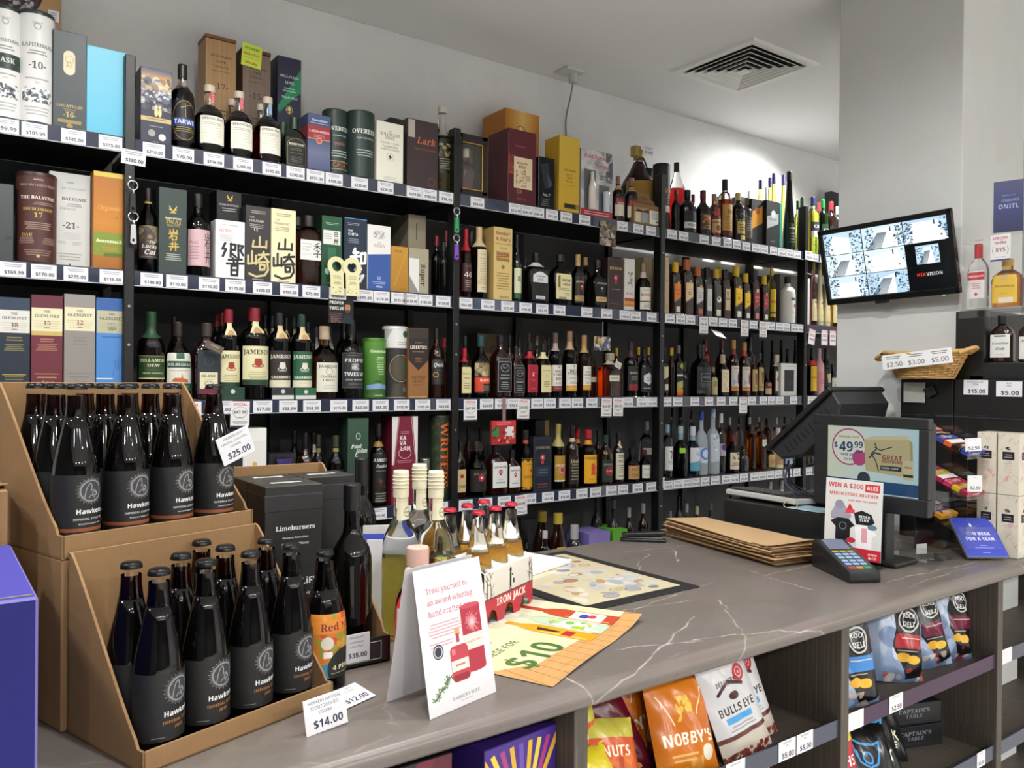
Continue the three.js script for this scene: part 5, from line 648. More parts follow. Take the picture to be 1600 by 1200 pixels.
{ const g = boxGeo(0.098, 0.086, 0.001, 0.0003, { front: A('#131214').t('PROPER', 0.15, 0.56, '#e8e6e4', 'b', 0.32, 0.2).t('TWELVE', 0.38, 0.58, '#e8e6e4', 'b', 0.33, 0.2).l(0.58, 4, 0.5, '#a07a78', 0.3, 0.07).z(14, ['#6a4a40', '#8a6050', '#4a3430'], 0.1, 0.8, 0.6, 0.18, 0.08).c(0.76, 0.34, 0.11, '#b07a5c', 0.21).r(0.65, 0.1, 0.22, 0.1, '#2a1a14').c(0.76, 0.5, 0.09, '#5a3424', 0.08).c(0.72, 0.32, 0.014, '#2a1814').c(0.8, 0.32, 0.014, '#2a1814').p([[0.55, 1], [0.62, 0.66], [0.9, 0.62], [1, 1]], '#202a36'), side: '#1a1a1c' }); solo('promo_card', g, 0.3, 'black promotional card with bearded man hanging under second shelf', 'card', [1.228,1.701,.004]); }
cn([1.393,1.425,-.06,.088,.229], A('#4d8230').g(0, 0, 1, 1, ['#558a34', '#47792c', '#3c6826']).t('Connemara', 0.2, 0.62, '#e8ecd8', 'I', 0.52, 0.1).l(0.3, 5, 0.3, '#d8e4c0', 0.56, 0.04).l(0.5, 3, 0.25, '#d8e4c0', 0.58, 0.04).p([[0.3, 0.72], [0.45, 0.7], [0.6, 0.73]], '#1d2a18').p([[0.1, 0.78], [0.5, 0.75], [1, 0.8], [1, 0.88], [0.1, 0.86]], '#7a9ac0').p([[0, 0.86], [0.6, 0.84], [1, 0.88], [1, 0.92], [0, 0.92]], '#3a5a34').l(0.95, 1, 0.3, '#d8e4c0'), '#3f6e28', '#4a7a30', 'bright green whiskey tube with landscape');
cn([1.486,1.425,-.07,.099,.278], A('#2b2a27').r(0, 0, 1, 0.29, '#d8d8d4').p([[0, 0], [0.3, 0], [0, 0.25]], '#a8a8a6').c(0.66, 0.09, 0.09, '#1f5a40', 0.05).l(0.2, 2, 0.4, '#888', 0.6, 0.03).o(0.52, 0.58, 0.33, '#a08a62', 0.02, 0.19).c(0.52, 0.58, 0.3, '#4a4234', 0.17).c(0.64, 0.57, 0.08, '#24513c', 0.05).p([[0.3, 0.8], [0.8, 0.8], [0.9, 1], [0.2, 1]], '#423c32').c(0.64, 0.88, 0.07, '#6a6254'), '#2b2a27', '#d0d0cc', 'tall tube with white top and green dot');
bx([1.562,1.425,-.018,.091,.274], A('#8f6338').p([[0, 0], [1, 0], [1, 0.45], [0.5, 0.6], [0, 0.45]], '#2a2321').p([[0, 0], [1, 0], [1, 0.14], [0, 0.14]], '#37302e').t('LIBERTIES', 0.27, 0.84, '#eae6de', 'b', 0.5, 0.07).t('DUBLIN', 0.2, 0.34, '#b8763c', 'b', 0.5, 0.03).t('IRISH WHISKEY', 0.33, 0.6, '#c07c40', 'b', 0.5, 0.03).l(0.42, 3, 0.36, '#b8763c', 0.5, 0.025).t('COPPER', 0.7, 0.7, '#4a2e18', 'S', 0.5, 0.06).t('ALLEY', 0.75, 0.6, '#5a3a20', 'S', 0.5, 0.04).l(0.8, 1, 0.5, '#5a3a20').l(0.97, 1, 0.9, '#d8b48a'), '#7a5230', 'black and copper whiskey box with pointed panel', { d: .036 });
bt([1.664,1.425,-.055,.059,.28], 'std', G.darkamber, '#161414', A('#232223').r(0, 0.06, 1, 0.3, '#3a3c3e').t('Quiet', 0.24, 0.8, '#e2e4e4', 'I', 0.5, 0.2).l(0.44, 1, 0.6, '#aaa').o(0.25, 0.62, 0.14, gold, 0.04).r(0.1, 0.76, 0.85, 0.16, '#2a2826'), 'dark round bottle with black label and gold ring', { lab: [0.2, 0.56] });
bt([1.757,1.425,-.15,.043,.248], 'std', G.amber, '#a01a2c', null, 'rear amber bottle with crimson cap beside post');
tags(2, 1, [[.683, '$55.00'], [.809, '$52.00'], [.945, '$77.00'], [1.035, '$58.99'], [1.122, '$58.99'], [1.224, '$115.00'], [1.31, '$60.00'], [1.391, '$88.00'], [1.481, '$155.00'], [1.572, '$105.00'], [1.665, '$65.00']]);
special(2, 1, .866, '$47.99', 'under third shelf above white boxed whisky', -0.02);
special(2, 1, .709, '$49.99', 'half hidden behind cardboard tray under third shelf');
ctx(2, 2);
bt([1.797,1.425,-.055,.052,.205], 'flask', G.amber, '#b0182e', A('#ddd29e').t("Maker's", 0.25, 0.85, '#3a3224', 's', 0.5, 0.14).t('Mark', 0.42, 0.6, '#3a3224', 's', 0.5, 0.14).l(0.6, 3, 0.7, '#8a7c50', 0.5, 0.09), 'bourbon bottle with red wax and square cream label', { n: 5, sz: 0.8, a: 0.76, lab: [0.1, 0.62], neck: [0.72, 0.86, '#a8162c'] });
bt([1.855,1.425,-.14,.043,.261], 'std', G.darkgreen, '#1c3a30', null, 'rear bottle with dark green cap beside post');
bt([1.876,1.425,-.055,.077,.26], 'squat', G.deep, '#23454a', A('#2a1a12').z(26, ['#b8a680', '#8a7650', '#d0c298', '#a08c62'], 0, 0.05, 1, 0.42, 0.22).r(0, 0.5, 1, 0.2, '#d8442a').t('BUFFALO', 0.6, 0.7, '#f0d8c8', 'b', 0.6, 0.12).r(0, 0.7, 0.4, 0.25, '#c8401e').l(0.76, 3, 0.6, '#a8928a', 0.65, 0.06), 'rounded bourbon bottle with tan buffalo and orange label', { lab: [0.08, 0.58], a: 1.2 });
bx([2.062,1.425,-.26,.132,.284], A('#6a5436').z(10, ['#5a4428'], 0, 0, 1, 1, 0.2), '#5c472c', 'wooden case at the back behind square black bottles', { d: 0.08 });
const jd = (bg = '#17181a', f = '#c9cacc') => A(bg).f(0.04, 0.03, 0.92, 0.94, f, 0.02).t("JACK DANIEL'S", 0.12, 0.84, f, 'S', 0.5, 0.1).o(0.5, 0.3, 0.3, f, 0.03, 0.11).t('No.7', 0.3, 0.34, f, 'S', 0.5, 0.1).t('Tennessee', 0.5, 0.66, f, 'I', 0.5, 0.08).t('WHISKEY', 0.6, 0.7, f, 'S', 0.5, 0.07).l(0.7, 4, 0.6, f, 0.5, 0.06);
const jdo = { n: 6, sz: 0.9, a: 0.77, lab: [0.09, 0.64], cap: 0.86 };
bt([1.977,1.425,-.055,.081,.265], 'flask', G.darkamber, '#131314', jd(), 'large square whiskey bottle with black label', jdo);
bt([2.06,1.425,-.055,.063,.221], 'flask', G.darkamber, '#131314', jd(), 'smaller square whiskey bottle with black label', jdo);
bt([2.133,1.425,-.055,.061,.238], 'flask', G.amber, '#141415', A('#a31e30').t('J D', 0.3, 0.3, '#e0a8a8', 'S').p([[0.4, 0.42], [0.5, 0.28], [0.6, 0.42]], '#e8c8b8').l(0.55, 1, 0.5, '#d89a9a').l(0.85, 1, 0.4, '#e0b0b0'), 'square whiskey bottle with plain red label', { ...jdo, lab: [0.1, 0.6], neck: [0.72, 0.84, '#b0202e', 3.1] });
bt([2.207,1.425,-.055,.062,.237], 'flask', G.amber, '#141415', A('#d9d09c').t('Jack Daniels', 0.2, 0.7, '#5a5030', 'S', 0.5, 0.1).o(0.5, 0.4, 0.16, '#a89a60', 0.02).l(0.6, 3, 0.6, '#8a7e50', 0.5, 0.08), 'square whiskey bottle with plain cream label', { ...jdo, lab: [0.1, 0.6], neck: [0.72, 0.84, '#d4cc9a', 3.1] });
for (const [P, i] of [[[2.092,1.425,-.15,.034,.276], 0], [[2.156,1.425,-.16,.034,.281], 1], [[2.232,1.425,-.19,.038,.29], 2], [[2.261,1.425,-.17,.035,.278], 3]]) bt(P, 'std', G.darkamber, ['#1c1a18', '#241e1a', '#6a5438', '#8a7458'][i], null, 'rear whiskey bottle with ' + ['black', 'brown black', 'bronze', 'tan'][i] + ' cap behind square bottles');
const wt = (t2, num, base) => A('#d8d4c8').z(5, ['#777'], 0.42, 0.05, 0.16, 0.07, 0.06).t('WILD', 0.25, 0.6, '#33302c', 'S', 0.5, 0.1).t('TURKEY', 0.36, 0.8, '#33302c', 'S', 0.5, 0.1).t(num, 0.52, 0.62, t2, 'S', 0.5, 0.13).l(0.66, 2, 0.6, '#888', 0.5, 0.05).r(0, 0.8, 1, 0.2, base).l(0.88, 1, 0.6, '#e8d8c8');
bt([2.276,1.425,-.055,.06,.287], 'std', G.deep, '#5e4a4a', wt('#8a1e2c', '101', '#7a2430'), 'bourbon bottle with white label reading 101', { lab: [0.1, 0.5], neck: [0.72, 0.85, '#a89490'] });
bt([2.359,1.425,-.055,.066,.298], 'std', G.deep, '#8a6a54', wt('#8a8478', 'KENTUCKY', '#cf9428'), 'bourbon bottle, white label, amber band, left of two', { lab: [0.1, 0.5], neck: [0.72, 0.85, '#b89878'] });
bt([2.445,1.425,-.055,.064,.283], 'std', G.amber, '#a88454', wt('#8a8478', 'RARE', '#cf9428'), 'bourbon bottle, white label, amber band, right of two', { lab: [0.12, 0.5], a: 0.8, neck: [0.72, 0.85, '#b8985c'] });
bt([2.476,1.425,-.15,.036,.277], 'std', G.darkgreen, '#1a241c', null, 'rear dark bottle between white labelled bourbons');
bt([2.312,1.425,-.15,.035,.27], 'std', G.darkamber, '#1a1714', null, 'rear dark bottle behind cream labelled whiskey');
bt([2.531,1.425,-.1,.045,.234], 'std', G.amber, '#2a241e', A('#c8c0a4').l(0.4, 2, 0.7, '#777', 0.5, 0.1), 'narrow amber bottle with small low label', { lab: [0.3, 0.4] });
bt([2.603,1.425,-.055,.114,.206], 'flask', G.honey, '#b7ac96', A('#cfcbb8').t('LIMESTONE', 0.5, 0.8, '#4a463c', 'S', 0.5, 0.3), 'wide faceted golden bottle with narrow cream label', { n: 7, sz: 0.6, a: 0.5, lab: [0.36, 0.5], cap: 0.84, neck: [0.74, 0.84, '#c8c0ac'] });
{ const g = boxGeo(0.04, 0.03, 0.001, 0.0003, { front: A('#d6d2bc').l(0.25, 4, 0.7, '#8a8670', 0.5, 0.16), side: '#c8c4ae' }); const m = solo('neck_tag', g, 0.5, 'small cream neck tag on wide faceted golden bottle', 'tag', [2.596,1.561,.005]); m.rotation.z = -0.4; }
{ const t = thing('shelf_wobbler', 'small picture sign on clear stem under second shelf, middle bay', 'sign', [2.495,1.639,.012]); const g = boxGeo(0.1, 0.062, 0.001, 0.0003, { front: A('#b0a88c').z(40, ['#1c2a6a', '#2a2418', '#d8c898', '#c89a3a', '#e0dcd0', '#3a4a8a'], 0, 0, 1, 1, 0.14), side: '#999' }); part('sign_panel', g, g.userData.sheet.mat(0.3), t); part('stem', at(slab(0.006, 0.07, 0.001, 0.0003), 0.002, 0.095, 0), M('#c8ccd0', 0.2, { transmission: 0.8, thickness: 0 }), t); }
bt([2.74,1.425,-.055,.07,.263], 'std', G.black, '#2a1c20', A('#1e1c1e').t('HOWLER', 0.28, 0.8, '#cfc6b0', 'S', 0.5, 0.1).l(0.42, 3, 0.6, '#a89a78', 0.5, 0.06).r(0.1, 0.74, 0.8, 0.24, '#8a1c2a'), 'black bottle with small red base label', { lab: [0.12, 0.56], neck: [0.72, 0.86, '#4a2630'] });
bt([2.83,1.425,-.055,.068,.234], 'std', G.black, '#141416', A('#1a1a1c').p([[0.5, 0.2], [0.85, 0.32], [0.85, 0.58], [0.5, 0.7], [0.15, 0.58], [0.15, 0.32]], '#c8ccd0').t('13', 0.46, 0.36, '#33363a', 'S', 0.5, 0.2).t('BOURBON', 0.83, 0.7, '#c8ccd0', 'b', 0.5, 0.06), 'black bottle with pale hexagon label', { lab: [0.1, 0.6] });
bt([2.738,1.425,-.15,.037,.236], 'std', G.darkamber, '#c09a1c', null, 'rear bottle with yellow cap behind golden faceted bottle');
bt([2.886,1.425,-.15,.038,.245], 'std', G.darkamber, '#c09a1c', null, 'rear bottle with yellow cap behind red base label');
bt([2.937,1.425,-.13,.038,.245], 'std', G.darkamber, '#c8a220', null, 'rear bottle with yellow cap beside right post');
tags(2, 2, [[1.872, '$60.00'], [1.946, '$74.00'], [2.009, '$72.00'], [2.134, '$53.00'], [2.203, '$53.00'], [2.288, '$55.00'], [2.36, '$47.00'], [2.445, '$48.00'], [2.668, '$50.00'], [2.76, '$129.00'], [2.829, '$120.00']]);
special(2, 2, 1.791, '$47.99', 'under third shelf below red wax bottle');
special(2, 2, 2.056, '$49.99', 'under third shelf below smaller square black bottle', -0.04);
special(2, 2, 2.531, '$42.99', 'under third shelf, left of the adjoining two', -0.03);
special(2, 2, 2.603, '$58.99', 'under third shelf, right of the adjoining two', -0.03);
{ const t = thing('hanging_sampler', 'red hanging sampler strip on clear stem above white labelled bourbons', 'display', [1.952,1.233,.012]); const g = boxGeo(0.125, 0.1, 0.014, 0.002, { front: A('#a83232').r(0, 0, 1, 0.2, '#c8363e').l(0.06, 2, 0.7, '#f0c8c8', 0.5, 0.07).r(0.03, 0.26, 0.25, 0.4, '#2a8a4a').r(0.55, 0.25, 0.36, 0.4, '#d8d8d4').z(20, ['#6a1a1c', '#d88a7a', '#e0d0c0'], 0, 0.2, 1, 0.8, 0.08), side: '#8a2a2a' }); part('sampler_pack', g, g.userData.sheet.mat(0.3), t); part('stem', at(slab(0.016, 0.1, 0.002, 0.0005), 0, 0.145, 0), M('#c8a8a0', 0.2, { transmission: 0.6, thickness: 0 }), t); }
ctx(2, 3);
bt([2.972,1.425,-.055,.038,.246], 'std', G.black, '#1c1c1e', A('#1b1b1c').p([[0, 0.1], [1, 0.1], [1, 0.4], [0, 0.55]], '#d6cfa4').r(0.2, 0.7, 0.6, 0.2, '#d0ccc0'), 'dark rum bottle with slanted cream label beside post', { lab: [0.08, 0.66] });
bt([3.049,1.425,-.08,.045,.245], 'std', G.darkamber, '#d8a01c', null, 'dark rum bottle with orange yellow cap');
bt([3.073,1.425,-.055,.045,.258], 'std', G.black, '#6a685e', A('#15151a').c(0.6, 0.1, 0.3, '#9aa040').r(0, 0.36, 1, 0.05, '#d8d4c8').p([[0, 0.6], [1, 0.5], [1, 0.75], [0, 0.8]], '#a8aa6a').g(0, 0.8, 1, 0.2, ['#e0a020', '#c8461c']), 'dark rum bottle with grey cap and bright base', { lab: [0.02, 0.66] });
bt([3.192,1.425,-.12,.06,.18], 'squat', G.smoke, '#3a3a3c', null, 'grey glass skull shaped bottle at the back');
bt([3.236,1.425,-.055,.105,.267], 'squat', G.black, '#18181a', A('#1c1d20').f(0.18, 0.24, 0.64, 0.3, '#6a6e74', 0.03).t('KRAKEN', 0.38, 0.5, '#8a8e94', 'S', 0.5, 0.08).z(14, ['#3a3d44', '#4a4e56'], 0, 0.6, 1, 0.4, 0.14), 'bulky black rum bottle with embossed grey label', { lab: [0.06, 0.56], cap: 0.8 });
bt([3.393,1.425,-.16,.062,.299], 'high', M('#7a0e18', 0.12, { clearcoat: 0.6 }), '#8a1420', null, 'glossy red bottle behind bulky black rum');
bt([3.334,1.425,-.055,.047,.153], 'squat', G.honey, '#8a8060', A('#b8ae78').c(0.5, 0.4, 0.3, '#9a8c50'), 'small bottle with yellowish round label', { lab: [0.06, 0.66] });
bt([3.456,1.425,-.1,.068,.298], 'std', G.darkamber, '#4a2a22', null, 'rear dark bottle with brown cap');
bt([3.408,1.425,-.055,.067,.221], 'flask', G.deep, '#b7a88c', A('#d3c5a6').t('SAILOR', 0.2, 0.5, '#a85a3a', 'S', 0.5, 0.08).q([[0.2, 0.4], [0.4, 0.3], [0.7, 0.42], [0.5, 0.55]], '#a84a34', 0.03).q([[0.2, 0.7], [0.3, 0.6], [0.4, 0.9]], '#a84a34', 0.03).l(0.75, 3, 0.4, '#8a7a58', 0.66, 0.07), 'square rum bottle with cream label and red scrawl', { n: 5, sz: 0.7, a: 0.76, lab: [0.1, 0.64], cap: 0.78 });
const capm = A('#cfcac0').t('Captain Morgan', 0.1, 0.85, '#5a2a20', 'S', 0.5, 0.1).p([[0.6, 0.2], [0.8, 0.28], [0.85, 0.6], [0.72, 0.78], [0.5, 0.7], [0.48, 0.4]], '#3a2a4a').p([[0.55, 0.4], [0.75, 0.3], [0.8, 0.55], [0.6, 0.65]], '#7a2430').p([[0.1, 0.5], [0.4, 0.66], [0.1, 0.8]], '#9ab0c8').r(0, 0.82, 1, 0.18, '#c88a4a').l(0.88, 1, 0.7, '#6a3a1a');
bt([3.497,1.425,-.055,.058,.3], 'std', G.darkamber, '#b08a4e', capm, 'spiced rum bottle with red coated figure label, left of two', { lab: [0.1, 0.54], a: 1.2, neck: [0.74, 0.84, '#8a2a28'] });
bt([3.587,1.425,-.055,.062,.292], 'std', G.darkamber, '#b8823c', capm, 'spiced rum bottle with red coated figure label, right of two', { lab: [0.1, 0.54], a: 1.2, neck: [0.74, 0.84, '#b03a2c'] });
bt([3.731,1.425,-.13,.061,.328], 'std', G.smoke, '#1c1c1e', null, 'tall dark glass bottle behind spiced rum');
const tan = A('#b09a68').p([[0.3, 0.2], [0.7, 0.2], [0.6, 0.7], [0.4, 0.7]], '#7a4a30').l(0.78, 2, 0.7, '#6a5a34', 0.5, 0.06);
bt([3.666,1.425,-.055,.042,.221], 'std', G.amber, '#3a3430', tan, 'slim rum bottle with tan label, left of two', { lab: [0.12, 0.66] });
bt([3.721,1.425,-.055,.042,.239], 'std', G.amber, '#4a4440', tan, 'slim rum bottle with tan label, right of two', { lab: [0.12, 0.66] });
bt([3.783,1.425,-.055,.05,.127], 'squat', G.deep, '#1a1816', A('#5a2018').t('GIN', 0.2, 0.6, '#d8a88a', 'S').r(0, 0.5, 1, 0.5, '#b8a480'), 'short bottle with dark red and tan label', { lab: [0.08, 0.6] });
bt([3.869,1.425,-.055,.072,.231], 'flask', G.darkamber, '#d0c0a8', A('#d8d2c4').o(0.55, 0.4, 0.3, '#2a2a2c', 0.12).t('Sugar', 0.42, 0.8, '#b8432c', 'I', 0.45, 0.12).l(0.75, 2, 0.6, '#a84a34', 0.5, 0.07), 'flat rum bottle with white label and red script', { n: 4, sz: 0.6, a: 0.8, lab: [0.12, 0.6], neck: [0.72, 0.82, '#d2c2aa'] });
bx([3.932,1.425,-.018,.147,.183], A('#c6c6c2').l(0.08, 1, 0.5, '#777').r(0.2, 0.2, 0.62, 0.66, '#131315').z(6, ['#2e3036'], 0.24, 0.3, 0.5, 0.4, 0.1), '#b4b4b0', 'white box with dark cut window', { d: .033 });
for (const [P, i] of [[[3.938,1.425,-.2,.037,.315], 0], [[4.027,1.425,-.2,.037,.321], 1], [[4.113,1.425,-.2,.038,.327], 2], [[4.118,1.425,-.16,.045,.272], 3], [[4.251,1.425,-.2,.039,.334], 4]]) bt(P, 'taper', G.black, '#101012', null, 'rear black bottle, ' + ORD[i] + ' of five behind white window box');
tags(2, 3, [[2.93, '$40.99'], [3.009, '$55.00'], [3.132, '$70.99'], [3.238, '$60.00'], [3.332, '$78.00'], [3.429, '$52.00'], [3.582, '$62.00'], [3.68, '$47.00'], [3.752, '$56.95'], [3.826, '$42.00'], [3.949, '$48.00']]);
special(2, 3, 3.507, '$52.99', 'under third shelf below spiced rum bottles');
ctx(2, 4);
bt([4.203,1.425,-.055,.056,.277], 'std', G.black, '#1a1a22', A('#e0b41c').t('Kahlua', 0.45, 0.9, '#b8281c', 'S', 0.5, 0.14), 'coffee liqueur bottle with bright yellow label', { lab: [0.1, 0.62], neck: [0.64, 0.74, '#c83a24'] });
bt([4.273,1.425,-.055,.06,.278], 'std', G.pink, '#c0a0a8', A('#c98a94').l(0.4, 3, 0.6, '#a05a6a', 0.5, 0.09), 'pale pink cream liqueur bottle', { lab: [0.1, 0.5], neck: [0.66, 0.86, '#c49aa2'] });
bt([4.344,1.425,-.055,.057,.28], 'std', G.black, '#161418', A('#26301f').p([[0.2, 0.3], [0.8, 0.2], [0.9, 0.7], [0.3, 0.8]], '#c8c09a'), 'dark cream liqueur bottle with slanted label', { lab: [0.2, 0.56] });
bt([4.416,1.425,-.055,.054,.189], 'std', G.darkgreen, '#2a3a34', A('#cfcfc0').l(0.3, 4, 0.6, '#6a7a5a', 0.5, 0.12), 'green bottle with pale square label beside column', { lab: [0.1, 0.56] });
tags(2, 4, [[4.118, '$38.00'], [4.25, '$34.00'], [4.334, '$33.00']]);
special(2, 4, 4.174, '$32.99', 'under third shelf on last bay beside monitor');
// ================================================================ fourth shelf
ctx(3, 1);
bx([.851,1.019,-.018,.062,.309], A('#1b1c20').t('Canadian', 0.52, 0.8, '#d4d4d0', 'I', 0.5, 0.1).t('Club', 0.62, 0.5, '#d4d4d0', 'I', 0.5, 0.1).c(0.5, 0.42, 0.1, gold), '#15161a', 'black whisky box with white script', { d: 0.09 });
bx([.925,1.019,-.018,.082,.309], A('#d9d9d4').r(0, 0, 1, 0.14, '#e2e2de').c(0.5, 0.4, 0.1, '#c8a84a').t('Canadian', 0.5, 0.86, '#3c4048', 'I', 0.5, 0.12).t('Club', 0.6, 0.5, '#3c4048', 'I', 0.5, 0.12).l(0.8, 2, 0.5, '#aaa'), '#c2c2be', 'white whisky box with black script', { d: 0.09 });
{ const P = [1.03,1.019,-.03,.097,.217], [x, y, z, w, h] = P, t = thing('velvet_pouch', suf('purple pouch in black box with gold drawstring'), 'bag', [x, y, z]); const g = boxGeo(w, h, 0.07, 0.002, { side: '#181620' }); part('box_body', at(g, 0, 0, -0.01), 0.4, t); part('pouch', at(skin([[w * 0.36, 0.003], [w * 0.4, h * 0.3], [w * 0.34, h * 0.6], [w * 0.24, h * 0.8], [w * 0.3, h * 0.92], [0, h * 0.9]], 2, 0.35, 24), 0, 0, 0.012), M('#2e1c5a', 0.8, { sheen: 0.5 }), t); part('drawstring', tube([[-w * 0.36, h * 0.4, 0.03], [-w * 0.2, h * 0.78, 0.036], [0, h * 0.74, 0.04], [w * 0.2, h * 0.8, 0.036], [w * 0.36, h * 0.5, 0.03]], 0.003), M('#c9a536', 0.6), t); }
bt([1.116,1.019,-.15,.052,.289], 'std', G.black, '#1e1a1a', null, 'tall dark bottle with dotted black cap behind pouch');
bt([1.138,1.019,-.1,.061,.284], 'std', G.darkamber, '#17151a', null, 'dark amber bottle with black cap beside pouch');
bt([1.186,1.019,-.14,.048,.28], 'std', G.darkamber, '#2a2224', null, 'dark bottle with white paper neck strip', { neck: [0.74, 0.93, '#d4d0cc', 0.6] });
bt([1.185,1.019,-.09,.043,.275], 'std', G.black, '#33302a', null, 'dark bottle with ribbed brass cap, left', { neck: [0.76, 0.82, '#6a5c3a'] });
bt([1.238,1.019,-.055,.059,.272], 'std', G.black, '#3a382c', A('#d8d2b8').r(0, 0.0, 1, 0.24, '#20221e').t('PORTERS', 0.13, 0.8, '#d8d2b8', 'S', 0.5, 0.14).z(5, ['#777'], 0.4, 0.5, 0.3, 0.12, 0.08), 'dark bottle with cream label and black heading', { lab: [0.1, 0.54], neck: [0.78, 0.83, '#8a7a48'] });
bx([1.31,1.019,-.018,.085,.336], A('#2c4438').g(0, 0, 1, 1, ['#33503f', '#243a30']).o(0.5, 0.2, 0.1, '#c8ccc4', 0.03, 0.035).t('Paul', 0.31, 0.5, '#dfe2da', 'I', 0.4, 0.1).t('John', 0.36, 0.56, '#dfe2da', 'I', 0.66, 0.1).q([[0.55, 0.36], [0.35, 0.42], [0.6, 0.44]], '#dfe2da', 0.03).r(0, 0.82, 1, 0.04, '#2a8a4a'), '#213428', 'green box with white looping script', { d: 0.085 });
bt([1.411,1.019,-.055,.064,.312], 'std', G.black, '#161412', A('#15130f').t('AMRUT', 0.14, 0.9, '#e0e0dc', 'S', 0.5, 0.12).t('fusion', 0.26, 0.7, '#e0e0dc', 'I', 0.55, 0.12).l(0.35, 1, 0.8, '#aaa').z(10, ['#7a3a20', '#3a2416'], 0.1, 0.5, 0.7, 0.2, 0.12).l(0.8, 4, 0.7, '#b8b8b0', 0.5, 0.05), 'black bottle with white lettering and gold ring', { lab: [0.04, 0.64], neck: [0.72, 0.78, '#8a6a2a'] });
bx([1.506,1.019,-.018,.114,.339], A('#731a30').p([[0, 0], [0.25, 0], [0.06, 0.55], [0, 0.55]], '#d9d6d4').p([[1, 0], [0.78, 0], [0.95, 0.55], [1, 0.55]], '#d9d6d4').q([[0.28, 0], [0.08, 0.56]], '#e8d8d8', 0.015).q([[0.74, 0], [0.93, 0.56]], '#e8d8d8', 0.015).l(0.17, 2, 0.34, '#d8b0b8', 0.5, 0.02).t('KA', 0.245, 0.26, '#ece4e2', 'b', 0.42, 0.09).t('VA', 0.305, 0.26, '#ece4e2', 'b', 0.42, 0.09).t('LAN', 0.365, 0.4, '#ece4e2', 'b', 0.52, 0.09).o(0.5, 0.42, 0.24, '#d8b0b8', 0.025, 0.06).l(0.5, 2, 0.6, '#c89aa4', 0.5, 0.02), '#5c1426', 'crimson box with white side wedges', { d: 0.09 });
cn([1.678,1.019,-.05,.079,.338], A('#24301f').z(60, ['#1c2618', '#384a2c', '#6a3a1c'], 0, 0, 1, 1, 0.12).t('WRITERS', 0.46, 0.8, '#d8622a', 'S', 0.52, 0.34, Math.PI / 2), '#24301f', '#2a3424', 'dark green tube with sideways orange letters');
bt([1.612,1.019,-.05,.071,.17], 'std', G.black, M('#b8b8b6', 0.25, { metalness: 0.9 }), null, 'bottle with large silver cap before green tube', { cap: 0.6, capR: 0.62 });
tags(3, 1, [[1.387, '$112.00'], [1.492, '$95.00'], [1.657, '$90.00']]);
ctx(3, 2);
bt([1.78,1.019,-.055,.044,.232], 'flask', G.darkamber, '#1c1814', A('#d2b88a').c(0.5, 0.3, 0.25, '#a83030').t('100', 0.75, 0.8, '#4a2a1a', 'S'), 'bourbon bottle with tan label beside post', { n: 5, sz: 0.8, a: 0.76, lab: [0.1, 0.5] });
bt([1.859,1.019,-.055,.087,.228], 'squat', G.deep, '#2a2018', jimb('#17120f', '#8a8278'), 'stout bourbon bottle with black label', { lab: [0.1, 0.5] });
const jw = jimb('#d9d9d6', '#33353a').t('BOURBON', 0.8, 0.6, '#44484c', 'b', 0.5, 0.09).l(0.68, 1, 0.5, '#888');
const jo = { n: 5, sz: 0.85, a: 0.77, lab: [0.14, 0.62], cap: 0.8 };
bt([1.959,1.019,-.055,.086,.223], 'flask', G.darkamber, '#141414', jw, 'large square bourbon bottle with white label', jo);
bt([2.042,1.019,-.055,.066,.186], 'flask', G.darkamber, '#141414', jw, 'smaller square bourbon bottle with white label', jo);
bt([2.115,1.019,-.055,.064,.267], 'std', G.deep, '#2a2420', A('#cf9220').z(10, ['#1c1410'], 0, 0, 1, 0.12, 0.14).l(0.2, 1, 0.5, '#5a3a10').c(0.6, 0.4, 0.08, '#a83030').t('HONEY', 0.6, 0.8, '#6a4a14', 'I', 0.55, 0.16).z(8, ['#1c1410'], 0, 0.92, 1, 0.08, 0.1), 'bourbon bottle with ragged golden label', { lab: [0.05, 0.55], neck: [0.78, 0.86, '#b8483a'] });
bx([2.181,1.019,-.018,.099,.238], jimb('#1b2230', '#a8946a', '#b83a44').f(0.04, 0.02, 0.92, 0.96, '#5a5444', 0.015).r(0.14, 0.55, 0.72, 0.18, '#2a3648').l(0.6, 2, 0.5, '#6a7484', 0.5, 0.05).l(0.86, 2, 0.6, '#9a4a44', 0.5, 0.05), '#141a26', 'navy box with red seal', { d: .055 });
bx([2.337,1.019,-.22,.083,.297], A('#18202e').r(0.68, 0, 0.32, 1, '#a8823a'), '#121926', 'taller navy and gold box at the back', { d: .099 });
bt([2.297,1.019,-.055,.063,.288], 'std', G.deep, '#9a8a4a', A('#a8822c').t('JIM BEAM', 0.38, 0.9, '#e6dcc0', 'I', 0.5, 0.12).c(0.5, 0.55, 0.22, '#c88a9a').c(0.5, 0.55, 0.13, '#a83030').r(0, 0.94, 1, 0.06, '#d8d4c8'), 'bourbon bottle with gold label and pale gold neck', { lab: [0.12, 0.52], neck: [0.66, 0.84, '#a89a5a'] });
bt([2.379,1.019,-.055,.061,.279], 'std', G.darkamber, '#191512', A('#1d1813').t("Dicks", 0.2, 0.8, '#cfc6ae', 'S', 0.5, 0.12).l(0.3, 6, 0.7, '#b0a690', 0.5, 0.1), 'bourbon bottle with black label and pale lettering', { lab: [0.06, 0.52], neck: [0.74, 0.8, '#b8a888'] });
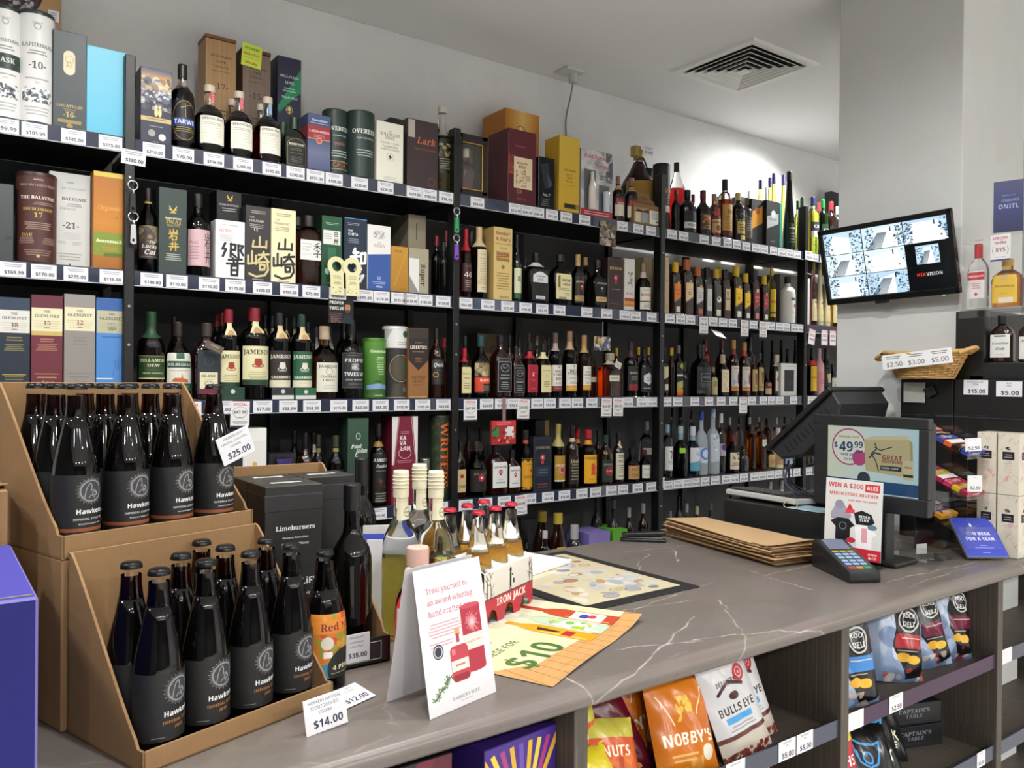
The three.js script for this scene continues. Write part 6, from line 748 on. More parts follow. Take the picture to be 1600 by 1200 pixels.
bt([2.475,1.019,-.055,.079,.258], 'std', G.amber, '#a8182a', A('#e0a51e').t('FIREBALL', 0.12, 0.9, '#3a2412', 'S', 0.5, 0.1).z(16, ['#c0301c', '#d8482a'], 0.36, 0.3, 0.34, 0.4, 0.12).l(0.85, 1, 0.5, '#6a4a14'), 'cinnamon whisky bottle with golden label and red cap', { lab: [0.06, 0.56], neck: [0.74, 0.82, '#d0861e'] });
bt([2.483,1.019,-.14,.054,.257], 'std', G.deep, '#a8182a', null, 'rear cinnamon whisky bottle with red cap', { neck: [0.74, 0.82, '#d0861e'] });
bt([2.582,1.019,-.055,.069,.23], 'std', G.darkamber, '#1c3322', jimb('#20302a', '#9aa88a').c(0.5, 0.5, 0.3, '#8a2a30').t('APPLE', 0.5, 0.5, '#d8c8a8', 'S'), 'bourbon bottle with dark green label and cap', { lab: [0.06, 0.5] });
bt([2.664,1.019,-.055,.054,.238], 'std', G.darkamber, '#161412', A('#c9c6ae').l(0.08, 2, 0.7, '#333', 0.5, 0.06).t('OLD', 0.3, 0.6, '#2a2a24', 'S').l(0.45, 4, 0.6, '#55524a', 0.5, 0.08).t('YEAR', 0.86, 0.6, '#2a2a24', 'S'), 'slim bourbon bottle with long newspaper style label', { lab: [0.08, 0.6], neck: [0.7, 0.95, '#c4b8a0', 0.5] });
bt([2.752,1.019,-.055,.074,.161], 'squat', G.deep, '#14110f', A('#b58a54').t('BAKER', 0.3, 0.8, '#5a3a1e', 'S', 0.5, 0.14).l(0.55, 3, 0.7, '#6a4a28', 0.5, 0.1), 'small round bourbon jar bottle with tan label', { lab: [0.1, 0.5] });
bt([2.838,1.019,-.055,.056,.15], 'squat', G.deep, '#5a141c', A('#d5d2c6').t('NOTCH', 0.35, 0.8, '#777', 'S', 0.5, 0.14).l(0.6, 3, 0.6, '#999', 0.5, 0.1), 'small round bottle with white label and maroon cap', { lab: [0.1, 0.52] });
bt([2.995,1.019,-.2,.072,.276], 'std', G.clear, '#a8a8a4', A('#c8c8c4').l(0.4, 2, 0.6, '#888', 0.5, 0.1), 'tall clear spirit bottle at the back beside right post', { lab: [0.4, 0.52] });
for (const [P, i] of [[[1.906,1.019,-.19,.039,.279], 0], [[1.969,1.019,-.19,.039,.271], 1], [[2.666,1.019,-.2,.037,.241], 2], [[2.439,1.019,-.2,.036,.25], 3]]) bt(P, 'std', G.darkamber, '#161412', null, ['rear black capped bottle beside middle post', 'rear black capped bottle behind stout bourbon', 'rear black capped bottle behind green label', 'rear black capped bottle behind gold label'][i]);
tags(3, 2, [[1.774, '$42.00'], [1.871, '$54.00'], [1.965, '$43.00'], [2.099, '$37.00'], [2.198, '$41.00'], [2.29, '$75.00'], [2.391, '$55.00'], [2.473, '$56.00'], [2.57, '$50.00'], [2.643, '$106.00'], [2.739, '$80.00'], [2.828, '$60.00']]);
special(3, 2, 2.051, '$39.99', 'under fourth shelf behind the cider carrier', 0.03);
ctx(3, 3);
bt([2.995,1.019,-.055,.057,.268], 'high', G.clear, '#8aa0b0', A('#d8d8d6').q([[0.4, 0.2], [0.6, 0.24], [0.55, 0.5]], '#22242a', 0.08).l(0.6, 3, 0.5, '#777', 0.5, 0.06), 'clear gin bottle with white label and small dark figure', { lab: [0.16, 0.6] });
bt([3.092,1.019,-.055,.074,.258], 'dome', G.green, '#9fb0b4', null, 'round green gin bottle with lime square label', { extra: [[0.48, 0.58, 0.45, A('#86c424'), -0.5]], neck: [0.74, 0.86, '#7a98a4'] });
bt([3.182,1.019,-.055,.072,.254], 'squat', G.blue, '#c8ccd0', A('#d2d6da').l(0.2, 3, 0.5, '#6a7a8a', 0.6, 0.07).p([[0, 0.66], [1, 0.5], [1, 1], [0, 1]], '#5aa0b8'), 'clear gin bottle with white and blue wave label', { lab: [0.12, 0.58], neck: [0.72, 0.86, '#7ea2b4'] });
bt([3.246,1.019,-.055,.069,.331], 'dome', G.frost, '#2a4a9a', A('#c4ccd8').c(0.5, 0.4, 0.4, '#5a80c8').c(0.5, 0.4, 0.26, '#c8d4e8'), 'frosted vodka bottle with bright blue cap', { lab: [0.2, 0.44] });
bt([3.336,1.019,-.055,.073,.342], 'dome', G.frost, '#9fb4cc', A('#b8c0cc').z(24, ['#e8ecf0', '#8a96a8'], 0.1, 0, 0.8, 0.6, 0.1), 'tall frosted vodka bottle with pale ribbon cap', { lab: [0.2, 0.62], neck: [0.8, 0.95, '#8fa8c4', 0.5] });
bt([3.402,1.019,-.055,.05,.317], 'std', G.clear, '#c8c8c8', A('#a8a4b8').c(0.5, 0.3, 0.3, '#3a2a6a'), 'clear vodka bottle with silver cap', { lab: [0.3, 0.5] });
bt([3.494,1.019,-.055,.072,.202], 'squat', G.deep, '#5a1a1c', A('#d2cbb0').z(10, ['#3a5a2a', '#8a2a24'], 0.2, 0.05, 0.6, 0.4, 0.12).l(0.6, 2, 0.7, '#7a4a3a', 0.5, 0.09).r(0, 0.76, 1, 0.03, '#8a4a3a'), 'reddish gin bottle with botanical cream label', { lab: [0.1, 0.54] });
bt([3.585,1.019,-.055,.062,.139], 'dome', G.smoke, '#1a1a1a', null, 'round dark glass bottle beside botanical label');
bt([3.688,1.019,-.08,.056,.245], 'high', G.honey, '#3a3a3a', null, 'tall amber tequila bottle, left', {});
bt([3.734,1.019,-.055,.063,.265], 'high', G.honey, '#2c2a2a', A('#d6d4d0').l(0.2, 4, 0.6, '#777', 0.5, 0.14), 'tall amber tequila bottle with small white label', { lab: [0.5, 0.64], a: 0.6 });
bt([3.818,1.019,-.055,.057,.134], 'squat', G.clear, '#2a2420', A('#b8965e').l(0.4, 3, 0.7, '#6a5030', 0.5, 0.12), 'short clear bottle with tan label', { lab: [0.1, 0.62] });
bt([3.888,1.019,-.055,.061,.228], 'high', G.cream, '#c8b8b4', A('#a88a5e').l(0.4, 3, 0.7, '#6a5030', 0.5, 0.12), 'tan bottle with pale stopper', { lab: [0.1, 0.5] });
bt([3.97,1.019,-.055,.065,.221], 'squat', G.clear, '#c0a8a8', A('#9aa8c0').l(0.4, 3, 0.7, '#4a5a7a', 0.5, 0.12), 'clear bottle with blue label beside till display', { lab: [0.1, 0.5] });
for (const [P, i] of [[[3.189,1.019,-.2,.037,.346], 0], [[3.258,1.019,-.2,.037,.345], 1], [[3.337,1.019,-.2,.038,.329], 2], [[3.648,1.019,-.2,.043,.285], 3], [[3.737,1.019,-.2,.043,.286], 4], [[3.848,1.019,-.22,.044,.282], 5], [[3.903,1.019,-.2,.044,.281], 6], [[4.013,1.019,-.22,.045,.273], 7], [[4.071,1.019,-.2,.045,.275], 8], [[4.186,1.019,-.22,.046,.275], 9], [[4.233,1.019,-.2,.046,.27], 10]]) bt(P, 'high', i < 3 ? G.blue : i % 2 ? G.amber : G.clear, ['#1d2240', '#16161c', '#22284a', '#b8b8b4', '#3a3630', '#c8c4bc', '#8a8680', '#2c2a28', '#b0aca4', '#44403a', '#9a968e'][i], null, 'rear bottle in shade, ' + ORD[i] + ' from left along back row');
tags(3, 3, [[2.945, '$110.00'], [3.016, '$75.00'], [3.081, '$71.00'], [3.142, '$70.00'], [3.214, '$56.00'], [3.293, '$71.00'], [3.378, '$60.00'], [3.445, '$57.95'], [3.521, '$75.00'], [3.609, '$80.00'], [3.678, '$85.00'], [3.747, '$66.00'], [3.821, '$65.00'], [3.908, '$60.00'], [3.986, '$64.00']]);
{ const g = boxGeo(0.036, 0.05, 0.001, 0.0003, { front: A('#e8e8ea').l(0.15, 5, 0.5, '#444', 0.5, 0.16), side: '#ddd' }); const m = solo('price_tag', g, 0.35, 'narrow upright white ticket at left end of fourth shelf, right bay', 'price tag', [2.892,.987,.006]); m.rotation.z = -0.1; }
ctx(3, 4);
bt([4.16,1.019,-.055,.041,.303], 'std', G.honey, '#c8b070', null, 'golden capped bottle behind tilted till monitor');
bt([4.272,1.019,-.1,.038,.291], 'std', G.clear, '#c8b8c0', null, 'pale capped bottle behind tilted till monitor');
tags(3, 4, [[4.101, '$45.00'], [4.201, '$47.00']]);
// ================================================================ bottom shelf seen over the counter
ctx(4, 2);
const tri = { n: 3, sz: 0.7 };
bt([2.261,.612,-.12,.115,.302], 'cone', G.darkamber, '#a89032', null, 'rear cone shaped liqueur bottle with gold cap', tri);
bt([2.3,.612,-.055,.109,.298], 'cone', G.darkamber, '#b09a38', A('#d8b41c').l(0.4, 2, 0.6, '#6a5a10', 0.5, 0.2), 'cone shaped liqueur bottle with gold cap and yellow label', { ...tri, lab: [0.36, 0.5], a: 0.6 });
bt([2.124,.612,-.055,.039,.241], 'std', G.black, '#101012', null, 'short black capped bottle behind cider carrier');
bt([2.199,.612,-.02,.067,.234], 'dome', G.clear, '#b8b4b0', null, 'squat clear decanter with pale stopper');
bt([2.397,.612,-.055,.064,.236], 'std', G.smoke, '#a8a8aa', null, 'short bottle with wide grey cap', { cap: 0.7, capR: 0.6 });
bx([2.518,.612,-.018,.13,.194], A('#8a7cc0').c(0.6, 0.55, 0.18, '#8a5a3a'), '#7468b0', 'lilac carton of liqueur', { d: 0.16, topc: '#9488cc' });
bx([2.658,.612,-.03,.095,.191], A('#5aa82c').c(0.4, 0.6, 0.2, '#b8662c'), '#4c9824', 'lime green carton of liqueur', { d: 0.16, topc: '#6abc34' });
const mini = (c) => A('#2a2420').c(0.5, 0.25, 0.4, '#b0703c').r(0, 0.62, 1, 0.38, c).l(0.75, 1, 0.7, '#e8e0e0', 0.5, 0.1);
bt([2.739,.612,-.055,.043,.283], 'std', G.darkamber, '#8a8a88', mini('#a83230'), 'small orange bottle with red base label', { lab: [0.1, 0.6] });
bt([2.834,.612,-.055,.05,.296], 'std', G.darkamber, '#8a8a88', mini('#3a80b8'), 'small orange bottle with blue base label', { lab: [0.1, 0.6] });
bt([2.678,.612,-.1,.067,.324], 'dome', G.smoke, '#5a5a58', null, 'round dark bottle behind the cartons');
bt([2.625,.612,-.16,.055,.328], 'std', G.smoke, '#3a3a3a', null, 'rear dark bottle behind lilac carton');
ctx(4, 3);
bt([3.022,.612,-.055,.038,.243], 'std', G.clear, '#7a7a7c', A('#8a5a4a').l(0.5, 1, 0.6, '#ddd'), 'small clear bottle with grey cap', { lab: [0.1, 0.4] });
bt([3.144,.612,-.055,.039,.27], 'std', G.clear, '#8a8a8c', null, 'small clear bottle with silver cap, left');
bt([3.221,.612,-.055,.046,.249], 'std', G.smoke, '#a89c80', null, 'small dark bottle with cream cap');
bt([3.325,.612,-.055,.06,.259], 'dome', G.smoke, '#4a4a4a', null, 'round dark bottle beside cash drawer');
bt([3.177,.612,-.14,.04,.297], 'std', G.smoke, '#2a2a2a', null, 'rear dark bottle in shade');
for (const [P, i] of [[[3.484,.612,-.05,.054,.34], 0], [[3.574,.612,-.05,.052,.316], 1], [[3.656,.612,-.05,.052,.313], 2], [[3.813,.612,-.05,.06,.339], 3], [[3.918,.612,-.05,.065,.342], 4]]) bt(P, 'std', [G.darkamber, G.darkred, G.black, G.clear, G.white][i], ['#2a2a2a', '#8a1c20', '#5a1418', '#9a9a98', '#8a8a88'][i], null, ['dark bottle above drawer corner', 'dark red bottle with red cap above drawer', 'black bottle with maroon cap above drawer', 'clear bottle with pale cap above keyboard', 'white bottle with grey cap above keyboard'][i]);
// ---- bottle openers hung on the posts
const ringM = M('#c9c9cc', 0.2, { metalness: 0.9 });
function opener(pos, body, label) {
  const t = thing('bottle_opener', label, 'keyring', pos);
  part('key_ring', at(new THREE.TorusGeometry(0.014, 0.0022, 8, 24), 0, 0, 0), ringM, t); part('link', tube([[0, -0.012, 0], [0.002, -0.02, 0.002], [0, -0.028, 0]], 0.003), ringM, t);
  const s = new THREE.Shape(); s.moveTo(-0.006, -0.026); s.lineTo(0.006, -0.026); s.lineTo(0.008, -0.08); s.quadraticCurveTo(0, -0.09, -0.008, -0.08); s.closePath(); const h = new THREE.Path(); h.absellipse(0, -0.073, 0.0045, 0.006, 0, 6.283); s.holes.push(h);
  part('opener_body', at(new THREE.ExtrudeGeometry(s, { depth: 0.006, bevelEnabled: true, bevelSize: 0.0012, bevelThickness: 0.0012, bevelSegments: 2 }), 0, 0, -0.003), body, t); part('hook', at(cyl(0.003, 0.02, 8), 0, 0.012, -0.006, 0, Math.PI / 2), M('#8a8a8c', 0.3, { metalness: 0.9 }), t);
}
opener([.526,2.093,.022], M('#1c1c1e', 0.3), 'black bottle opener keyring, upper one on first post');
opener([.528,1.996,.022], M('#b9babd', 0.3, { metalness: 0.7 }), 'silver bottle opener keyring, lower one on first post');
opener([1.707,2.165,.022], M('#2a9a5c', 0.3), 'green bottle opener keyring on second post');
opener([1.707,2.059,.022], M('#7a4ab8', 0.3), 'purple bottle opener keyring on second post');
// ---- wall cable
{
  const p = [2.551,3.005,-.229], t = thing('cable_outlet', 'white ceiling outlet plate with grey cable dropping to the shelf top', 'outlet', [p[0], CEIL, -0.3]);
  part('plate', at(slab(0.12, 0.012, 0.1, 0.003), 0, -0.006, 0), M('#d8d8d6', 0.5), t); part('plug', at(cyl(0.022, 0.045, 20), 0.02, -0.03, 0), M('#d2d2d0', 0.4), t);
  part('cable', tube([[0.02, -0.05, 0], [0.025, -0.1, -0.02], [0.06, -0.2, -0.1], [0.08, -0.35, -0.112], [0.1, -0.6, -0.112], [0.12, -0.8, -0.112]], 0.004), M('#8e8e8c', 0.5), t);
}
// ================================================================ on the counter: stout trays
const CT = 0.9705;
const hawk = (two, f2) => { const a = A('#131314').v((c, W, H) => { const cx = W * 0.5, cy = H * 0.27, r = H * 0.155; c.strokeStyle = '#8d8d90'; for (let k = 0; k < 44; k++) { const t = k / 44 * 6.2832, l = k % 2 ? 1.5 : 1.34; c.lineWidth = H * 0.01; c.beginPath(); c.moveTo(cx + Math.cos(t) * r * 1.08, cy + Math.sin(t) * r * 1.08); c.lineTo(cx + Math.cos(t) * r * l, cy + Math.sin(t) * r * l); c.stroke(); } c.lineWidth = W * 0.016; c.beginPath(); c.arc(cx, cy, r * 1.08, 0, 7); c.stroke(); c.fillStyle = '#3a3a3d'; c.beginPath(); c.arc(cx, cy, r, 0, 7); c.fill(); c.strokeStyle = '#a0a0a3'; c.lineWidth = W * 0.009; c.beginPath(); c.moveTo(cx - r * 0.7, cy + r * 0.7); c.quadraticCurveTo(cx - r * 0.5, cy - r * 0.7, cx - r * 0.1, cy - r * 0.8); c.quadraticCurveTo(cx + r * 0.1, cy - r * 0.4, cx - r * 0.05, cy); c.quadraticCurveTo(cx + r * 0.5, cy - r * 0.2, cx + r * 0.6, cy + r * 0.3); c.lineTo(cx + r * 0.3, cy + r * 0.7); c.quadraticCurveTo(cx, cy + r * 0.2, cx - r * 0.3, cy + r * 0.75); c.stroke(); c.beginPath(); c.ellipse(cx + r * 0.35, cy + r * 0.3, r * 0.28, r * 0.16, 0.3, 0, 7); c.stroke(); });
  a.t('Hawkers', 0.6, 0.31, '#e6e6e6', 'b', 0.5, 0.11); return two ? a.t('IMPERIAL STOUT', 0.73, 0.33, '#b9742e', 'b', 0.5, 0.075).t('2019', 0.81, 0.1, '#b9742e', 'b', 0.5, 0.05).l(0.93, 1, 0.12, '#999', 0.3, 0.03).l(0.9, 1, 0.1, '#999', 0.7, 0.03) : a.t('IMPERIAL STOUT 2019', 0.73, 0.36, '#c9c9c9', 'b', 0.5, 0.07).t('BOURBON BARREL AGED', 0.81, 0.26, '#c9c9c9', 'b', 0.5, 0.04).r(0, 0.87, 1, 0.06, '#8a4a28'); };
const hawkA = hawk(true), hawkB = hawk(false), capBlack = M('#171719', 0.28, { metalness: 0.45 });
function stout(x, y, z, art, label, turn) { return bottle([x, y, z, 0.068, 0.257], 'beer', G.black, capBlack, art, label, { name: 'stout_bottle', turn, seg: 40, a: 2.2, res: 1900, lab: [0.1, 0.46], fill: 0.8, neckMat: G.brown, crown: true, group: 'stout bottles in the cardboard trays', rough: 0.6 }); }
const TR = 0.297, cT = Math.cos(TR), sT = Math.sin(TR);
const loc = (o, u, v) => [o[0] + u * cT + v * sT, o[1] - u * sT + v * cT];      // u along the front, v towards the customer
const LO = [0.2396, 1.594], UO = [0.169, 1.3875];
const ROWW = ['front', 'second', 'third'];
for (const [r, c] of [[0, 0], [0, 1], [0, 2], [0, 3], [1, 0], [1, 1], [1, 2], [1, 3], [2, 2]]) { const [x, z] = loc(LO, 0.043 + c * 0.0765 + rr(-0.002, 0.002), -0.041 - r * 0.0685); stout(x, CT + 0.005, z, hawkA, 'black stout bottle with orange lettered label, ' + ROWW[r] + ' row, ' + ORD[c] + ' from left, lower tray', 0.62 + rr(-0.12, 0.12)); }
for (const [r, c] of [[0, 0], [0, 1], [0, 2], [0, 3], [1, 0], [1, 1], [1, 2], [2, 0], [2, 1], [2, 2], [2, 3]]) { const [x, z] = loc(UO, 0.04 + c * 0.0795, -0.044 - r * 0.07); stout(x, 1.2315, z, hawkB, 'black stout bottle with copper striped label, ' + ROWW[r] + ' row, ' + ORD[c] + ' from left, upper tray', 0.55 + rr(-0.12, 0.12)); }
// a display tray: floor, front lip, tall back, sides cut down in a curve
function trayBox(name, o, y, W, D, hb, hl, turn, mat, label, fm, back = true) {
  const t = thing(name, label, 'tray', [o[0], y, o[1]], turn), T = 0.004;
  part('tray_floor', at(slab(W, 0.004, D, 0.001), W / 2, 0.002, -D / 2), fm || mat, t);
  part('front_lip', at(slab(W, hl, T, 0.001), W / 2, hl / 2, -T / 2), fm || mat, t);
  if (back) part('back_panel', at(slab(W, hb, T, 0.001), W / 2, hb / 2, -D + T / 2), mat, t);
  const s = new THREE.Shape(); s.moveTo(0, 0); s.lineTo(D, 0); s.lineTo(D, hb); s.quadraticCurveTo(D * 0.98, hb, D * 0.95, hb * 0.985); s.bezierCurveTo(D * 0.72, hb * 0.8, D * 0.34, hb * 0.34, D * 0.1, hl * 1.35); s.lineTo(D * 0.07, hl); s.lineTo(0, hl); s.closePath();
  for (const x of [0, W - T]) { const g = new THREE.ExtrudeGeometry(s, { depth: T, bevelEnabled: false, curveSegments: 14 }); part('side_panel', at(g, x, 0, 0, Math.PI / 2), mat, t); }
  const edge = new THREE.CurvePath(); void edge;
  return t;
}
trayBox('display_tray', LO, CT, 0.325, 0.212, 0.268, 0.03, TR, kraftM, 'lower kraft cardboard display tray with curved sides, nearest counter edge');
{ const t = trayBox('display_tray', UO, 1.2275, 0.33, 0.235, 0.262, 0.035, TR, kraftM, 'upper kraft cardboard display tray of stout, on closed carton'); void t; }
{
  const t = thing('carton_box', 'closed kraft carton beneath the upper stout tray', 'box', [UO[0], CT, UO[1]], TR);
  part('carton_body', at(slab(0.33, 0.256, 0.235, 0.003), 0.165, 0.128, -0.1185), kraftM, t);
}
function ticket(pos, w, h, lines, p, label, turn, tilt = 0, roll = 0) { const g = boxGeo(w, h, 0.0012, 0.0003, { front: (() => { const a = A('#dadade'); lines.forEach((s, i) => a.t(s, 0.13 + i * 0.16, Math.min(0.8, s.length * 0.05), '#4a4a5c', 'n', 0.5, 0.11)); return a.t(p, 0.76, 0.72, '#1d1f3a', 'b', 0.54, 0.3); })(), side: '#e4e4e6', res: 2600 }); const m = solo('price_ticket', g, 0.4, label, 'price tag', pos, turn); m.rotation.order = 'YXZ'; m.rotation.x = tilt; m.rotation.z = roll; return m; }
ticket([0.497, CT + 0.001, 1.603], 0.07, 0.052, ['HAWKERS IMPERIAL', 'STOUT 2019 BTL', '1X500ML'], '$14.00', 'price ticket reading $14.00 propped before front lip of lower stout tray', 0.1, -0.15, 0.06);
{ const [x, z] = loc(UO, 0.302, 0.002); ticket([x, 1.357, z], 0.068, 0.05, ['HAWKERS 2019', 'IMPERIAL STOUT BTL', '1X500ML'], '$25.00', 'price ticket reading $25.00 stuck on rightmost upper stout bottle', TR, 0, 0.36); }
{ const m = ticket([.602,.973,1.538], 0.07, 0.05, ['4 PINES RED', 'BTL 1X500ML'], '$12.00', 'price ticket reading $12.00 lying on counter beside the fruity ale', 0.35, -1.35); m.position.x -= 0.02; }
// ---- other trays and cartons on the left
{
  const t = thing('carton_box', 'purple printed carton with white barcode panel at counter end', 'box', [-0.042, CT, 1.695], 0);
  const g = boxGeo(0.3, 0.28, 0.35, 0.003, { front: A('#16166a').r(0.0, 0.3, 0.66, 0.7, '#d6d6d2').r(0.04, 0.62, 0.5, 0.38, '#2a2a30').r(0.07, 0.68, 0.42, 0.32, '#e4e4e0').v((q, W, H) => { q.fillStyle = '#1a1a1c'; for (let k = 0; k < 40; k++) q.fillRect(W * (0.08 + 0.01 * k), H * 0.7, W * 0.01 * rr(0.2, 0.8), H * 0.22); }).t('9350005029', 0.95, 0.36, '#222', 'n', 0.28, 0.05), side: '#16166a', topc: '#3a3590', edge: '#6a66a4', res: 1200 });
  part('carton_body', at(g, 0, 0, 0), 0.8, t); part('top_seam', at(slab(0.29, 0.001, 0.004, 0.0003), 0, 0.2806, -0.012), M('#7a7468', 0.8), t);
  const t2 = thing('carton_box', 'kraft carton with open flap behind the purple carton', 'box', [-0.045, CT, 1.332], 0.0); part('carton_body', at(slab(0.3, 0.36, 0.12, 0.004), 0, 0.18, -0.06), kraftM, t2); part('flap', at(slab(0.3, 0.004, 0.06, 0.001), 0, 0.364, -0.035, 0, -0.12), kraftM, t2);
}
// ---- black spirit boxes in a tray with black outside
const insideK = kraftM, blackPrint = M('#131314', 0.45);
{
  const W = 0.3, D = 0.33, t = trayBox('display_tray', [0.415, 1.385], CT, W, D, 0.345, 0.05, 0, kraftM, 'black fronted display tray of boxed whisky stout, right of the stout trays', blackPrint);
  part('outer_print', at(slab(0.11, 0.036, 0.001, 0.0002), W - 0.07, 0.026, 0.0008), M('#2a2a2c', 0.5), t); part('print_frame', mergeGeometries([at(slab(0.1, 0.0012, 0.0008, 0.0002), W - 0.07, 0.042, 0.0016), at(slab(0.1, 0.0012, 0.0008, 0.0002), W - 0.07, 0.01, 0.0016), at(slab(0.0012, 0.032, 0.0008, 0.0002), W - 0.12, 0.026, 0.0016), at(slab(0.0012, 0.032, 0.0008, 0.0002), W - 0.02, 0.026, 0.0016)]), M('#bdbdba', 0.5), t);
  const art = A('#161617').r(0, 0.105, 0.4, 0.005, '#c8c8c8').r(0.68, 0.105, 0.32, 0.005, '#c8c8c8').t('HONEYEATER', 0.09, 0.26, '#c4c4c4', 'b', 0.54, 0.03).t('COLLECTION', 0.118, 0.26, '#c4c4c4', 'b', 0.54, 0.03).t('Limeburners', 0.24, 0.7, '#e2e2e0', 'S', 0.53, 0.09).t('Western Australian', 0.295, 0.46, '#d4d4d2', 'S', 0.53, 0.04).t('Single Malt Whisky', 0.33, 0.48, '#d4d4d2', 'S', 0.53, 0.04).t('&', 0.41, 0.1, '#3a3a3a', 'S', 0.53, 0.06).t('P!RATE LiFE', 0.55, 0.82, '#e4e4e2', 'b', 0.52, 0.16).t('Brewing', 0.62, 0.26, '#d4d4d2', 'I', 0.72, 0.04).l(0.8, 3, 0.4, '#555', 0.5, 0.03);
  const bxs = [[0.5575, 1.302], [0.5575, 1.206], [0.67, 1.206]];
  bxs.forEach(([x, z], i) => { const q = thing('gift_box', ['black whisky stout gift box with white lettering, front of tray', 'black gift box directly behind the lettered one', 'black gift box at back right of tray'][i], 'box', [x, CT + 0.006, z]); const g = boxGeo(0.11, 0.326, 0.092, 0.0012, { front: i ? null : art, side: '#141415', face: '#151516', top: A('#2a2826').z(20, ['#3a3836', '#232120'], 0, 0, 1, 1, 0.2).r(0.25, 0.35, 0.55, 0.18, '#d0d0ce').l(0.38, 2, 0.5, '#555', 0.52, 0.07), res: 1900 }); part('box_body', g, 0.35, q); part('lid_edge', at(slab(0.1115, 0.03, 0.0934, 0.001), 0, 0.294, -0.046), M('#17171a', 0.4), q); if (!i) q.children[1].visible = true; });
}
{ const m = ticket([0.645, CT + 0.012, 1.3885], 0.052, 0.052, ['PIRATE LIFE', 'LIMEBURNERS', 'AGED STOUT'], '$35.00', 'price ticket reading $35.00 on black tray front', 0, 0); void m; }
bottle([0.672, CT + 0.006, 1.305, 0.078, 0.322], 'wine', G.black, '#0f0f11', null, 'tall unlabelled black bottle at right end of black tray', { name: 'beer_bottle', seg: 32, cap: 0.84 });
bottle([0.564, CT, 1.43, 0.073, 0.234], 'beer', G.black, capBlack, A('#c9782a').g(0, 0, 1, 0.3, ['#d8882e', '#c86a2a']).z(40, ['#a82a2a', '#c83a34', '#e0a03a', '#7a9a3a'], 0, 0, 1, 0.75, 0.1).r(0.04, 0.1, 0.92, 0.2, '#d8862e').t('Red Nine', 0.2, 0.72, '#7a1c28', 'S', 0.55, 0.16).c(0.3, 0.45, 0.1, '#d8d2c0').c(0.62, 0.48, 0.09, '#b8a03a').r(0.24, 0.58, 0.14, 0.1, '#ece8e0').p([[0.2, 0.8], [0.5, 0.68], [0.9, 0.74], [1, 1], [0.2, 1]], '#3a8ab0').c(0.6, 0.86, 0.3, '#1c221c').t('4 PINES', 0.84, 0.44, '#e2d8b0', 'b', 0.6, 0.08).l(0.92, 1, 0.5, '#c8b878', 0.6, 0.03), 'brown ale bottle with colourful orange fruit label', { name: 'beer_bottle', seg: 36, a: 1.5, lab: [0.1, 0.56], crown: true, fill: 0.72, neckMat: G.brown, turn: 0.35, res: 1900 });
bottle([0.869, CT, 0.933, 0.075, 0.338], 'wine', G.black, '#131315', A('#121214').z(8, ['#b89a4a'], 0.36, 0.1, 0.3, 0.1, 0.08).l(0.3, 1, 0.4, '#8a7a4a').l(0.6, 3, 0.4, '#4a4a4c'), 'black wine bottle with small gold emblem behind whisky tray', { name: 'wine_bottle', seg: 32, lab: [0.3, 0.52] });
// leaflets beside the tray
{ const t = thing('brochure_stand', 'blue and white leaflets standing against right side of black tray', 'brochure', [0.775, CT, 1.2], -0.5); part('leaflet', at(slab(0.1, 0.2, 0.003, 0.0008), 0, 0.102, 0, 0, -0.16), M('#3a4ab0', 0.4), t, 'blue leaflet'); part('leaflet', at(slab(0.1, 0.19, 0.004, 0.0008), 0.03, 0.096, 0.012, -0.15, -0.1), M('#d8d8dc', 0.5), t, 'white leaflet'); part('leaflet', at(slab(0.095, 0.215, 0.004, 0.0008), 0.02, 0.108, -0.03, 0.1, -0.1), M('#d4d2cc', 0.5), t, 'tall white leaflet'); }
// ---- wine, gin, cider
const wineCap = { name: 'wine_bottle', seg: 40, cap: 0.83, capRough: 0.45, fill: 0.5, n: 2 };
const capArt = () => A('#d6cfb4').r(0, 0, 1, 0.04, '#c8c0a2').l(0.05, 4, 1, '#b9b092', 0.5, 0.05).o(0.5, 0.66, 0.2, '#8a8468', 0.02, 0.2).t('WINEMAKER', 0.66, 0.9, '#7a7458', 'b', 0.5, 0.09);
const wineLab = A('#e4e0cc').o(0.5, 0.25, 0.25, '#8a8468', 0.02, 0.14).l(0.23, 2, 0.4, '#777', 0.5, 0.05).c(0.5, 0.62, 0.4, '#3a9a4a', 0.16).l(0.85, 2, 0.5, '#888', 0.5, 0.05);
function wine(x, z, label, lab) { const t = bottle([x, CT, z, 0.076, 0.342], 'wine', G.wine, '#d6cfb4', lab, label, { ...wineCap, a: 0.7, turn: 0.5, lab: [0.1, 0.44], cap: 0.84, extra: [[0.71, 0.84, 1.5, capArt()]] }); for (let k = 0; k < 4; k++) part('cap_ring', at(new THREE.TorusGeometry(0.0163, 0.0012, 6, 28), 0, 0.342 * (0.9 + k * 0.022), 0, 0, Math.PI / 2), M('#cfc8ac', 0.5), t); }
wine(0.799, 1.266, 'white wine bottle, left of two at front, beside leaflets', wineLab); wine(0.857, 1.309, 'white wine bottle, right of two at front, beside cider', wineLab); wine(0.894, 1.175, 'white wine bottle standing behind the front two', wineLab);
bottle([0.752, CT, 1.421, 0.084, 0.217], 'dome', G.rose, M('#cfa79a', 0.6), A('#e0d6d0').l(0.1, 3, 0.5, '#a88', 0.5, 0.07).v((c, W, H) => { c.fillStyle = '#333'; for (let k = 0; k < 12; k++) c.fillRect(W * 0.3, H * (0.5 + k * 0.03), W * 0.4, H * 0.03 * rr(0.2, 0.8)); }).r(0.4, 0.36, 0.2, 0.08, '#b83a44'), 'pink gin bottle half hidden behind the white card', { name: 'gin_bottle', seg: 36, lab: [0.08, 0.5], a: 0.6, turn: -1.0, cap: 0.84, capR: 0.5, res: 1700 });
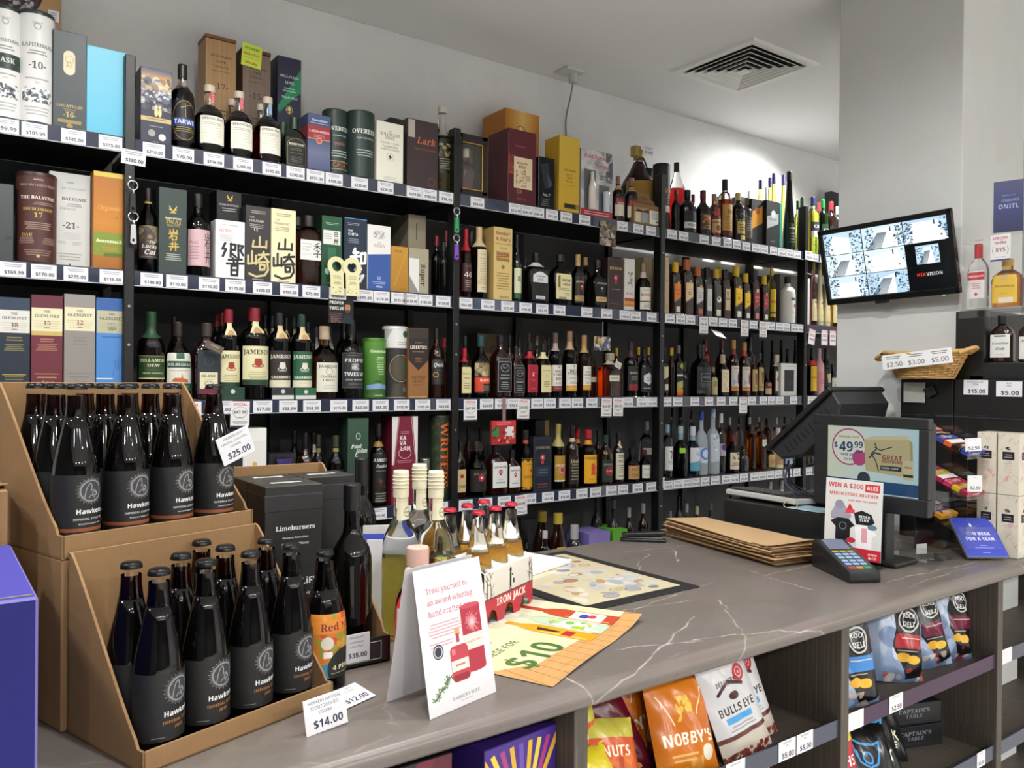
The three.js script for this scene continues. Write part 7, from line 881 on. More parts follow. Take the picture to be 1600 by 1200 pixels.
{
  const u = [0.906, -0.423], n = [0.423, 0.906], F0 = [0.985, 1.275], ry = 0.437;
  const bp = [];
  for (let r = 0; r < 2; r++) for (let k = 0; k < 3; k++) { const x = F0[0] + u[0] * 0.0735 * k - n[0] * 0.074 * r, z = F0[1] + u[1] * 0.0735 * k - n[1] * 0.074 * r; bp.push([x, z]); bottle([x, CT + 0.004, z, 0.064, 0.24], 'beer', G.lager, M('#b02338', 0.3, { metalness: 0.3 }), r ? null : A('#1c1412').r(0.2, 0.1, 0.6, 0.3, '#d8d4cc').l(0.14, 6, 0.5, '#333', 0.5, 0.04).t('IRON JACK', 0.74, 0.7, '#c83a3a', 'b', 0.5, 0.16), 'golden lager bottle with red cap, ' + (r ? 'rear' : 'front') + ' row, ' + ORD[k] + ' from left in white carrier', { name: 'lager_bottle', seg: 32, a: 1.0, lab: [0.1, 0.4], crown: true, fill: 0.62, neckMat: G.clear, turn: ry - 1.2, group: 'lager bottles in the carrier', res: 1500 }); }
  const t = thing('bottle_carrier', 'white and red cardboard carrier holding six golden lager bottles', 'carrier', [F0[0] - u[0] * 0.036 + n[0] * 0.037, CT, F0[1] - u[1] * 0.036 + n[1] * 0.037], ry), W = 0.222, D = 0.15;
  const fa = A('#d9d6d0').g(0, 0, 1, 0.6, ['#e0ddd6', '#cfccc6']).v((c, W2, H) => { c.strokeStyle = '#1c1a1a'; c.lineCap = 'round'; for (const [x, l] of [[0.05, 1], [0.12, 0.7], [0.92, 0.9], [0.98, 0.6]]) { c.lineWidth = W2 * 0.012; c.beginPath(); c.moveTo(W2 * x, H * 0.66); c.quadraticCurveTo(W2 * (x + 0.02), H * 0.3, W2 * (x - 0.01), H * (0.6 - l * 0.55)); c.stroke(); for (let k = 0; k < 9; k++) { c.lineWidth = W2 * 0.005; c.beginPath(); const y = H * rr(0.08, 0.5); c.moveTo(W2 * x, y); c.lineTo(W2 * (x + rr(-0.08, 0.08)), y - H * rr(0.03, 0.14)); c.stroke(); } } c.fillStyle = '#191717'; c.fillRect(W2 * 0.5, H * 0.16, W2 * 0.035, H * 0.28); c.beginPath(); c.ellipse(W2 * 0.517, H * 0.11, W2 * 0.022, H * 0.05, 0, 0, 7); c.fill(); c.fillRect(W2 * 0.5, H * 0.42, W2 * 0.014, H * 0.22); c.fillRect(W2 * 0.524, H * 0.42, W2 * 0.014, H * 0.22); c.fillRect(W2 * 0.545, H * 0.2, W2 * 0.03, H * 0.03); c.fillRect(W2 * 0.57, H * 0.3, W2 * 0.03, H * 0.09); }).r(0, 0.5, 1, 0.02, '#222').r(0, 0.52, 1, 0.48, '#b3273a').t('IRON JACK', 0.63, 0.6, '#f0eae6', 'b', 0.54, 0.15);
  const sh = new THREE.Shape(); sh.moveTo(0, 0.012); sh.lineTo(0.014, 0.0); for (let k = 0; k < 3; k++) { const cx = 0.036 + k * 0.0735; sh.lineTo(cx - 0.022, 0); sh.quadraticCurveTo(cx - 0.018, 0.03, cx, 0.03); sh.quadraticCurveTo(cx + 0.018, 0.03, cx + 0.022, 0); } sh.lineTo(W - 0.014, 0); sh.lineTo(W, 0.012); sh.lineTo(W, 0.115); sh.lineTo(0, 0.115); sh.closePath();
  const mk = (z) => { const g = new THREE.ExtrudeGeometry(sh, { depth: 0.0012, bevelEnabled: false, curveSegments: 10 }), a = fa.make(W * 2200, 0.115 * 2200), p = g.attributes.position, uv = g.attributes.uv, C = []; for (let i = 0; i < p.count; i++) { uv.setXY(i, a.u0 + (a.u1 - a.u0) * p.getX(i) / W, a.v0 + (a.v1 - a.v0) * p.getY(i) / 0.115); C.push(1, 1, 1); } g.setAttribute('color', new THREE.Float32BufferAttribute(C, 3)); g.userData.sheet = a.s; return at(g, 0, 0.002, z); };
  part('front_panel', mk(0), 0.45, t); part('rear_panel', mk(-D), 0.45, t);
  const wm = M('#d8d5cf', 0.5), sl = 0.075, hgt = 0.03;
  for (const s of [0, 1]) { const g = boxGeo(W, Math.hypot(sl, hgt), 0.0012, 0.0003, { front: A('#d9d6d0').z(12, ['#3a3a3a', '#b8b4ae'], 0, 0, 0.25, 1, 0.05).z(8, ['#333'], 0.8, 0, 0.2, 1, 0.05), side: '#d5d2cc', res: 1200 }); part('sloped_top', at(g, W / 2, 0.117, s ? -D : 0, s ? Math.PI : 0, -1.19), 0.45, t); }
  part('tray_base', at(slab(W, 0.002, D, 0.0005), W / 2, 0.001, -D / 2), wm, t); part('handle', at(slab(0.09, 0.03, 0.0015, 0.0004), W / 2, 0.16, -D / 2), wm, t);
}
// ---- the white tent card
{
  const turn = 0.234, w = 0.155, h = 0.228, t = thing('tent_card', 'white folded advertising card about pink gin with red lettering', 'card', [0.71, CT, 1.612], turn);
  const art = A('#d6d3d7').t('Treat yourself to', 0.16, 0.62, '#a83844', 's', 0.45, 0.055).t('an award-winning', 0.24, 0.68, '#a83844', 's', 0.48, 0.055).t('hand crafted gin', 0.32, 0.64, '#a83844', 's', 0.46, 0.055).l(0.39, 5, 0.5, '#c08a90', 0.36, 0.022).l(0.52, 2, 0.34, '#c08a90', 0.28, 0.022).c(0.22, 0.585, 0.075, '#2a2c3c').o(0.22, 0.585, 0.055, '#c8c8d0', 0.012)
    .r(0.6, 0.33, 0.3, 0.2, '#a52a3c').v((c, W, H) => { c.strokeStyle = '#e8b8b8'; c.lineWidth = W * 0.005; for (let k = 0; k < 36; k++) { const a = k / 36 * 6.28, l = rr(0.03, 0.09); c.beginPath(); c.moveTo(W * 0.76, H * 0.45); c.lineTo(W * (0.76 + Math.cos(a) * l * 1.5), H * (0.45 + Math.sin(a) * l)); c.stroke(); } }).r(0.6, 0.53, 0.3, 0.11, '#e2d2c6').t('FARMERS WIFE', 0.585, 0.26, '#a84a54', 's', 0.75, 0.02).r(0.6, 0.64, 0.3, 0.14, '#a52a3c').c(0.75, 0.78, 0.15, '#a52a3c', 0.02).c(0.75, 0.33, 0.15, '#b84454', 0.018)
    .r(0.48, 0.46, 0.075, 0.05, '#c8966a').r(0.495, 0.5, 0.045, 0.06, '#a83844').v((c, W, H) => { c.fillStyle = '#b33a48'; c.beginPath(); c.roundRect(W * 0.38, H * 0.58, W * 0.27, H * 0.25, W * 0.06); c.fill(); c.fillStyle = '#d87880'; c.fillRect(W * 0.41, H * 0.6, W * 0.05, H * 0.04); c.fillStyle = '#8a2432'; c.beginPath(); c.roundRect(W * 0.4, H * 0.78, W * 0.23, H * 0.045, W * 0.03); c.fill(); c.fillStyle = '#e2d2c6'; c.fillRect(W * 0.385, H * 0.68, W * 0.26, H * 0.075); }).l(0.71, 1, 0.18, '#a84a54', 0.515)
    .v((c, W, H) => { c.lineCap = 'round'; for (let k = 0; k < 60; k++) { const f = k / 60, x = W * (0.1 + f * 0.26), y = H * (0.9 - f * 0.13); c.strokeStyle = ['#4a6a3a', '#6a8a4a', '#3a5230'][k % 3]; c.lineWidth = W * 0.009; c.beginPath(); c.moveTo(x, y); c.lineTo(x + W * rr(-0.05, 0.04), y - H * rr(-0.03, 0.035)); c.stroke(); } }).t("FARMER'S WIFE", 0.93, 0.42, '#44424c', 's', 0.55, 0.022).l(0.957, 1, 0.2, '#999', 0.55, 0.012);
  const g = boxGeo(w, h, 0.001, 0.0003, { front: art, side: '#dcdade', res: 2400 }); part('front_panel', at(g, 0, 0, 0.03, 0, -0.19), 0.45, t); part('rear_panel', at(slab(w, h, 0.001, 0.0003), 0, h / 2 * 0.985, -0.052, 0, 0.185), M('#d0ced2', 0.5), t);
}
// ---- flat print on the counter
function sheetMesh(P0, u, v, nu, nv, yf, a, thick = 0.0006) {      // a paper sheet with height yf(s, t); P0 lower left, u right, v up in the print
  const P = [], U = [], C = [], I = []; for (let j = 0; j <= nv; j++) for (let i = 0; i <= nu; i++) { const s = i / nu, t = j / nv; P.push(P0[0] + u[0] * s + v[0] * t, yf(s, t), P0[1] + u[1] * s + v[1] * t); U.push(a.u0 + (a.u1 - a.u0) * s, a.v0 + (a.v1 - a.v0) * t); C.push(1, 1, 1); if (i && j) { const q = nu + 1, k = (j - 1) * q + i - 1; I.push(k, k + 1, k + q, k + 1, k + q + 1, k + q); } }
  const n = P.length / 3; for (let k = 0; k < n; k++) { P.push(P[k * 3], P[k * 3 + 1] - thick, P[k * 3 + 2]); U.push(...WHITE); C.push(0.75, 0.74, 0.7); } const m = I.length; for (let k = 0; k < m; k += 3) I.push(I[k] + n, I[k + 2] + n, I[k + 1] + n);
  const g = new THREE.BufferGeometry(); g.setAttribute('position', new THREE.Float32BufferAttribute(P, 3)); g.setAttribute('uv', new THREE.Float32BufferAttribute(U, 2)); g.setAttribute('color', new THREE.Float32BufferAttribute(C, 3)); g.setIndex(I); g.computeVertexNormals(); return g;
}
{
  const plank = (c, W, H) => { c.save(); c.beginPath(); c.moveTo(W * 0, H); c.lineTo(W, H); c.lineTo(W, H * 0.86); c.quadraticCurveTo(W * 0.5, H * 0.76, W * 0.2, H * 0.76); c.lineTo(0, H * 0.56); c.clip(); c.fillStyle = '#c99a62'; c.fillRect(0, 0, W, H); for (let k = 0; k < 300; k++) { c.globalAlpha = 0.25; c.fillStyle = ['#a8743c', '#dcb47c', '#8a5a2c'][k % 3]; c.fillRect(rnd() * W, H * rr(0.6, 1), W * rr(0.02, 0.16), H * 0.004); } c.globalAlpha = 1; c.strokeStyle = '#7a4c24'; c.lineWidth = 3; for (let k = 0; k < 14; k++) { c.beginPath(); c.moveTo(W * (k / 13), H); c.lineTo(W * (0.06 + k / 14.5), H * 0.6); c.stroke(); } c.restore(); };
  const btl = (x, col, cap, lab, w = 0.055) => (c, W, H) => { c.fillStyle = col; c.beginPath(); c.moveTo(W * (x - w), H * 0.86); c.lineTo(W * (x - w), H * 0.46); c.quadraticCurveTo(W * (x - w), H * 0.34, W * (x - 0.02), H * 0.26); c.lineTo(W * (x - 0.017), H * 0.08); c.lineTo(W * (x + 0.017), H * 0.08); c.lineTo(W * (x + 0.02), H * 0.26); c.quadraticCurveTo(W * (x + w), H * 0.34, W * (x + w), H * 0.46); c.lineTo(W * (x + w), H * 0.86); c.closePath(); c.fill(); c.strokeStyle = 'rgba(60,30,10,.5)'; c.lineWidth = 3; c.stroke(); c.fillStyle = cap; c.fillRect(W * (x - 0.02), H * 0.05, W * 0.04, H * 0.1); c.fillStyle = lab; c.fillRect(W * (x - w * 0.92), H * 0.5, W * w * 1.84, H * 0.26); c.fillStyle = 'rgba(255,255,255,.4)'; c.fillRect(W * (x - w * 0.7), H * 0.46, W * 0.012, H * 0.36); };
  const art = A('#d8d2b2').g(0, 0, 1, 1, ['#dad6c0', '#d0cca0', '#d8d3b5']).v(plank).v(btl(0.62, '#d89a1c', '#e8e4dc', '#d8a020')).r(0.585, 0.62, 0.07, 0.08, '#b02a34').p([[0.6, 0.42], [0.64, 0.4], [0.63, 0.6], [0.61, 0.58]], '#3a2a14').v(btl(0.755, '#b8ccb4', '#e6e4da', '#dfe4d0', 0.06)).z(16, ['#4a9a2c', '#a8c83c', '#9a7ab8', '#d8d23a'], 0.7, 0.4, 0.11, 0.34, 0.03).v(btl(0.89, '#b8482a', '#a83020', '#e8dccb', 0.052)).c(0.89, 0.6, 0.026, '#3a4a9a').c(0.9, 0.66, 0.022, '#c83a4a')
    .t('BUY &', 0.12, 0.2, '#4a6a30', 'b', 0.2, 0.09).t('ONE OF', 0.27, 0.24, '#4a6a30', 'b', 0.22, 0.09).t('THESE FOR', 0.42, 0.3, '#4a6a30', 'b', 0.25, 0.09).t('$10', 0.66, 0.36, '#466a2c', 'b', 0.28, 0.24);
  const a = art.make(1000, 664), u = [0.405, -0.189], v = [-0.117, -0.273];
  const g = sheetMesh([0.882, 1.664], u, v, 26, 14, (s, t) => CT + 0.0016 + 0.012 * Math.pow(Math.max(0, s - 0.8) / 0.2, 2) * (1 - t * 0.4) + 0.004 * Math.pow(1 - t, 4) * Math.abs(Math.sin(s * 5)), a); g.userData.sheet = a.s;
  solo('flyer', g, 0.35, 'large cream sale flyer reading $10 with three bottles, lying at counter front', 'flyer');
}
{
  const t = thing('counter_mat', 'black edged counter mat printed with pale coasters under the notepad', 'mat', [1.42, CT, 1.085], 0.02);
  part('mat_base', at(slab(0.4, 0.003, 0.53, 0.001), 0, 0.0016, 0), M('#1c1c1e', 0.55), t);
  const art = A('#cfc4a4').z(26, ['#d8d4cc', '#b8b8c4', '#a8845a', '#8a8f9a', '#dfdcd2'], 0.04, 0.04, 0.92, 0.92, 0.09).v((c, W, H) => { for (let k = 0; k < 22; k++) { const x = W * rr(0.1, 0.9), y = H * rr(0.06, 0.94), r = W * rr(0.04, 0.07); c.fillStyle = ['#9a9aa8', '#e0ded6', '#a86a44', '#6a7488', '#c8b88a'][k % 5]; c.globalAlpha = 0.8; c.beginPath(); c.ellipse(x, y, r, r * 0.7, 0, 0, 7); c.fill(); c.strokeStyle = '#555a68'; c.lineWidth = 2; c.stroke(); c.globalAlpha = 1; } }).z(14, ['#c8cad2', '#9aa0b0'], 0.6, 0.1, 0.35, 0.8, 0.1);
  const g = boxGeo(0.33, 0.46, 0.0006, 0.0002, { front: art, side: '#cfc4a4', res: 1100 }); part('print', at(g, 0, 0.0037, 0.23, 0, -Math.PI / 2), 0.25, t);
}
{
  const t = thing('notepad', 'white spiral notepad lying open behind the cider carrier', 'notepad', [1.515, CT + 0.004, 0.965], 0.3); part('pages', at(slab(0.3, 0.012, 0.21, 0.002), -0.15, 0.006, -0.105), M('#e4e4e6', 0.6), t);
  for (let k = 0; k < 24; k++) part('coil', at(new THREE.TorusGeometry(0.0065, 0.0009, 6, 12), 0.0, 0.008, -0.012 - k * 0.0082), M('#1a1a1c', 0.4), t);
}
{
  const t = thing('stapler', 'black long arm stapler lying at rear counter edge', 'stapler', [1.935, CT, 0.835], -0.75); part('base', at(slab(0.15, 0.01, 0.034, 0.004), 0, 0.005, 0), M('#111113', 0.35), t); part('arm', at(slab(0.145, 0.016, 0.03, 0.006), 0.002, 0.024, 0, 0, 0, 0.06), M('#161618', 0.3), t); part('magazine', at(slab(0.12, 0.006, 0.02, 0.002), 0.005, 0.013, 0), M('#8a8a8e', 0.25, { metalness: 0.8 }), t); part('hinge', at(cyl(0.008, 0.036, 14), -0.062, 0.02, 0, 0, Math.PI / 2), M('#222', 0.4), t);
}
// ---- paper bags
{
  const km = M('#bd9c72', 0.8, { bumpMap: kraftTex, bumpScale: 0.0004 });
  for (let k = 0; k < 9; k++) {
    const t = thing('paper_bag', 'flat brown paper bag, ' + ORD[k] + ' from the bottom of the pile on the counter', 'paper bag', [2.1 + rr(-0.008, 0.012), CT + 0.001 + k * 0.0062, 1.075 + rr(-0.015, 0.015)], -0.17 + rr(-0.025, 0.025), 'flat paper bags in the pile');
    const W = 0.17, L = 0.52, yf = (s, q) => 0.003 + 0.0035 * Math.sin(s * 3 + k) * Math.sin(q * 4 + k * 1.3) * Math.min(1, k / 2) + (q < 0.1 ? (0.1 - q) * 0.05 * (k % 3) : 0);
    const mk = (off) => { const P = [], U = [], I = [], nu = 6, nv = 18; for (let j = 0; j <= nv; j++) for (let i = 0; i <= nu; i++) { const s = i / nu, q = j / nv; P.push((s - 0.5) * W, yf(s, q) + off, (0.5 - q) * L); U.push(s * W, q * L); if (i && j) { const w = nu + 1, a = (j - 1) * w + i - 1; I.push(a, a + 1, a + w, a + 1, a + w + 1, a + w); } } const g = new THREE.BufferGeometry(); g.setAttribute('position', new THREE.Float32BufferAttribute(P, 3)); g.setAttribute('uv', new THREE.Float32BufferAttribute(U, 2)); g.setIndex(I); g.computeVertexNormals(); return g; };
    part('top_sheet', mk(0.0022), km, t); part('under_sheet', mk(0), km, t); part('base_fold', at(slab(W * 0.98, 0.0025, 0.09, 0.0008), 0, 0.0045, L * 0.5 - 0.05), km, t);
  }
}
// ================================================================ till and right end of the counter
const darkP = M('#1b1c1e', 0.45), darkP2 = M('#26282b', 0.5);
{
  const t = thing('cash_drawer', 'wide black metal cash drawer under the keyboard', 'cash drawer', [2.305, CT, 1.06]);
  part('drawer_body', at(slab(0.42, 0.112, 0.39, 0.004), 0.21, 0.058, 0), darkP, t); part('drawer_front', at(slab(0.4, 0.09, 0.006, 0.002), 0.21, 0.055, -0.198), darkP2, t); part('lock', at(cyl(0.008, 0.006, 14), 0.21, 0.06, -0.203, 0, Math.PI / 2), M('#9a9a9c', 0.3, { metalness: 0.8 }), t);
}
{
  const t = thing('keyboard', 'pale grey keyboard with black keys on the cash drawer', 'keyboard', [2.42, CT + 0.116, 0.985], Math.PI / 2 - 0.05);
  part('case', at(slab(0.3, 0.02, 0.15, 0.006), 0, 0.014, 0, 0, 0.06), M('#b9b9b7', 0.5), t);
  for (let r = 0; r < 5; r++) for (let k = 0; k < 13; k++) part('key', at(slab(0.019, 0.008, 0.021, 0.002), -0.132 + k * 0.022, 0.028 + r * -0.0015 + 0.002, -0.05 + r * 0.025), M('#2a2a2c', 0.5), t);
}
{ const g = boxGeo(0.1, 0.14, 0.001, 0.0003, { front: A('#a9c6d4').l(0.2, 4, 0.6, '#7a9aaa', 0.5, 0.08), side: '#c8d8de' }); const m = solo('note_card', g, 0.4, 'pale blue printed slip lying on the cash drawer', 'card', [2.36, CT + 0.1175, 1.225]); m.rotation.x = -Math.PI / 2; m.position.z += 0.03; }
solo('rubber_band', tube([[0, 0.003, 0.02], [0.02, 0.016, 0.012], [0.026, 0.022, -0.006], [0, 0.016, -0.02], [-0.022, 0.004, -0.006]], 0.0016, 40, 6, true), M('#c2ae7c', 0.6), 'beige rubber band resting against the keyboard', 'band', [2.33, CT + 0.115, 1.12]);
{
  const t = thing('till_monitor', 'black touch monitor tilted back, seen from its ribbed rear', 'monitor', [2.54, 1.345, 1.135]); t.rotation.x = -0.72;
  { const q = new THREE.Shape(); q.moveTo(-0.15, 0.03); q.lineTo(0.15, 0.03); q.lineTo(0.14, -0.012); q.lineTo(0.07, -0.05); q.lineTo(-0.09, -0.05); q.lineTo(-0.145, -0.012); q.closePath(); const g = new THREE.ExtrudeGeometry(q, { depth: 0.28, bevelEnabled: true, bevelSize: 0.006, bevelThickness: 0.008, bevelSegments: 2 }); g.translate(0, 0, -0.14); g.rotateY(Math.PI / 2); part('rear_shell', g, darkP2, t); }
  part('screen_bezel', at(slab(0.33, 0.018, 0.325, 0.005), 0, 0.042, 0), darkP, t); part('screen', at(slab(0.28, 0.002, 0.24, 0.0008), 0, 0.0515, 0), M('#08090b', 0.1), t);
  for (let k = 0; k < 11; k++) part('vent_rib', at(slab(0.003, 0.03, 0.008, 0.001), -0.1475, -0.006, -0.1 + k * 0.02), M('#0a0a0b', 0.6), t);
  const s = thing('monitor_stand', 'black stand and base carrying the tilted till monitor', 'stand', [2.56, CT + 0.116, 1.12]); part('neck', at(slab(0.09, 0.2, 0.06, 0.01), 0, 0.1, 0), darkP, s); part('foot', at(slab(0.22, 0.03, 0.2, 0.008), 0, 0.015, 0), darkP, s);
  for (let k = 0; k < 3; k++) part('cable', tube([[-0.1, 0.14 - k * 0.03, -0.1], [-0.15, 0.06, -0.07 + k * 0.02], [-0.12, 0.02, 0.02 + k * 0.03], [-0.06, 0.012, 0.08]], 0.0035), M(k ? '#141416' : '#2c3a52', 0.5), s);
}
{
  const t = thing('customer_display', 'black customer screen showing a $49.99 beer offer', 'monitor', [2.25, 1.265, 1.437], -Math.PI / 2), w = 0.355, h = 0.276;
  part('bezel', mergeGeometries([at(slab(w, 0.032, 0.03, 0.004), 0, h / 2 - 0.016, -0.015), at(slab(w, 0.05, 0.03, 0.004), 0, -h / 2 + 0.025, -0.015), at(slab(0.045, h - 0.081, 0.03, 0.002), -w / 2 + 0.0225, 0.009, -0.015), at(slab(0.028, h - 0.081, 0.03, 0.002), w / 2 - 0.014, 0.009, -0.015)]), darkP, t);
  part('rear_shell', at(slab(w - 0.02, h - 0.02, 0.05, 0.015), 0, 0, -0.05), darkP2, t);
  const art = A('#cfe0dc').g(0, 0, 1, 0.8, ['#e2e6cf', '#cfe4e0', '#bcdce2'], true).c(0.25, 0.32, 0.195, '#b84a7c').c(0.25, 0.32, 0.18, '#e6eadb').c(0.37, 0.48, 0.08, '#c04a80').t('MEMBERS OFFER', 0.17, 0.24, '#a8923a', 'b', 0.25, 0.04).t('$', 0.3, 0.045, '#24416a', 'b', 0.1, 0.09).t('49', 0.32, 0.16, '#24416a', 'b', 0.22, 0.17).t('99', 0.28, 0.1, '#24416a', 'b', 0.36, 0.1).t('30pk', 0.38, 0.09, '#24416a', 'b', 0.37, 0.06).t('SAVE UP', 0.44, 0.15, '#44586a', 'b', 0.23, 0.06).t('TO $7', 0.51, 0.1, '#44586a', 'b', 0.24, 0.06)
    .p([[0.42, 0.2], [0.9, 0.16], [0.92, 0.6], [0.82, 0.7], [0.44, 0.66]], '#c2b88a').p([[0.42, 0.2], [0.5, 0.14], [0.88, 0.1], [0.9, 0.16]], '#d3cba2').p([[0.9, 0.16], [0.93, 0.2], [0.94, 0.58], [0.92, 0.6]], '#a89c6c').q([[0.54, 0.24], [0.56, 0.32], [0.5, 0.4], [0.55, 0.5], [0.58, 0.64]], '#2a3a44', 0.012).q([[0.54, 0.3], [0.6, 0.34], [0.72, 0.28]], '#2a3a44', 0.01).q([[0.48, 0.46], [0.54, 0.38], [0.6, 0.4]], '#2a3a44', 0.016).t('GREAT', 0.44, 0.21, '#8a2430', 'b', 0.72, 0.08).t('NORTHERN', 0.5, 0.22, '#8a2430', 'b', 0.72, 0.06).r(0.6, 0.56, 0.22, 0.07, '#1c2a34').t('SUPER CRISP', 0.595, 0.18, '#d8d8c8', 'b', 0.7, 0.04).r(0.84, 0.46, 0.1, 0.28, '#cfc79c').t('GREAT', 0.56, 0.08, '#8a2430', 'b', 0.89, 0.04).r(0.84, 0.66, 0.1, 0.04, '#1c2a34').r(0, 0.8, 1, 0.18, '#1f4a78').r(0, 0.98, 1, 0.02, '#d8e4e6').c(0.42, 0.78, 0.07, '#2a3a44');
  const a = art.make(620, 430), g = new THREE.PlaneGeometry(0.284, 0.196), uv = g.attributes.uv; for (let i = 0; i < 4; i++) uv.setXY(i, a.u0 + (a.u1 - a.u0) * uv.getX(i), a.v0 + (a.v1 - a.v0) * uv.getY(i));
  part('screen', at(g, 0.008, 0.009, -0.004), new THREE.MeshStandardMaterial({ color: '#0a0a0a', roughness: 0.2, emissive: '#ffffff', emissiveMap: a.s.t, emissiveIntensity: 0.42 }), t);
  part('stand', at(slab(0.09, 0.17, 0.05, 0.008), 0, -0.21, -0.05), darkP, t); part('foot', at(slab(0.18, 0.012, 0.13, 0.004), 0, -0.286, -0.06), darkP, t);
  const L = new THREE.RectAreaLight(0xdfeef0, 0.4, 0.28, 0.19); L.position.set(2.24, 1.27, 1.44); L.rotation.y = -Math.PI / 2; L.rotation.order = 'YXZ'; L.lookAt(1.2, 1.27, 1.44); L.name = 'display_lamp'; scene.add(L);
}
{
  const t = thing('poster_holder', 'white poster about a $200 merch voucher in clear holder before the customer screen', 'poster', [2.17, CT + 0.025, 1.436], -1.47), w = 0.168, h = 0.225;
  const art = A('#d2d2d0').t('WIN A $200', 0.08, 0.62, '#bf2c36', 'b', 0.36, 0.1).r(0.7, 0.04, 0.25, 0.1, '#c03a44').t('ALES', 0.09, 0.2, '#f0e0e0', 'b', 0.825, 0.06).t('MERCH STORE VOUCHER', 0.19, 0.86, '#bf2c36', 'b', 0.5, 0.07).t('EVERY WEEK THIS WINTER', 0.265, 0.5, '#bf2c36', 'b', 0.66, 0.035)
    .p([[0.2, 0.32], [0.32, 0.3], [0.48, 0.46], [0.42, 0.54], [0.12, 0.52], [0.1, 0.46]], '#9a96a8').c(0.26, 0.33, 0.08, '#8c889c').p([[0.38, 0.4], [0.44, 0.3], [0.52, 0.4]], '#c03040').r(0.37, 0.38, 0.16, 0.05, '#d8424e').p([[0.52, 0.42], [0.66, 0.38], [0.82, 0.42], [0.88, 0.52], [0.8, 0.56], [0.56, 0.56]], '#17171c').t('RIDER', 0.46, 0.2, '#d8e0e4', 'b', 0.7, 0.04).t('CLUB', 0.5, 0.16, '#d8e0e4', 'b', 0.7, 0.04).p([[0.1, 0.55], [0.24, 0.5], [0.42, 0.5], [0.54, 0.58], [0.46, 0.62], [0.46, 0.78], [0.2, 0.78], [0.2, 0.62]], '#16161a').o(0.33, 0.6, 0.06, '#8a98a8', 0.01).p([[0.54, 0.6], [0.62, 0.56], [0.8, 0.56], [0.92, 0.66], [0.84, 0.7], [0.84, 0.88], [0.58, 0.86]], '#e8e6ea').r(0.66, 0.6, 0.1, 0.18, '#d89aa4').c(0.84, 0.58, 0.08, '#5a7a8a', 0.035).c(0.48, 0.77, 0.08, '#c03040', 0.035).r(0, 0.86, 1, 0.14, '#c22c38').t('BUY ANY', 0.89, 0.3, '#f0dcdc', 'b', 0.3, 0.03).t('STONED', 0.92, 0.16, '#f4ecec', 'b', 0.86, 0.04).t('& CO', 0.96, 0.14, '#f4ecec', 'b', 0.86, 0.04);
  const g = boxGeo(w, h, 0.001, 0.0003, { front: art, side: '#ddd', res: 1900 }); part('poster_sheet', at(g, 0, 0, 0, 0, -0.06), 0.3, t); part('clear_back', at(slab(w, h, 0.002, 0.0005), 0, h / 2, -0.01, 0, -0.06), G.pane, t); part('clear_foot', at(slab(w, 0.003, 0.06, 0.001), 0, -0.02, -0.02), G.pane, t);
}
{
  const t = thing('card_terminal', 'dark grey card payment terminal with glowing blue keys', 'card terminal', [2.075, CT, 1.475], -0.52), L = 0.205, W = 0.088;
  const sh = new THREE.Shape(); sh.moveTo(-L / 2, 0.002); sh.lineTo(L / 2 - 0.006, 0.002); sh.quadraticCurveTo(L / 2, 0.004, L / 2, 0.014); sh.lineTo(L / 2 - 0.002, 0.026); sh.lineTo(-L * 0.1, 0.058); sh.lineTo(-L * 0.36, 0.076); sh.quadraticCurveTo(-L / 2, 0.08, -L / 2, 0.06); sh.closePath();
  const g = new THREE.ExtrudeGeometry(sh, { depth: W - 0.008, bevelEnabled: true, bevelSize: 0.004, bevelThickness: 0.004, bevelSegments: 3 }); g.translate(0, 0, -(W - 0.008) / 2); g.rotateY(-Math.PI / 2); part('body', toCreasedNormals(g, 0.5), M('#232426', 0.4), t);
  const sl = Math.atan2(0.032, L * 0.588), dirY = (f) => 0.0315 + 0.0355 * (1 - f), zz = (f) => -L * 0.1 + f * L * 0.588, ya = (f) => 0.058 - f * 0.0325 + 0.0035;
  const em = (c, i) => new THREE.MeshStandardMaterial({ color: '#222', emissive: c, emissiveIntensity: i, roughness: 0.4 }); void dirY;
  part('screen', at(slab(0.062, 0.002, 0.05, 0.0006), 0, 0.0725, -0.05, 0, 0.34), em('#8a92b0', 0.5), t);
  const keyM = [em('#9cc4e8', 0.7), em('#d8c83a', 0.6), em('#c83a44', 0.6), em('#d8a83a', 0.6), em('#2aa85a', 0.6)];
  for (let k = 0; k < 3; k++) part('function_key', at(slab(0.018, 0.003, 0.008, 0.001), -0.022 + k * 0.022, ya(0.06), zz(0.06), 0, sl), keyM[1], t);
  for (let r = 0; r < 4; r++) for (let k = 0; k < 3; k++) part('key', at(slab(0.018, 0.003, 0.012, 0.001), -0.022 + k * 0.022, ya(0.2 + r * 0.15), zz(0.2 + r * 0.15), 0, sl), keyM[0], t);
  for (let k = 0; k < 3; k++) part('key', at(slab(0.019, 0.004, 0.012, 0.001), -0.022 + k * 0.022, ya(0.82), zz(0.82), 0, sl), keyM[2 + k], t);
}
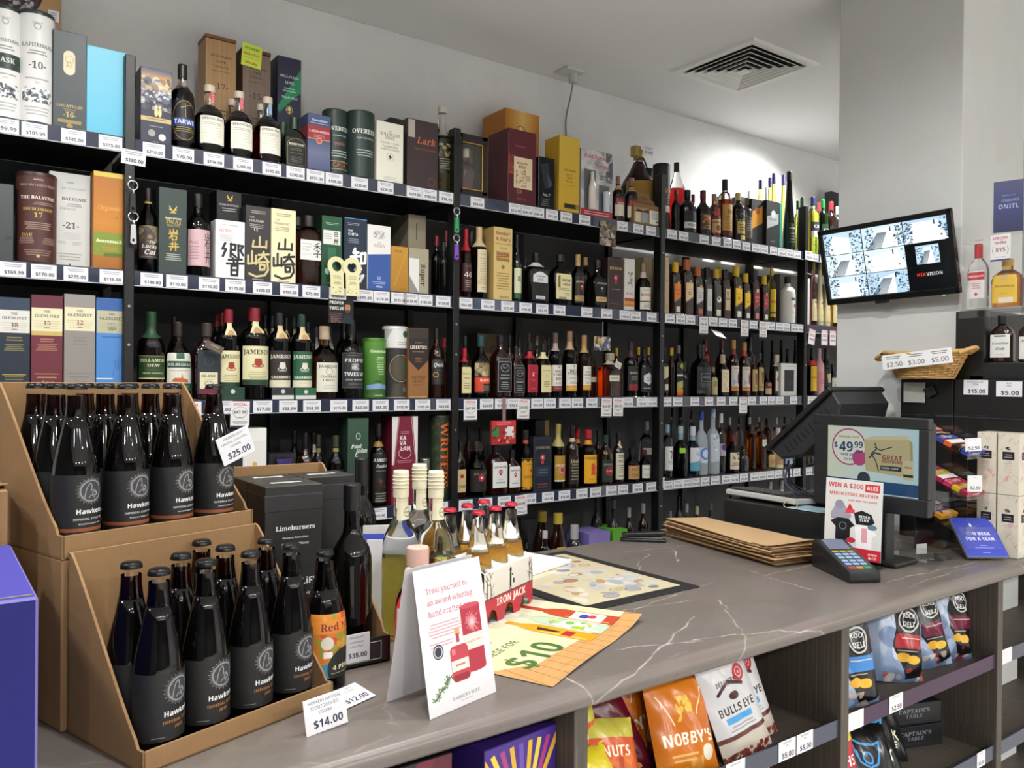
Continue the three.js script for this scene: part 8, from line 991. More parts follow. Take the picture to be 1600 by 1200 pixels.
// ---- security monitor on the column
{
  const t = thing('security_monitor', 'black wall monitor on the column showing eight camera views', 'monitor', [2.745, 1.934, 1.2], -Math.PI / 2); t.rotation.order = 'YXZ'; t.rotation.z = 0.015; t.rotation.x = 0.24; const w = 0.487, h = 0.282;
  part('bezel', mergeGeometries([at(slab(w, 0.018, 0.022, 0.003), 0, h / 2 - 0.009, -0.011), at(slab(w, 0.022, 0.022, 0.003), 0, -h / 2 + 0.011, -0.011), at(slab(0.016, h, 0.022, 0.003), -w / 2 + 0.008, 0, -0.011), at(slab(0.016, h, 0.022, 0.003), w / 2 - 0.008, 0, -0.011)]), M('#0c0c0d', 0.2), t);
  part('rear_shell', at(slab(w - 0.03, h - 0.03, 0.02, 0.006), 0, 0, -0.022), blackM, t); part('wall_bracket', at(slab(0.1, 0.1, 0.06, 0.002), 0, 0.0, -0.062, 0, -0.2), blackM, t); part('status_light', at(slab(0.008, 0.003, 0.004, 0.001), 0.19, -h / 2 - 0.001, -0.005), new THREE.MeshStandardMaterial({ color: '#0a0', emissive: '#30e050', emissiveIntensity: 2 }), t); part('badge', at(slab(0.05, 0.012, 0.012, 0.004), -0.03, -h / 2 - 0.004, -0.006), blackM, t);
  const cam = (x, y, w2, h2, k) => (c, W, H) => { c.save(); c.beginPath(); c.rect(x * W, y * H, w2 * W, h2 * H); c.clip(); c.translate(x * W, y * H); const a = w2 * W, b = h2 * H; c.fillStyle = ['#b8d4e6', '#c8dcea', '#aecbe0', '#d2dfe4', '#c2d6e2'][k % 5]; c.fillRect(0, 0, a, b); c.fillStyle = '#eef5fa'; c.beginPath(); const e0 = [0.1, 0.3, 0, 0.2, 0.05, 0.3, 0.15, 0.25, 0][k], e1 = [0.7, 0.9, 1, 0.75, 1, 0.8, 0.9, 0.7, 1][k]; c.moveTo(a * e0, b); c.lineTo(a * (0.2 + 0.4 * e0), b * (k > 5 ? 0.3 : 0.12)); c.lineTo(a * (0.4 + 0.4 * e1), b * (k % 3 ? 0.12 : 0.3)); c.lineTo(a * e1, b); c.fill(); for (let i = 0; i < (k === 8 ? 26 : 120); i++) { const l = rnd() < 0.5, X = l ? rr(0, 0.2 + 0.3 * e0) : rr(0.5 + 0.3 * e1, 1), Y = rr(0.05, 1); c.fillStyle = ['#16324a', '#2a4a64', '#0e1c2a', '#5a7a90', '#e8f0f4', '#c8a83a', '#3a6aa8', '#7a4a3a', '#2aa04a'][(rnd() * (i % 6 ? 5 : 9)) | 0]; c.globalAlpha = 0.8; c.fillRect(X * a, Y * b, a * rr(0.01, 0.06), b * rr(0.02, 0.09)); } c.globalAlpha = 1; if (k % 2) { c.strokeStyle = '#1a2c3c'; c.lineWidth = a * 0.012; for (let i = 0; i < 12; i++) { c.beginPath(); c.moveTo(a * (0.1 + i * 0.03), b); c.lineTo(a * (0.4 + i * 0.02), b * 0.3); c.stroke(); } } c.fillStyle = '#1a2a3a'; c.fillRect(a * 0.7, b * 0.1, a * 0.03, b * 0.2); c.restore(); };
  const art = A('#05070a'); const q = 1 / 3; for (const [x, y, w2, h2, k] of [[0, 0, q, q, 0], [q, 0, q, q, 1], [2 * q, 0, q, q, 2], [0, q, q, q, 3], [q, q, q, q, 8], [0.74, 0.37, 0.18, 0.27, 5], [0, 2 * q, q, q, 6], [q, 2 * q, q, q, 7]]) art.v(cam(x + 0.003, y + 0.004, w2 - 0.006, h2 - 0.008, k)); art.t('HIK', 0.78, 0.07, '#e0402c', 'b', 0.765, 0.05).t('VISION', 0.78, 0.12, '#c8ccd0', 'b', 0.865, 0.05);
  const a = art.make(900, 480), g = new THREE.PlaneGeometry(w - 0.032, h - 0.04), uv = g.attributes.uv; for (let i = 0; i < 4; i++) uv.setXY(i, a.u0 + (a.u1 - a.u0) * uv.getX(i), a.v0 + (a.v1 - a.v0) * uv.getY(i));
  part('screen', at(g, 0, 0.002, -0.008), new THREE.MeshStandardMaterial({ color: '#060606', roughness: 0.15, emissive: '#ffffff', emissiveMap: a.s.t, emissiveIntensity: 0.95 }), t);
  const L = new THREE.RectAreaLight(0xcfe2ff, 0.5, 0.44, 0.23); L.position.set(2.735, 1.93, 1.2); L.lookAt(1.5, 1.62, 1.2); L.name = 'monitor_lamp'; scene.add(L);
}
// ---- black display stand by the column with clear shelves
{
  const t = thing('display_stand', 'black slatted display stand beside the column behind the candy rack', 'stand', [2.778, CT, 1.43]);
  part('stand_body', at(slab(0.5, 0.545, 0.25, 0.003), 0.25, 0.2725, 0.125), blackM, t); part('side_wing', at(slab(0.055, 0.545, 0.18, 0.003), 0.0275, 0.2725, -0.092), blackM, t);
  for (let k = 0; k < 4; k++) part('slat', at(slab(0.003, 0.004, 0.42, 0.001), -0.001, 0.12 + k * 0.1, 0.03), M('#242426', 0.4), t);
  const u = thing('display_stand', 'upper black box on the stand holding small flasks', 'stand', [2.795, 1.517, 1.45]); part('stand_body', at(slab(0.3, 0.225, 0.09, 0.002), 0.2, 0.1125, 0.02), blackM, u); part('side_panel', at(slab(0.05, 0.225, 0.09, 0.002), 0.025, 0.1125, 0.02), blackM, u); part('shelf', at(slab(0.3, 0.012, 0.2, 0.002), 0.15, 0.006, 0.12), blackM, u); part('shelf', at(slab(0.3, 0.045, 0.15, 0.002), 0.15, 0.03, 0.14), M('#1e1e20', 0.3), u);
  const c = thing('acrylic_shelf', 'clear acrylic shelf unit holding spirit flasks above the black box', 'shelf', [2.795, 1.742, 1.43]);
  for (const [x, y, w, h, d, zz] of [[0.1, 0.003, 0.22, 0.005, 0.26, 0.14], [0.1, 0.232, 0.22, 0.005, 0.26, 0.14], [-0.012, 0.1, 0.004, 0.25, 0.26, 0.14], [0.1, 0.1, 0.22, 0.25, 0.004, 0.01]]) part('acrylic_panel', at(slab(w, h, d, 0.001), x, y, zz), G.pane, c);
}
const FT = -Math.PI / 2, fo = { name: 'spirit_flask', n: 5, sz: 0.55, turn: FT, seg: 28, a: 0.74 };
bottle([2.835, 1.75, 1.478, 0.062, 0.215], 'flask', G.clear, '#b02a30', A('#dcd8d8').r(0, 0.05, 1, 0.28, '#b83038').t('SMIRNOFF', 0.2, 0.9, '#f0e8e8', 'b', 0.5, 0.2).l(0.45, 3, 0.6, '#c87a80', 0.5, 0.08).c(0.5, 0.85, 0.1, '#b83038'), 'clear vodka flask with red cap and label on acrylic shelf', { ...fo, lab: [0.16, 0.58], cap: 0.78 });
bottle([2.835, 1.75, 1.568, 0.088, 0.155], 'flask', G.honey, '#c8a02a', A('#d8b020').c(0.5, 0.1, 0.16, '#c8a860').t('Bundaberg', 0.4, 0.8, '#6a4a10', 'I', 0.5, 0.2).l(0.65, 1, 0.5, '#8a6a1a').r(0.25, 0.8, 0.6, 0.18, '#d8cfc4'), 'amber rum flask with yellow label on acrylic shelf', { ...fo, lab: [0.08, 0.66], cap: 0.84 });
bottle([2.835, 1.75, 1.662, 0.08, 0.175], 'flask', G.honey, '#b08a2a', A('#cdbf8a').t('Captain', 0.3, 0.8, '#4a2a1a', 'I', 0.5, 0.16), 'golden rum flask at right edge of acrylic shelf', { ...fo, lab: [0.08, 0.6] });
bottle([2.84, 1.572, 1.552, 0.07, 0.155], 'flask', G.darkamber, '#141416', A('#d6d6d4').r(0.2, 0.05, 0.6, 0.05, '#333').t('Canadian', 0.38, 0.84, '#33363e', 'I', 0.5, 0.2).t('Club', 0.62, 0.5, '#33363e', 'I', 0.5, 0.2).l(0.85, 1, 0.5, '#888'), 'whisky flask with white script label in lower black box', { ...fo, lab: [0.1, 0.58], cap: 0.8 });
bottle([2.84, 1.572, 1.635, 0.064, 0.155], 'flask', G.darkamber, '#2a2624', jimb('#d6d4d0', '#33353a'), 'bourbon flask with white label and red seal in lower black box', { ...fo, lab: [0.06, 0.52], cap: 0.82 });
{ const g = boxGeo(0.06, 0.085, 0.001, 0.0003, { front: A('#e2e0e0').t('SPECIAL', 0.14, 0.8, '#b83a50', 'b', 0.5, 0.16).t('Vodka', 0.3, 0.6, '#8a3a50', 'b', 0.5, 0.12).t('$15', 0.58, 0.5, '#8a4a5a', 'b', 0.5, 0.18).q([[0.15, 0.45], [0.1, 0.6], [0.16, 0.75]], '#8a4a5a').q([[0.85, 0.45], [0.9, 0.6], [0.84, 0.75]], '#8a4a5a').l(0.84, 1, 0.5, '#8a4a5a').r(0, 0.93, 1, 0.07, '#3a3f78'), side: '#ddd' }); solo('special_ticket', g, 0.4, 'white special ticket reading $15 above the rum flask', 'price tag', [2.787, 1.895, 1.565], FT); }
{ const t = thing('sign_holder', 'clear acrylic stand with navy poster standing over the flasks', 'sign', [2.83, 1.98, 1.57], FT + 0.25); part('clear_front', at(slab(0.1, 0.19, 0.003, 0.001), 0, 0.095, 0), G.pane, t); part('clear_rear', at(slab(0.1, 0.19, 0.003, 0.001), 0, 0.095, -0.03), G.pane, t); const g = boxGeo(0.084, 0.165, 0.001, 0.0003, { front: A('#1c2560').l(0.28, 1, 0.5, '#8a94c0').t('DNIOWS', 0.38, 0.6, '#7a86b8', 'b', 0.56, 0.09).t('ONITL', 0.5, 0.7, '#9aa4cc', 'b', 0.5, 0.11).g(0, 0.6, 1, 0.4, ['#1c2560', '#161d4c']), side: '#1c2560' }); part('poster', at(g, 0, 0.012, 0.002), 0.3, t); }
const rt = (P, p, l, d) => ticket(P, 0.076, 0.048, l, p, d, FT);
rt([2.775, 1.466, 1.5], '$15.00', ['FLASK SPECIALS', '375ML'], 'white ticket reading $15.00 on black stand edge'); rt([2.775, 1.462, 1.6], '$5.00', ['MINI', '50ML'], 'white ticket reading $5.00 further right along the black stand, under bourbon flask');
{ const t = thing('hanging_bag', 'clear white plastic bag and black tag hanging from black stand corner', 'bag', [2.772, 1.47, 1.3], FT); part('bag_film', at(slab(0.075, 0.07, 0.006, 0.002), 0, 0, 0), M('#b8b8b2', 0.3), t); part('tag', at(slab(0.034, 0.034, 0.003, 0.001), 0.055, 0.004, 0.004, 0, 0, 0.5), M('#222224', 0.4), t); }
// ---- wicker basket
{
  const t = thing('wicker_basket', 'shallow oval wicker basket with price strip on top of black stand', 'basket', [2.755, 1.517, 1.345], FT), cane = new THREE.MeshStandardMaterial({ color: '#c2985c', roughness: 0.65 }), rx = 0.13, rz = 0.085;
  const oval = (k, y, amp, n, ph) => { const p = []; for (let i = 0; i < 96; i++) { const a = i / 96 * 6.2832, w = 1 + amp * Math.sin(a * n / 2 + ph); p.push([Math.cos(a) * rx * k * w, y + 0.008 * Math.cos(a) * Math.cos(a), Math.sin(a) * rz * k * w]); } return p; };
  for (let r = 0; r < 9; r++) part('weave', tube(oval(0.72 + 0.28 * r / 8, 0.006 + r * 0.0085, 0.02, 28, r % 2 ? 0 : Math.PI), 0.0045, 150, 6, true), cane, t);
  part('rim', tube(oval(1.04, 0.084, 0.012, 40, 0), 0.0075, 120, 8, true), cane, t); part('base', at(new THREE.CylinderGeometry(0.1, 0.1, 0.006, 32), 0, 0.004, 0).scale(0.95, 1, 0.62), cane, t);
  for (let k = 0; k < 28; k++) { const a = k / 28 * 6.2832; part('stake', tube([[Math.cos(a) * rx * 0.72, 0.004, Math.sin(a) * rz * 0.72], [Math.cos(a) * rx * 0.88, 0.045, Math.sin(a) * rz * 0.88], [Math.cos(a) * rx * 1.02, 0.086, Math.sin(a) * rz * 1.02]], 0.003, 8, 5), cane, t); }
  for (const s of [-1, 1]) part('handle', tube([[s * rx * 1.0, 0.085, -0.03], [s * rx * 1.25, 0.1 - (s < 0 ? 0.03 : 0), -0.01], [s * rx * 1.25, 0.1 - (s < 0 ? 0.03 : 0), 0.02], [s * rx * 1.0, 0.085, 0.04]], 0.007, 24, 8), cane, t);
  const g = boxGeo(0.235, 0.05, 0.001, 0.0003, { front: A('#e8e8e8').l(0.14, 2, 0.22, '#555', 0.17, 0.12).l(0.14, 2, 0.22, '#555', 0.5, 0.12).l(0.14, 2, 0.22, '#555', 0.83, 0.12).t('$2.50', 0.7, 0.24, '#2a2a3c', 'n', 0.18, 0.32).t('$3.00', 0.7, 0.24, '#2a2a3c', 'n', 0.5, 0.32).t('$5.00', 0.7, 0.24, '#2a2a3c', 'n', 0.83, 0.32), side: '#ddd' }); part('price_strip', at(g, 0.02, 0.04, 0.093, 0, 0.06, 0.1), 0.4, t, 'white strip reading $2.50 $3.00 $5.00');
}
// ---- candy rack
{
  const t = thing('candy_rack', 'clear three tier acrylic candy rack beside the customer screen', 'rack', [2.635, CT, 1.49]);
  for (const x of [-0.06, 0.06]) part('side_panel', at(slab(0.003, 0.43, 0.16, 0.001), x, 0.217, 0), G.pane, t);
  part('back_panel', at(slab(0.12, 0.43, 0.003, 0.001), 0, 0.217, -0.08), blackM, t);
  [[0.335, 0], [0.21, 1], [0.095, 2]].forEach(([y]) => { part('tray', at(slab(0.118, 0.003, 0.165, 0.001), 0, y, 0, 0, 0.42), G.pane, t); part('tray_lip', at(slab(0.118, 0.035, 0.003, 0.001), 0, y - 0.018, 0.078), G.pane, t); });
  const rows = [[0.335, ['#d8622a', '#2a1c18', '#3a4a9a'], 'BOOST'], [0.21, ['#c83a6a', '#d8b82a', '#a82a4a'], 'CHEW'], [0.095, ['#2a2a30', '#4a3a8a', '#d89a2a'], 'CHE']];
  rows.forEach(([y, cols, s], r) => { for (let k = 0; k < (r < 2 ? 6 : 3); k++) { const g = boxGeo(0.105, 0.016, 0.026, 0.002, { front: A(cols[k % 3]).t(s, 0.5, 0.6, '#e8d8c8', 'b', 0.5, 0.6), top: A(cols[k % 3]).z(6, ['#e0c070', '#d8d8d8', cols[(k + 1) % 3]], 0, 0, 1, 1, 0.12).t(s, 0.5, 0.5, '#efe6d8', 'I', 0.5, 0.6), side: cols[k % 3], res: 1300 }); const m = solo('chocolate_bar', g, 0.25, 'wrapped chocolate bar, ' + ORD[k] + ' from the back on ' + ['top', 'middle', 'lowest'][r] + ' tier of candy rack', 'candy', [2.635, CT + y + 0.034 - k * 0.0118 - 0.002, 1.49 - 0.056 + k * 0.0262], 0, 'chocolate bars in the candy rack'); m.rotation.x = 0.42; } });
  ticket([2.6, CT + 0.325, 1.575], 0.05, 0.04, ['CHOC BARS'], '$2.50', 'white ticket reading $2.50 on top tier of candy rack', -0.6, 0, 0.06); ticket([2.61, CT + 0.2, 1.575], 0.045, 0.05, ['CHEWS'], '$2.50', 'white ticket reading $2.50 on middle tier of candy rack', -0.6);
}
for (const [z, w, y, k] of [[1.573, 0.056, 0, 0], [1.636, 0.062, 0, 1], [1.573, 0.056, 0.191, 2], [1.636, 0.062, 0.191, 3]]) {
  const mk = () => A('#cfc8b8').z(9, ['#c89aa0', '#d0aeb0', '#b8c0b0', '#c2b8a4'], 0, 0, 1, 1, 0.16).v((c, W, H) => { c.strokeStyle = '#b87a84'; c.lineWidth = W * 0.015; for (let i = 0; i < 9; i++) { const x = rr(0, 1) * W, y0 = H * (i % 2 ? rr(0.02, 0.2) : rr(0.72, 0.98)); c.beginPath(); c.moveTo(x, y0); c.lineTo(x + W * rr(-0.2, 0.2), y0 - H * 0.1); c.moveTo(x, y0 - H * 0.03); c.lineTo(x + W * 0.12, y0 - H * 0.09); c.stroke(); } }).z(5, ['#1e1e22'], 0.36, 0.22, 0.24, 0.05, 0.09).r(0.22, 0.3, 0.56, 0.13, '#1c1c24').l(0.34, 2, 0.4, '#c8b8b0', 0.5, 0.04).l(0.48, 5, 0.4, '#a8a090', 0.5, 0.035);
  carton([2.69, CT + y, z, w, 0.19], mk(), '#c4bcab', 'cream carton with pink coral print, ' + ['lower left', 'lower right', 'upper left', 'upper right'][k] + ' of stack by black stand', { d: 0.082, name: 'gift_carton', turn: FT, right: mk(), res: 1500, group: 'coral printed cartons in the stack' });
}
{ const t = thing('leaflet_holder', 'clear holder of tilted blue leaflets offering beer for a year', 'leaflet', [2.6, CT + 0.002, 1.612], -0.62); part('holder', at(slab(0.11, 0.1, 0.003, 0.001), 0, 0.05, -0.02, 0, -0.75), G.pane, t); const g = boxGeo(0.125, 0.145, 0.012, 0.001, { front: A('#3a48b0').c(0.42, 0.2, 0.03, '#e0e4f4', 0.05).t('WIN BEER', 0.42, 0.62, '#e4e8f6', 'b', 0.5, 0.13).t('FOR A YEAR', 0.56, 0.72, '#e4e8f6', 'b', 0.5, 0.13).r(0.14, 0.36, 0.24, 0.12, 'rgba(58,72,176,.6)').l(0.72, 1, 0.24, '#c8d0f0').l(0.78, 1, 0.5, '#c8d0f0').l(0.9, 1, 0.2, '#c8d0f0'), side: '#8a90a8', res: 1800 }); part('leaflets', at(g, 0, 0.012, 0.02, 0, -0.82), 0.3, t); }
{ const t = thing('acrylic_tray', 'empty clear acrylic tray lying in front of the customer screen', 'tray', [2.44, CT + 0.002, 1.5], -0.3); for (const [w, h, d, x, y, z, rx] of [[0.14, 0.003, 0.16, 0, 0.01, 0, 0], [0.14, 0.06, 0.003, 0, 0.04, -0.078, -0.2], [0.003, 0.05, 0.16, -0.07, 0.03, 0, 0], [0.1, 0.003, 0.1, 0.02, 0.05, 0, 0.5]]) part('acrylic_panel', at(slab(w, h, d, 0.001), x, y, z, 0, rx), G.pane, t); part('card', at(slab(0.04, 0.03, 0.002, 0.0005), -0.02, 0.035, 0.02), M('#b0b0ac', 0.5), t); }
{ const g = boxGeo(0.15, 0.03, 0.004, 0.001, { front: A('#131316').r(0.04, 0.2, 0.22, 0.6, '#b02a34').t('AKUB', 0.5, 0.5, '#d8d8d8', 'b', 0.6, 0.7), side: '#131316', res: 1600 }); const m = solo('counter_strip', g, 0.4, 'narrow black strip with red mark and white letters lying before the acrylic tray', 'strip', [2.417,.972,1.504], -0.75); m.rotation.order = 'YXZ'; m.rotation.x = -1.5; }
// ================================================================ snacks below the counter
// a sealed bag: two bulging foil faces crimped at the ends
function bagGeo(w, h, d, a, col, k) {
  const P = [], U = [], C = [], I = [], nu = 10, nv = 14, c = lin(col);
  for (const s of [1, -1]) { const o = P.length / 3; for (let j = 0; j <= nv; j++) for (let i = 0; i <= nu; i++) { const u = i / nu, v = j / nv, e = Math.pow(Math.max(0, 1 - Math.pow(2 * u - 1, 4)), 0.6) * Math.pow(Math.max(0, 1 - Math.pow(Math.abs(2 * v - 1) * 1.02, 5)), 0.8), wr = 0.1 * Math.sin(u * 9 + k * 2 + v * 5) * Math.sin(v * 11 + k) + 0.06 * Math.sin(u * 23 + v * 17 + k); P.push((u - 0.5) * w * (1 - 0.07 * e), v * h, s * (0.0008 + d / 2 * e * (1 + wr * 1.6)) + (v < 0.07 || v > 0.93 ? 0.003 * Math.sin(u * 20 + k) : 0)); if (s > 0) { U.push(a.u0 + (a.u1 - a.u0) * u, a.v0 + (a.v1 - a.v0) * v); C.push(1, 1, 1); } else { U.push(...WHITE); C.push(c.r, c.g, c.b); } if (i && j) { const q = nu + 1, b = o + (j - 1) * q + i - 1; if (s > 0) I.push(b, b + 1, b + q, b + 1, b + q + 1, b + q); else I.push(b, b + q, b + 1, b + 1, b + q, b + q + 1); } } }
  const g = new THREE.BufferGeometry(); g.setAttribute('position', new THREE.Float32BufferAttribute(P, 3)); g.setAttribute('uv', new THREE.Float32BufferAttribute(U, 2)); g.setAttribute('color', new THREE.Float32BufferAttribute(C, 3)); g.setIndex(I); g.computeVertexNormals(); g.userData.sheet = a.s; return g;
}
let bagK = 1;
function bag(pos, w, h, d, art, col, label, ry = 0, rx = -0.3, rz = 0, group = 'snack bags under the counter') {
  const a = art.make(w * 1300, h * 1300), m = solo('snack_bag', bagGeo(w, h, d, a, col, bagK++), 0.24, label, 'snack bag', pos, 0, group); m.rotation.set(rx, ry, rz, 'YXZ'); return m;
}
const SY = 0.678, SL = 0.408;
// second cubby: nuts and jerky
const nob = () => A('#cf7418').g(0, 0, 1, 1, ['#d87e1e', '#c2660f', '#d07a1c']).r(0, 0, 1, 0.07, '#b86414').z(10, ['#e8cf5a', '#e8b83a'], 0.34, 0.22, 0.32, 0.25, 0.08).q([[0.1, 0.2], [0.3, 0.5]], '#e8d8b8', 0.02).q([[0.9, 0.16], [0.72, 0.42]], '#e8d8b8', 0.02).t("NOBBY'S", 0.64, 0.86, '#f0eadc', 'b', 0.5, 0.16).l(0.78, 2, 0.5, '#e8c890', 0.4, 0.05).c(0.8, 0.8, 0.1, '#e0d8c8').z(10, ['#d8a85a', '#c88a3a'], 0.1, 0.82, 0.6, 0.16, 0.08);
const bull = () => A('#c9c9cc').r(0, 0, 1, 0.04, '#b4b4b8').o(0.74, 0.26, 0.1, '#b82a34', 0.05).o(0.74, 0.26, 0.04, '#b82a34', 0.04).t('BEEF JERKY', 0.3, 0.5, '#4a2a24', 'b', 0.46, 0.07).q([[0.2, 0.38], [0.45, 0.3], [0.75, 0.36]], '#3a201c', 0.05).c(0.5, 0.43, 0.1, '#4a2a24', 0.035).t('BULLS EYE', 0.54, 0.78, '#3c2420', 'b', 0.5, 0.1).r(0.2, 0.6, 0.56, 0.055, '#4a98d0').l(0.68, 2, 0.6, '#888', 0.5, 0.03).r(0, 0.75, 1, 0.04, '#5a3028').r(0, 0.79, 1, 0.21, '#bdb4a8').z(60, ['#6a2820', '#7a3028', '#582018'], 0, 0.9, 1, 0.12, 0.06);
const darkN = () => A('#5a0f1e').g(0, 0, 1, 1, ['#6a1424', '#43081a']).t("NOBBY'S", 0.55, 0.8, '#e0c8c0', 'b', 0.5, 0.12).z(12, ['#c88a3a', '#d8a84a'], 0.1, 0.65, 0.8, 0.3, 0.1);
const limeN = () => A('#c8541c').r(0, 0, 1, 0.24, '#c2b84a').t('NUTS', 0.4, 0.6, '#f0e4d0', 'b', 0.5, 0.14).z(16, ['#a8341a', '#d8742a'], 0, 0.45, 1, 0.4, 0.12).r(0, 0.86, 1, 0.14, '#d8c832');
bag([1.3, SY, 1.605], 0.16, 0.2, 0.045, nob(), '#b8660f', 'orange nut bag in front, upright against the other orange bags', -0.12, -0.4, -0.05);
bag([1.25, SY, 1.51], 0.17, 0.22, 0.045, nob(), '#b8660f', 'orange nut bag leaning tilted behind the front one', -0.35, -0.25, 0.4);
bag([1.34, SY + 0.02, 1.47], 0.15, 0.22, 0.035, nob(), '#b8660f', 'orange nut bag upright at the back beside jerky', 0.1, -0.15, -0.25);
bag([1.39, SY, 1.57], 0.13, 0.17, 0.04, nob(), '#b8660f', 'orange nut bag squeezed beside the white jerky bag', 0.1, -0.5, -0.3);
bag([1.475, SY, 1.622], 0.15, 0.235, 0.03, bull(), '#b8b4b0', 'white jerky bag with brown bull, leaning at the front', -0.1, -0.34, 0.16);
bag([1.545, SY, 1.59], 0.15, 0.235, 0.03, bull(), '#b8b4b0', 'white jerky bag with brown bull, just behind the front one', 0.0, -0.34, 0.1);
bag([1.43, SY + 0.03, 1.46], 0.15, 0.22, 0.03, bull(), '#b8b4b0', 'white jerky bag lying back against the board, left', -0.2, -0.5, 0.5);
bag([1.56, SY + 0.03, 1.44], 0.15, 0.21, 0.03, bull(), '#b8b4b0', 'white jerky bag lying back against the board, right', 0.1, -0.4, -0.3);
bag([1.63, SY, 1.5], 0.14, 0.19, 0.03, A('#4a2018').z(40, ['#6a2820', '#3a1410'], 0, 0, 1, 1, 0.12), '#3a1612', 'dark brown jerky bag slumped at the right of white ones', 0.2, -0.6, -0.6);
bag([1.17, SY, 1.55], 0.15, 0.21, 0.04, darkN(), '#4a0c1c', 'dark red nut bag slanting behind the small green topped bags', -0.3, -0.4, 0.35);
bag([1.14, SY, 1.46], 0.16, 0.23, 0.045, darkN(), '#4a0c1c', 'dark red nut bag at the back left of cubby', 0.1, -0.2, -0.25);
bag([1.095, SY, 1.61], 0.125, 0.16, 0.035, limeN(), '#c2b84a', 'orange nut bag with olive green top, front of cubby', 0.0, -0.5, -0.2);
bag([1.05, SY, 1.57], 0.12, 0.19, 0.035, limeN(), '#c2b84a', 'orange nut bag with olive green top, behind the front one', -0.1, -0.3, 0.1);
bag([1.04, SY, 1.62], 0.13, 0.12, 0.035, A('#d8c42a').t('NUTS', 0.5, 0.5, '#3a3a1a', 'b', 0.5, 0.2).z(8, ['#e8dc5a'], 0, 0, 1, 1, 0.1), '#c8b424', 'low yellow nut bag at the front left of cubby', -0.1, -0.5, 0.15);
bag([1.22, SY + 0.05, 1.44], 0.14, 0.2, 0.035, A('#2a1210').z(20, ['#a85a1c', '#d8a03a', '#1a0a08'], 0, 0.2, 1, 0.6, 0.2), '#2a1210', 'dark snack bag with golden print at the back of cubby', 0.1, -0.2, 0.3);
for (const [x, p, d] of [[1.563, '$5.00', 'left'], [1.629, '$5.00', 'right']]) ticket([x, SY - 0.017, 1.6555], 0.062, 0.044, ['BEEF JERKY', '50G'], p, 'white ticket reading $5.00 below the jerky, ' + d + ' of two', 0);
ticket([1.385, SY - 0.017, 1.6555], 0.062, 0.044, ['SALTED NUTS'], '$4.00', 'white ticket reading $4.00 below the orange nut bags', 0);
// lower shelf of the second cubby
bag([1.6, SL, 1.58], 0.17, 0.22, 0.05, A('#6a1626').p([[0.1, 0.1], [0.6, 0.06], [0.9, 0.3], [0.2, 0.34]], '#d8c82a').t('Original', 0.2, 0.5, '#3a6a2a', 'I', 0.4, 0.1), '#5a1020', 'maroon chip bag with yellow flash on lower shelf', 0.1, -0.2, 0.1);
// first cubby: chocolate carton
{ const art = A('#3a2272').g(0, 0, 1, 1, ['#442a84', '#2e1a60']).v((c, W, H) => { for (let k = 0; k < 9; k++) { c.save(); c.translate(W * (0.1 + k * 0.1), H * 0.25); c.rotate(-0.6 + k * 0.14); c.fillStyle = ['#d8b02a', '#e0c84a', '#a83a7a', '#d8a83a', '#6a4ab0'][k % 5]; c.fillRect(-W * 0.03, -H * 0.2, W * 0.06, H * 0.4); c.restore(); } }).t('Cadbury', 0.5, 0.3, '#d8c070', 'I', 0.4, 0.08).t('Favourites', 0.68, 0.9, '#e8c23a', 'b', 0.52, 0.17); carton([0.85, SY, 1.62, 0.17, 0.2], art, '#34206a', 'purple chocolate carton with yellow lettering in the first cubby', { d: 0.1, name: 'chocolate_box', turn: 0.1, res: 1500 }); }
carton([0.46, SY, 1.62, 0.2, 0.19], A('#c8187a').l(0.2, 2, 0.5, '#d84a94'), '#b0146a', 'bright pink carton in the first cubby', { d: 0.1, name: 'chocolate_box' });
carton([0.655, SY, 1.6, 0.13, 0.2], A('#1a1420').r(0.5, 0, 0.5, 1, '#5a1428').z(8, ['#3a2a5a', '#7a2038'], 0, 0, 1, 1, 0.2), '#16101c', 'black and wine red carton beside the chocolate carton', { d: 0.1, name: 'chocolate_box' });
// third cubby: potato chips above, pork crackle below
const chip = (m, f) => A('#8ea2c2').g(0, 0, 1, 1, ['#8298bc', '#a4b4cc', '#6c82a8']).z(16, ['#b8c6da', '#6a80a8', '#d0d8e4'], 0, 0, 1, 1, 0.2).p([[0.44, 0], [1, 0], [1, 0.9], [0.62, 0.96], [0.36, 0.6]], '#17151a').o(0.68, 0.3, 0.18, '#c8c8c4', 0.03).o(0.68, 0.3, 0.12, '#c8c8c4', 0.015).t('ROCK', 0.255, 0.26, '#e0e0dc', 'b', 0.68, 0.07).t('DELI', 0.35, 0.24, '#e0e0dc', 'b', 0.68, 0.06).r(0.4, 0.46, 0.6, 0.16, m).l(0.5, 1, 0.4, '#e8d8c8', 0.7).l(0.64, 1, 0.4, '#d8c8a8', 0.62).c(0.54, 0.72, 0.12, '#d8a42a', 0.05).c(0.72, 0.74, 0.13, '#e0b23a', 0.05).z(8, [f, '#d8c8b8'], 0.2, 0.82, 0.8, 0.18, 0.1);
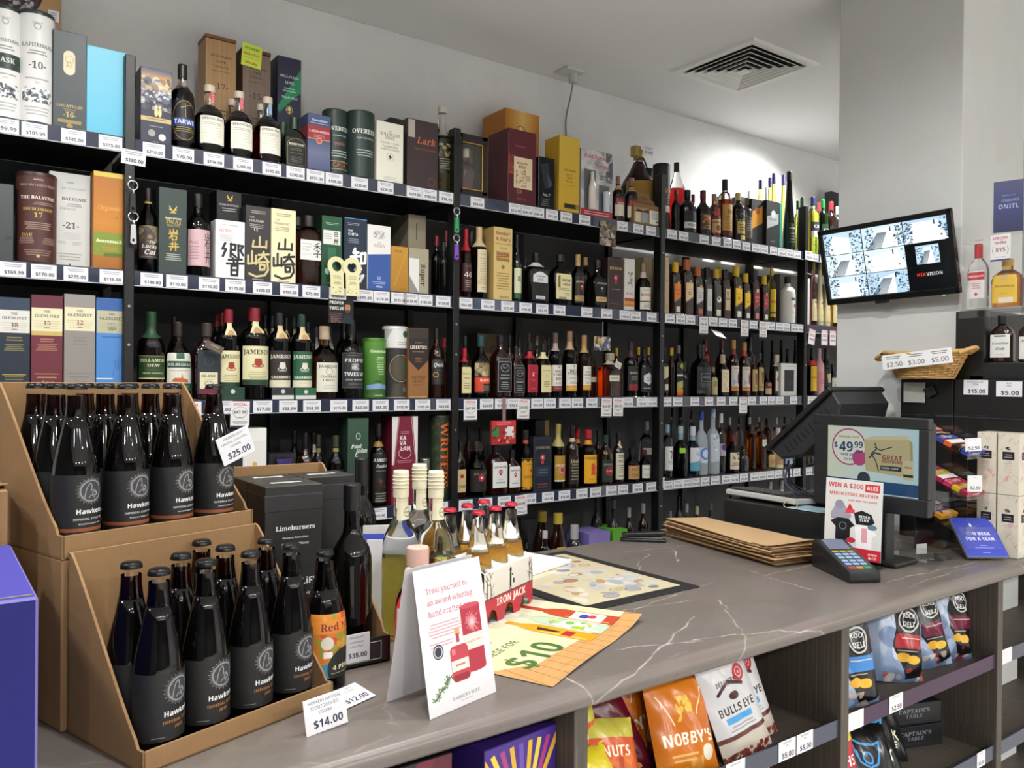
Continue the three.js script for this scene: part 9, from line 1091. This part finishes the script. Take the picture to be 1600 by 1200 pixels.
const cb = [[1.9, 1.6, '#3a82c8', '#9ac0e0', 'sky blue band, left front', -0.45, -0.2, 0.05, 0.17], [1.93, 1.5, '#a83a44', '#e0d0d0', 'red band turned away, behind left front', 0.1, -0.15, -0.05, 0.16], [2.03, 1.52, '#a82a34', '#c84a44', 'red band, standing at the back left', 0.15, -0.1, 0.06, 0.16], [2.17, 1.57, '#a8242c', '#c84a3a', 'red band, large in the middle front', -0.4, -0.28, -0.14, 0.175], [2.25, 1.5, '#8a2430', '#d8a03a', 'red band with purple foil, behind the middle', -0.2, -0.1, 0.05, 0.16], [2.36, 1.57, '#6a1c38', '#a82a3a', 'plum band, second from right', -0.45, -0.25, 0.14, 0.155], [2.485, 1.565, '#6a1c38', '#8a2a44', 'plum band, against right panel', -0.45, -0.2, -0.05, 0.15], [2.3, 1.42, '#3a3038', '#8a8a90', 'dark band, at the back centre', -0.4, -0.1, 0.05, 0.16], [2.1, 1.42, '#2a2830', '#8a8a90', 'dark band, at the back left', -0.4, -0.1, -0.04, 0.16], [2.44, 1.42, '#3a1c34', '#8a8a90', 'dark plum band, at the back right', -0.4, -0.1, 0.05, 0.16]];
cb.forEach(([x, z, m, f, d, ry, rx, rz, w]) => bag([x, SY, z], w, 0.24, 0.07, chip(m, f), '#8fa2c0', 'silver blue chip bag, ' + d + ' of third cubby', ry, rx, rz));
const pork = () => A('#141416').t('LIGHT', 0.12, 0.3, '#4a98d0', 'b', 0.4, 0.06).q([[0.3, 0.5], [0.22, 0.3], [0.36, 0.34], [0.62, 0.34], [0.76, 0.28], [0.7, 0.46], [0.66, 0.56], [0.5, 0.62], [0.34, 0.56], [0.3, 0.44]], '#4a9ad8', 0.035).o(0.5, 0.5, 0.09, '#4a9ad8', 0.035).t('PORK', 0.72, 0.7, '#e0dcc0', 'b', 0.5, 0.14).t('CRACKLE', 0.84, 0.6, '#e0dcc0', 'b', 0.5, 0.09).l(0.93, 1, 0.5, '#4a98d0');
bag([2.0, SL, 1.61], 0.17, 0.22, 0.05, pork(), '#131315', 'black pork crackle bag with blue pig outline, left of three', -0.35, -0.75, -0.25); bag([2.115, SL + 0.012, 1.55], 0.17, 0.22, 0.05, pork(), '#131315', 'black pork crackle bag with blue pig outline, middle of three', -0.35, -0.75, -0.25); bag([2.23, SL + 0.02, 1.5], 0.17, 0.22, 0.05, pork(), '#131315', 'black pork crackle bag with blue pig outline, right of three', -0.35, -0.75, -0.25);
bag([1.87, SL, 1.6], 0.15, 0.23, 0.06, A('#b01e2e').p([[0, 0], [1, 0], [1, 0.2], [0, 0.3]], '#d8c42a').t("SMITHS", 0.42, 0.84, '#f0e8e4', 'b', 0.5, 0.2).p([[0.1, 0.8], [0.6, 0.6], [0.9, 0.76], [0.5, 0.96]], '#e0c42a').r(0, 0.9, 1, 0.1, '#8a1424'), '#a01a28', 'red chip bag with white lettering at left of lower shelf', -0.3, -0.25, 0.05);
for (const [y, z, d] of [[SL, 1.5, 'lower'], [SL + 0.066, 1.495, 'upper']]) { const f = A('#15161a').t("CAPTAIN'S", 0.35, 0.6, '#8a9098', 'S', 0.5, 0.2).t('TABLE', 0.6, 0.4, '#7a8088', 'S', 0.5, 0.18).l(0.85, 1, 0.5, '#3a6a9a'); carton([2.42, y, z, 0.2, 0.064], f, '#16181e', d + ' flat black cracker box with blue end on lower shelf', { d: 0.12, name: 'cracker_box', turn: -0.35, right: A('#2c5a98').r(0, 0, 0.3, 1, '#16181e').r(0.7, 0, 0.2, 1, '#d8dce0'), res: 1300 }); }
ticket([1.835, SY - 0.017, 1.6555], 0.07, 0.044, [], ' ', 'blank white ticket at left end of chip shelf', 0); ticket([2.02, SY - 0.017, 1.6555], 0.066, 0.044, ['CHIPS 165G'], '$2.50', 'white ticket reading $2.50 below the chip bags', 0); ticket([2.49, SL - 0.017, 1.6555], 0.05, 0.044, ['CRACKERS'], '$3.00', 'white ticket reading $3.00 on lower strip of third cubby', 0);
bag([2.72, SY, 1.57], 0.16, 0.22, 0.06, chip('#2a2a30', '#d8b83a'), '#8fa2c0', 'silver blue chip bag in the fourth cubby', 0.6, -0.3, -0.2); bag([2.76, SY, 1.49], 0.16, 0.2, 0.06, A('#2a2620').z(20, ['#8a7a3a', '#3a3a3a'], 0, 0, 1, 1, 0.2), '#24211c', 'dark snack bag at the back of the fourth cubby', 0.4, -0.3, 0.3);
ticket([2.65, SY - 0.017, 1.6555], 0.066, 0.044, [], ' ', 'blank white ticket on strip of fourth cubby', 0);
renderer.render(scene, camera);
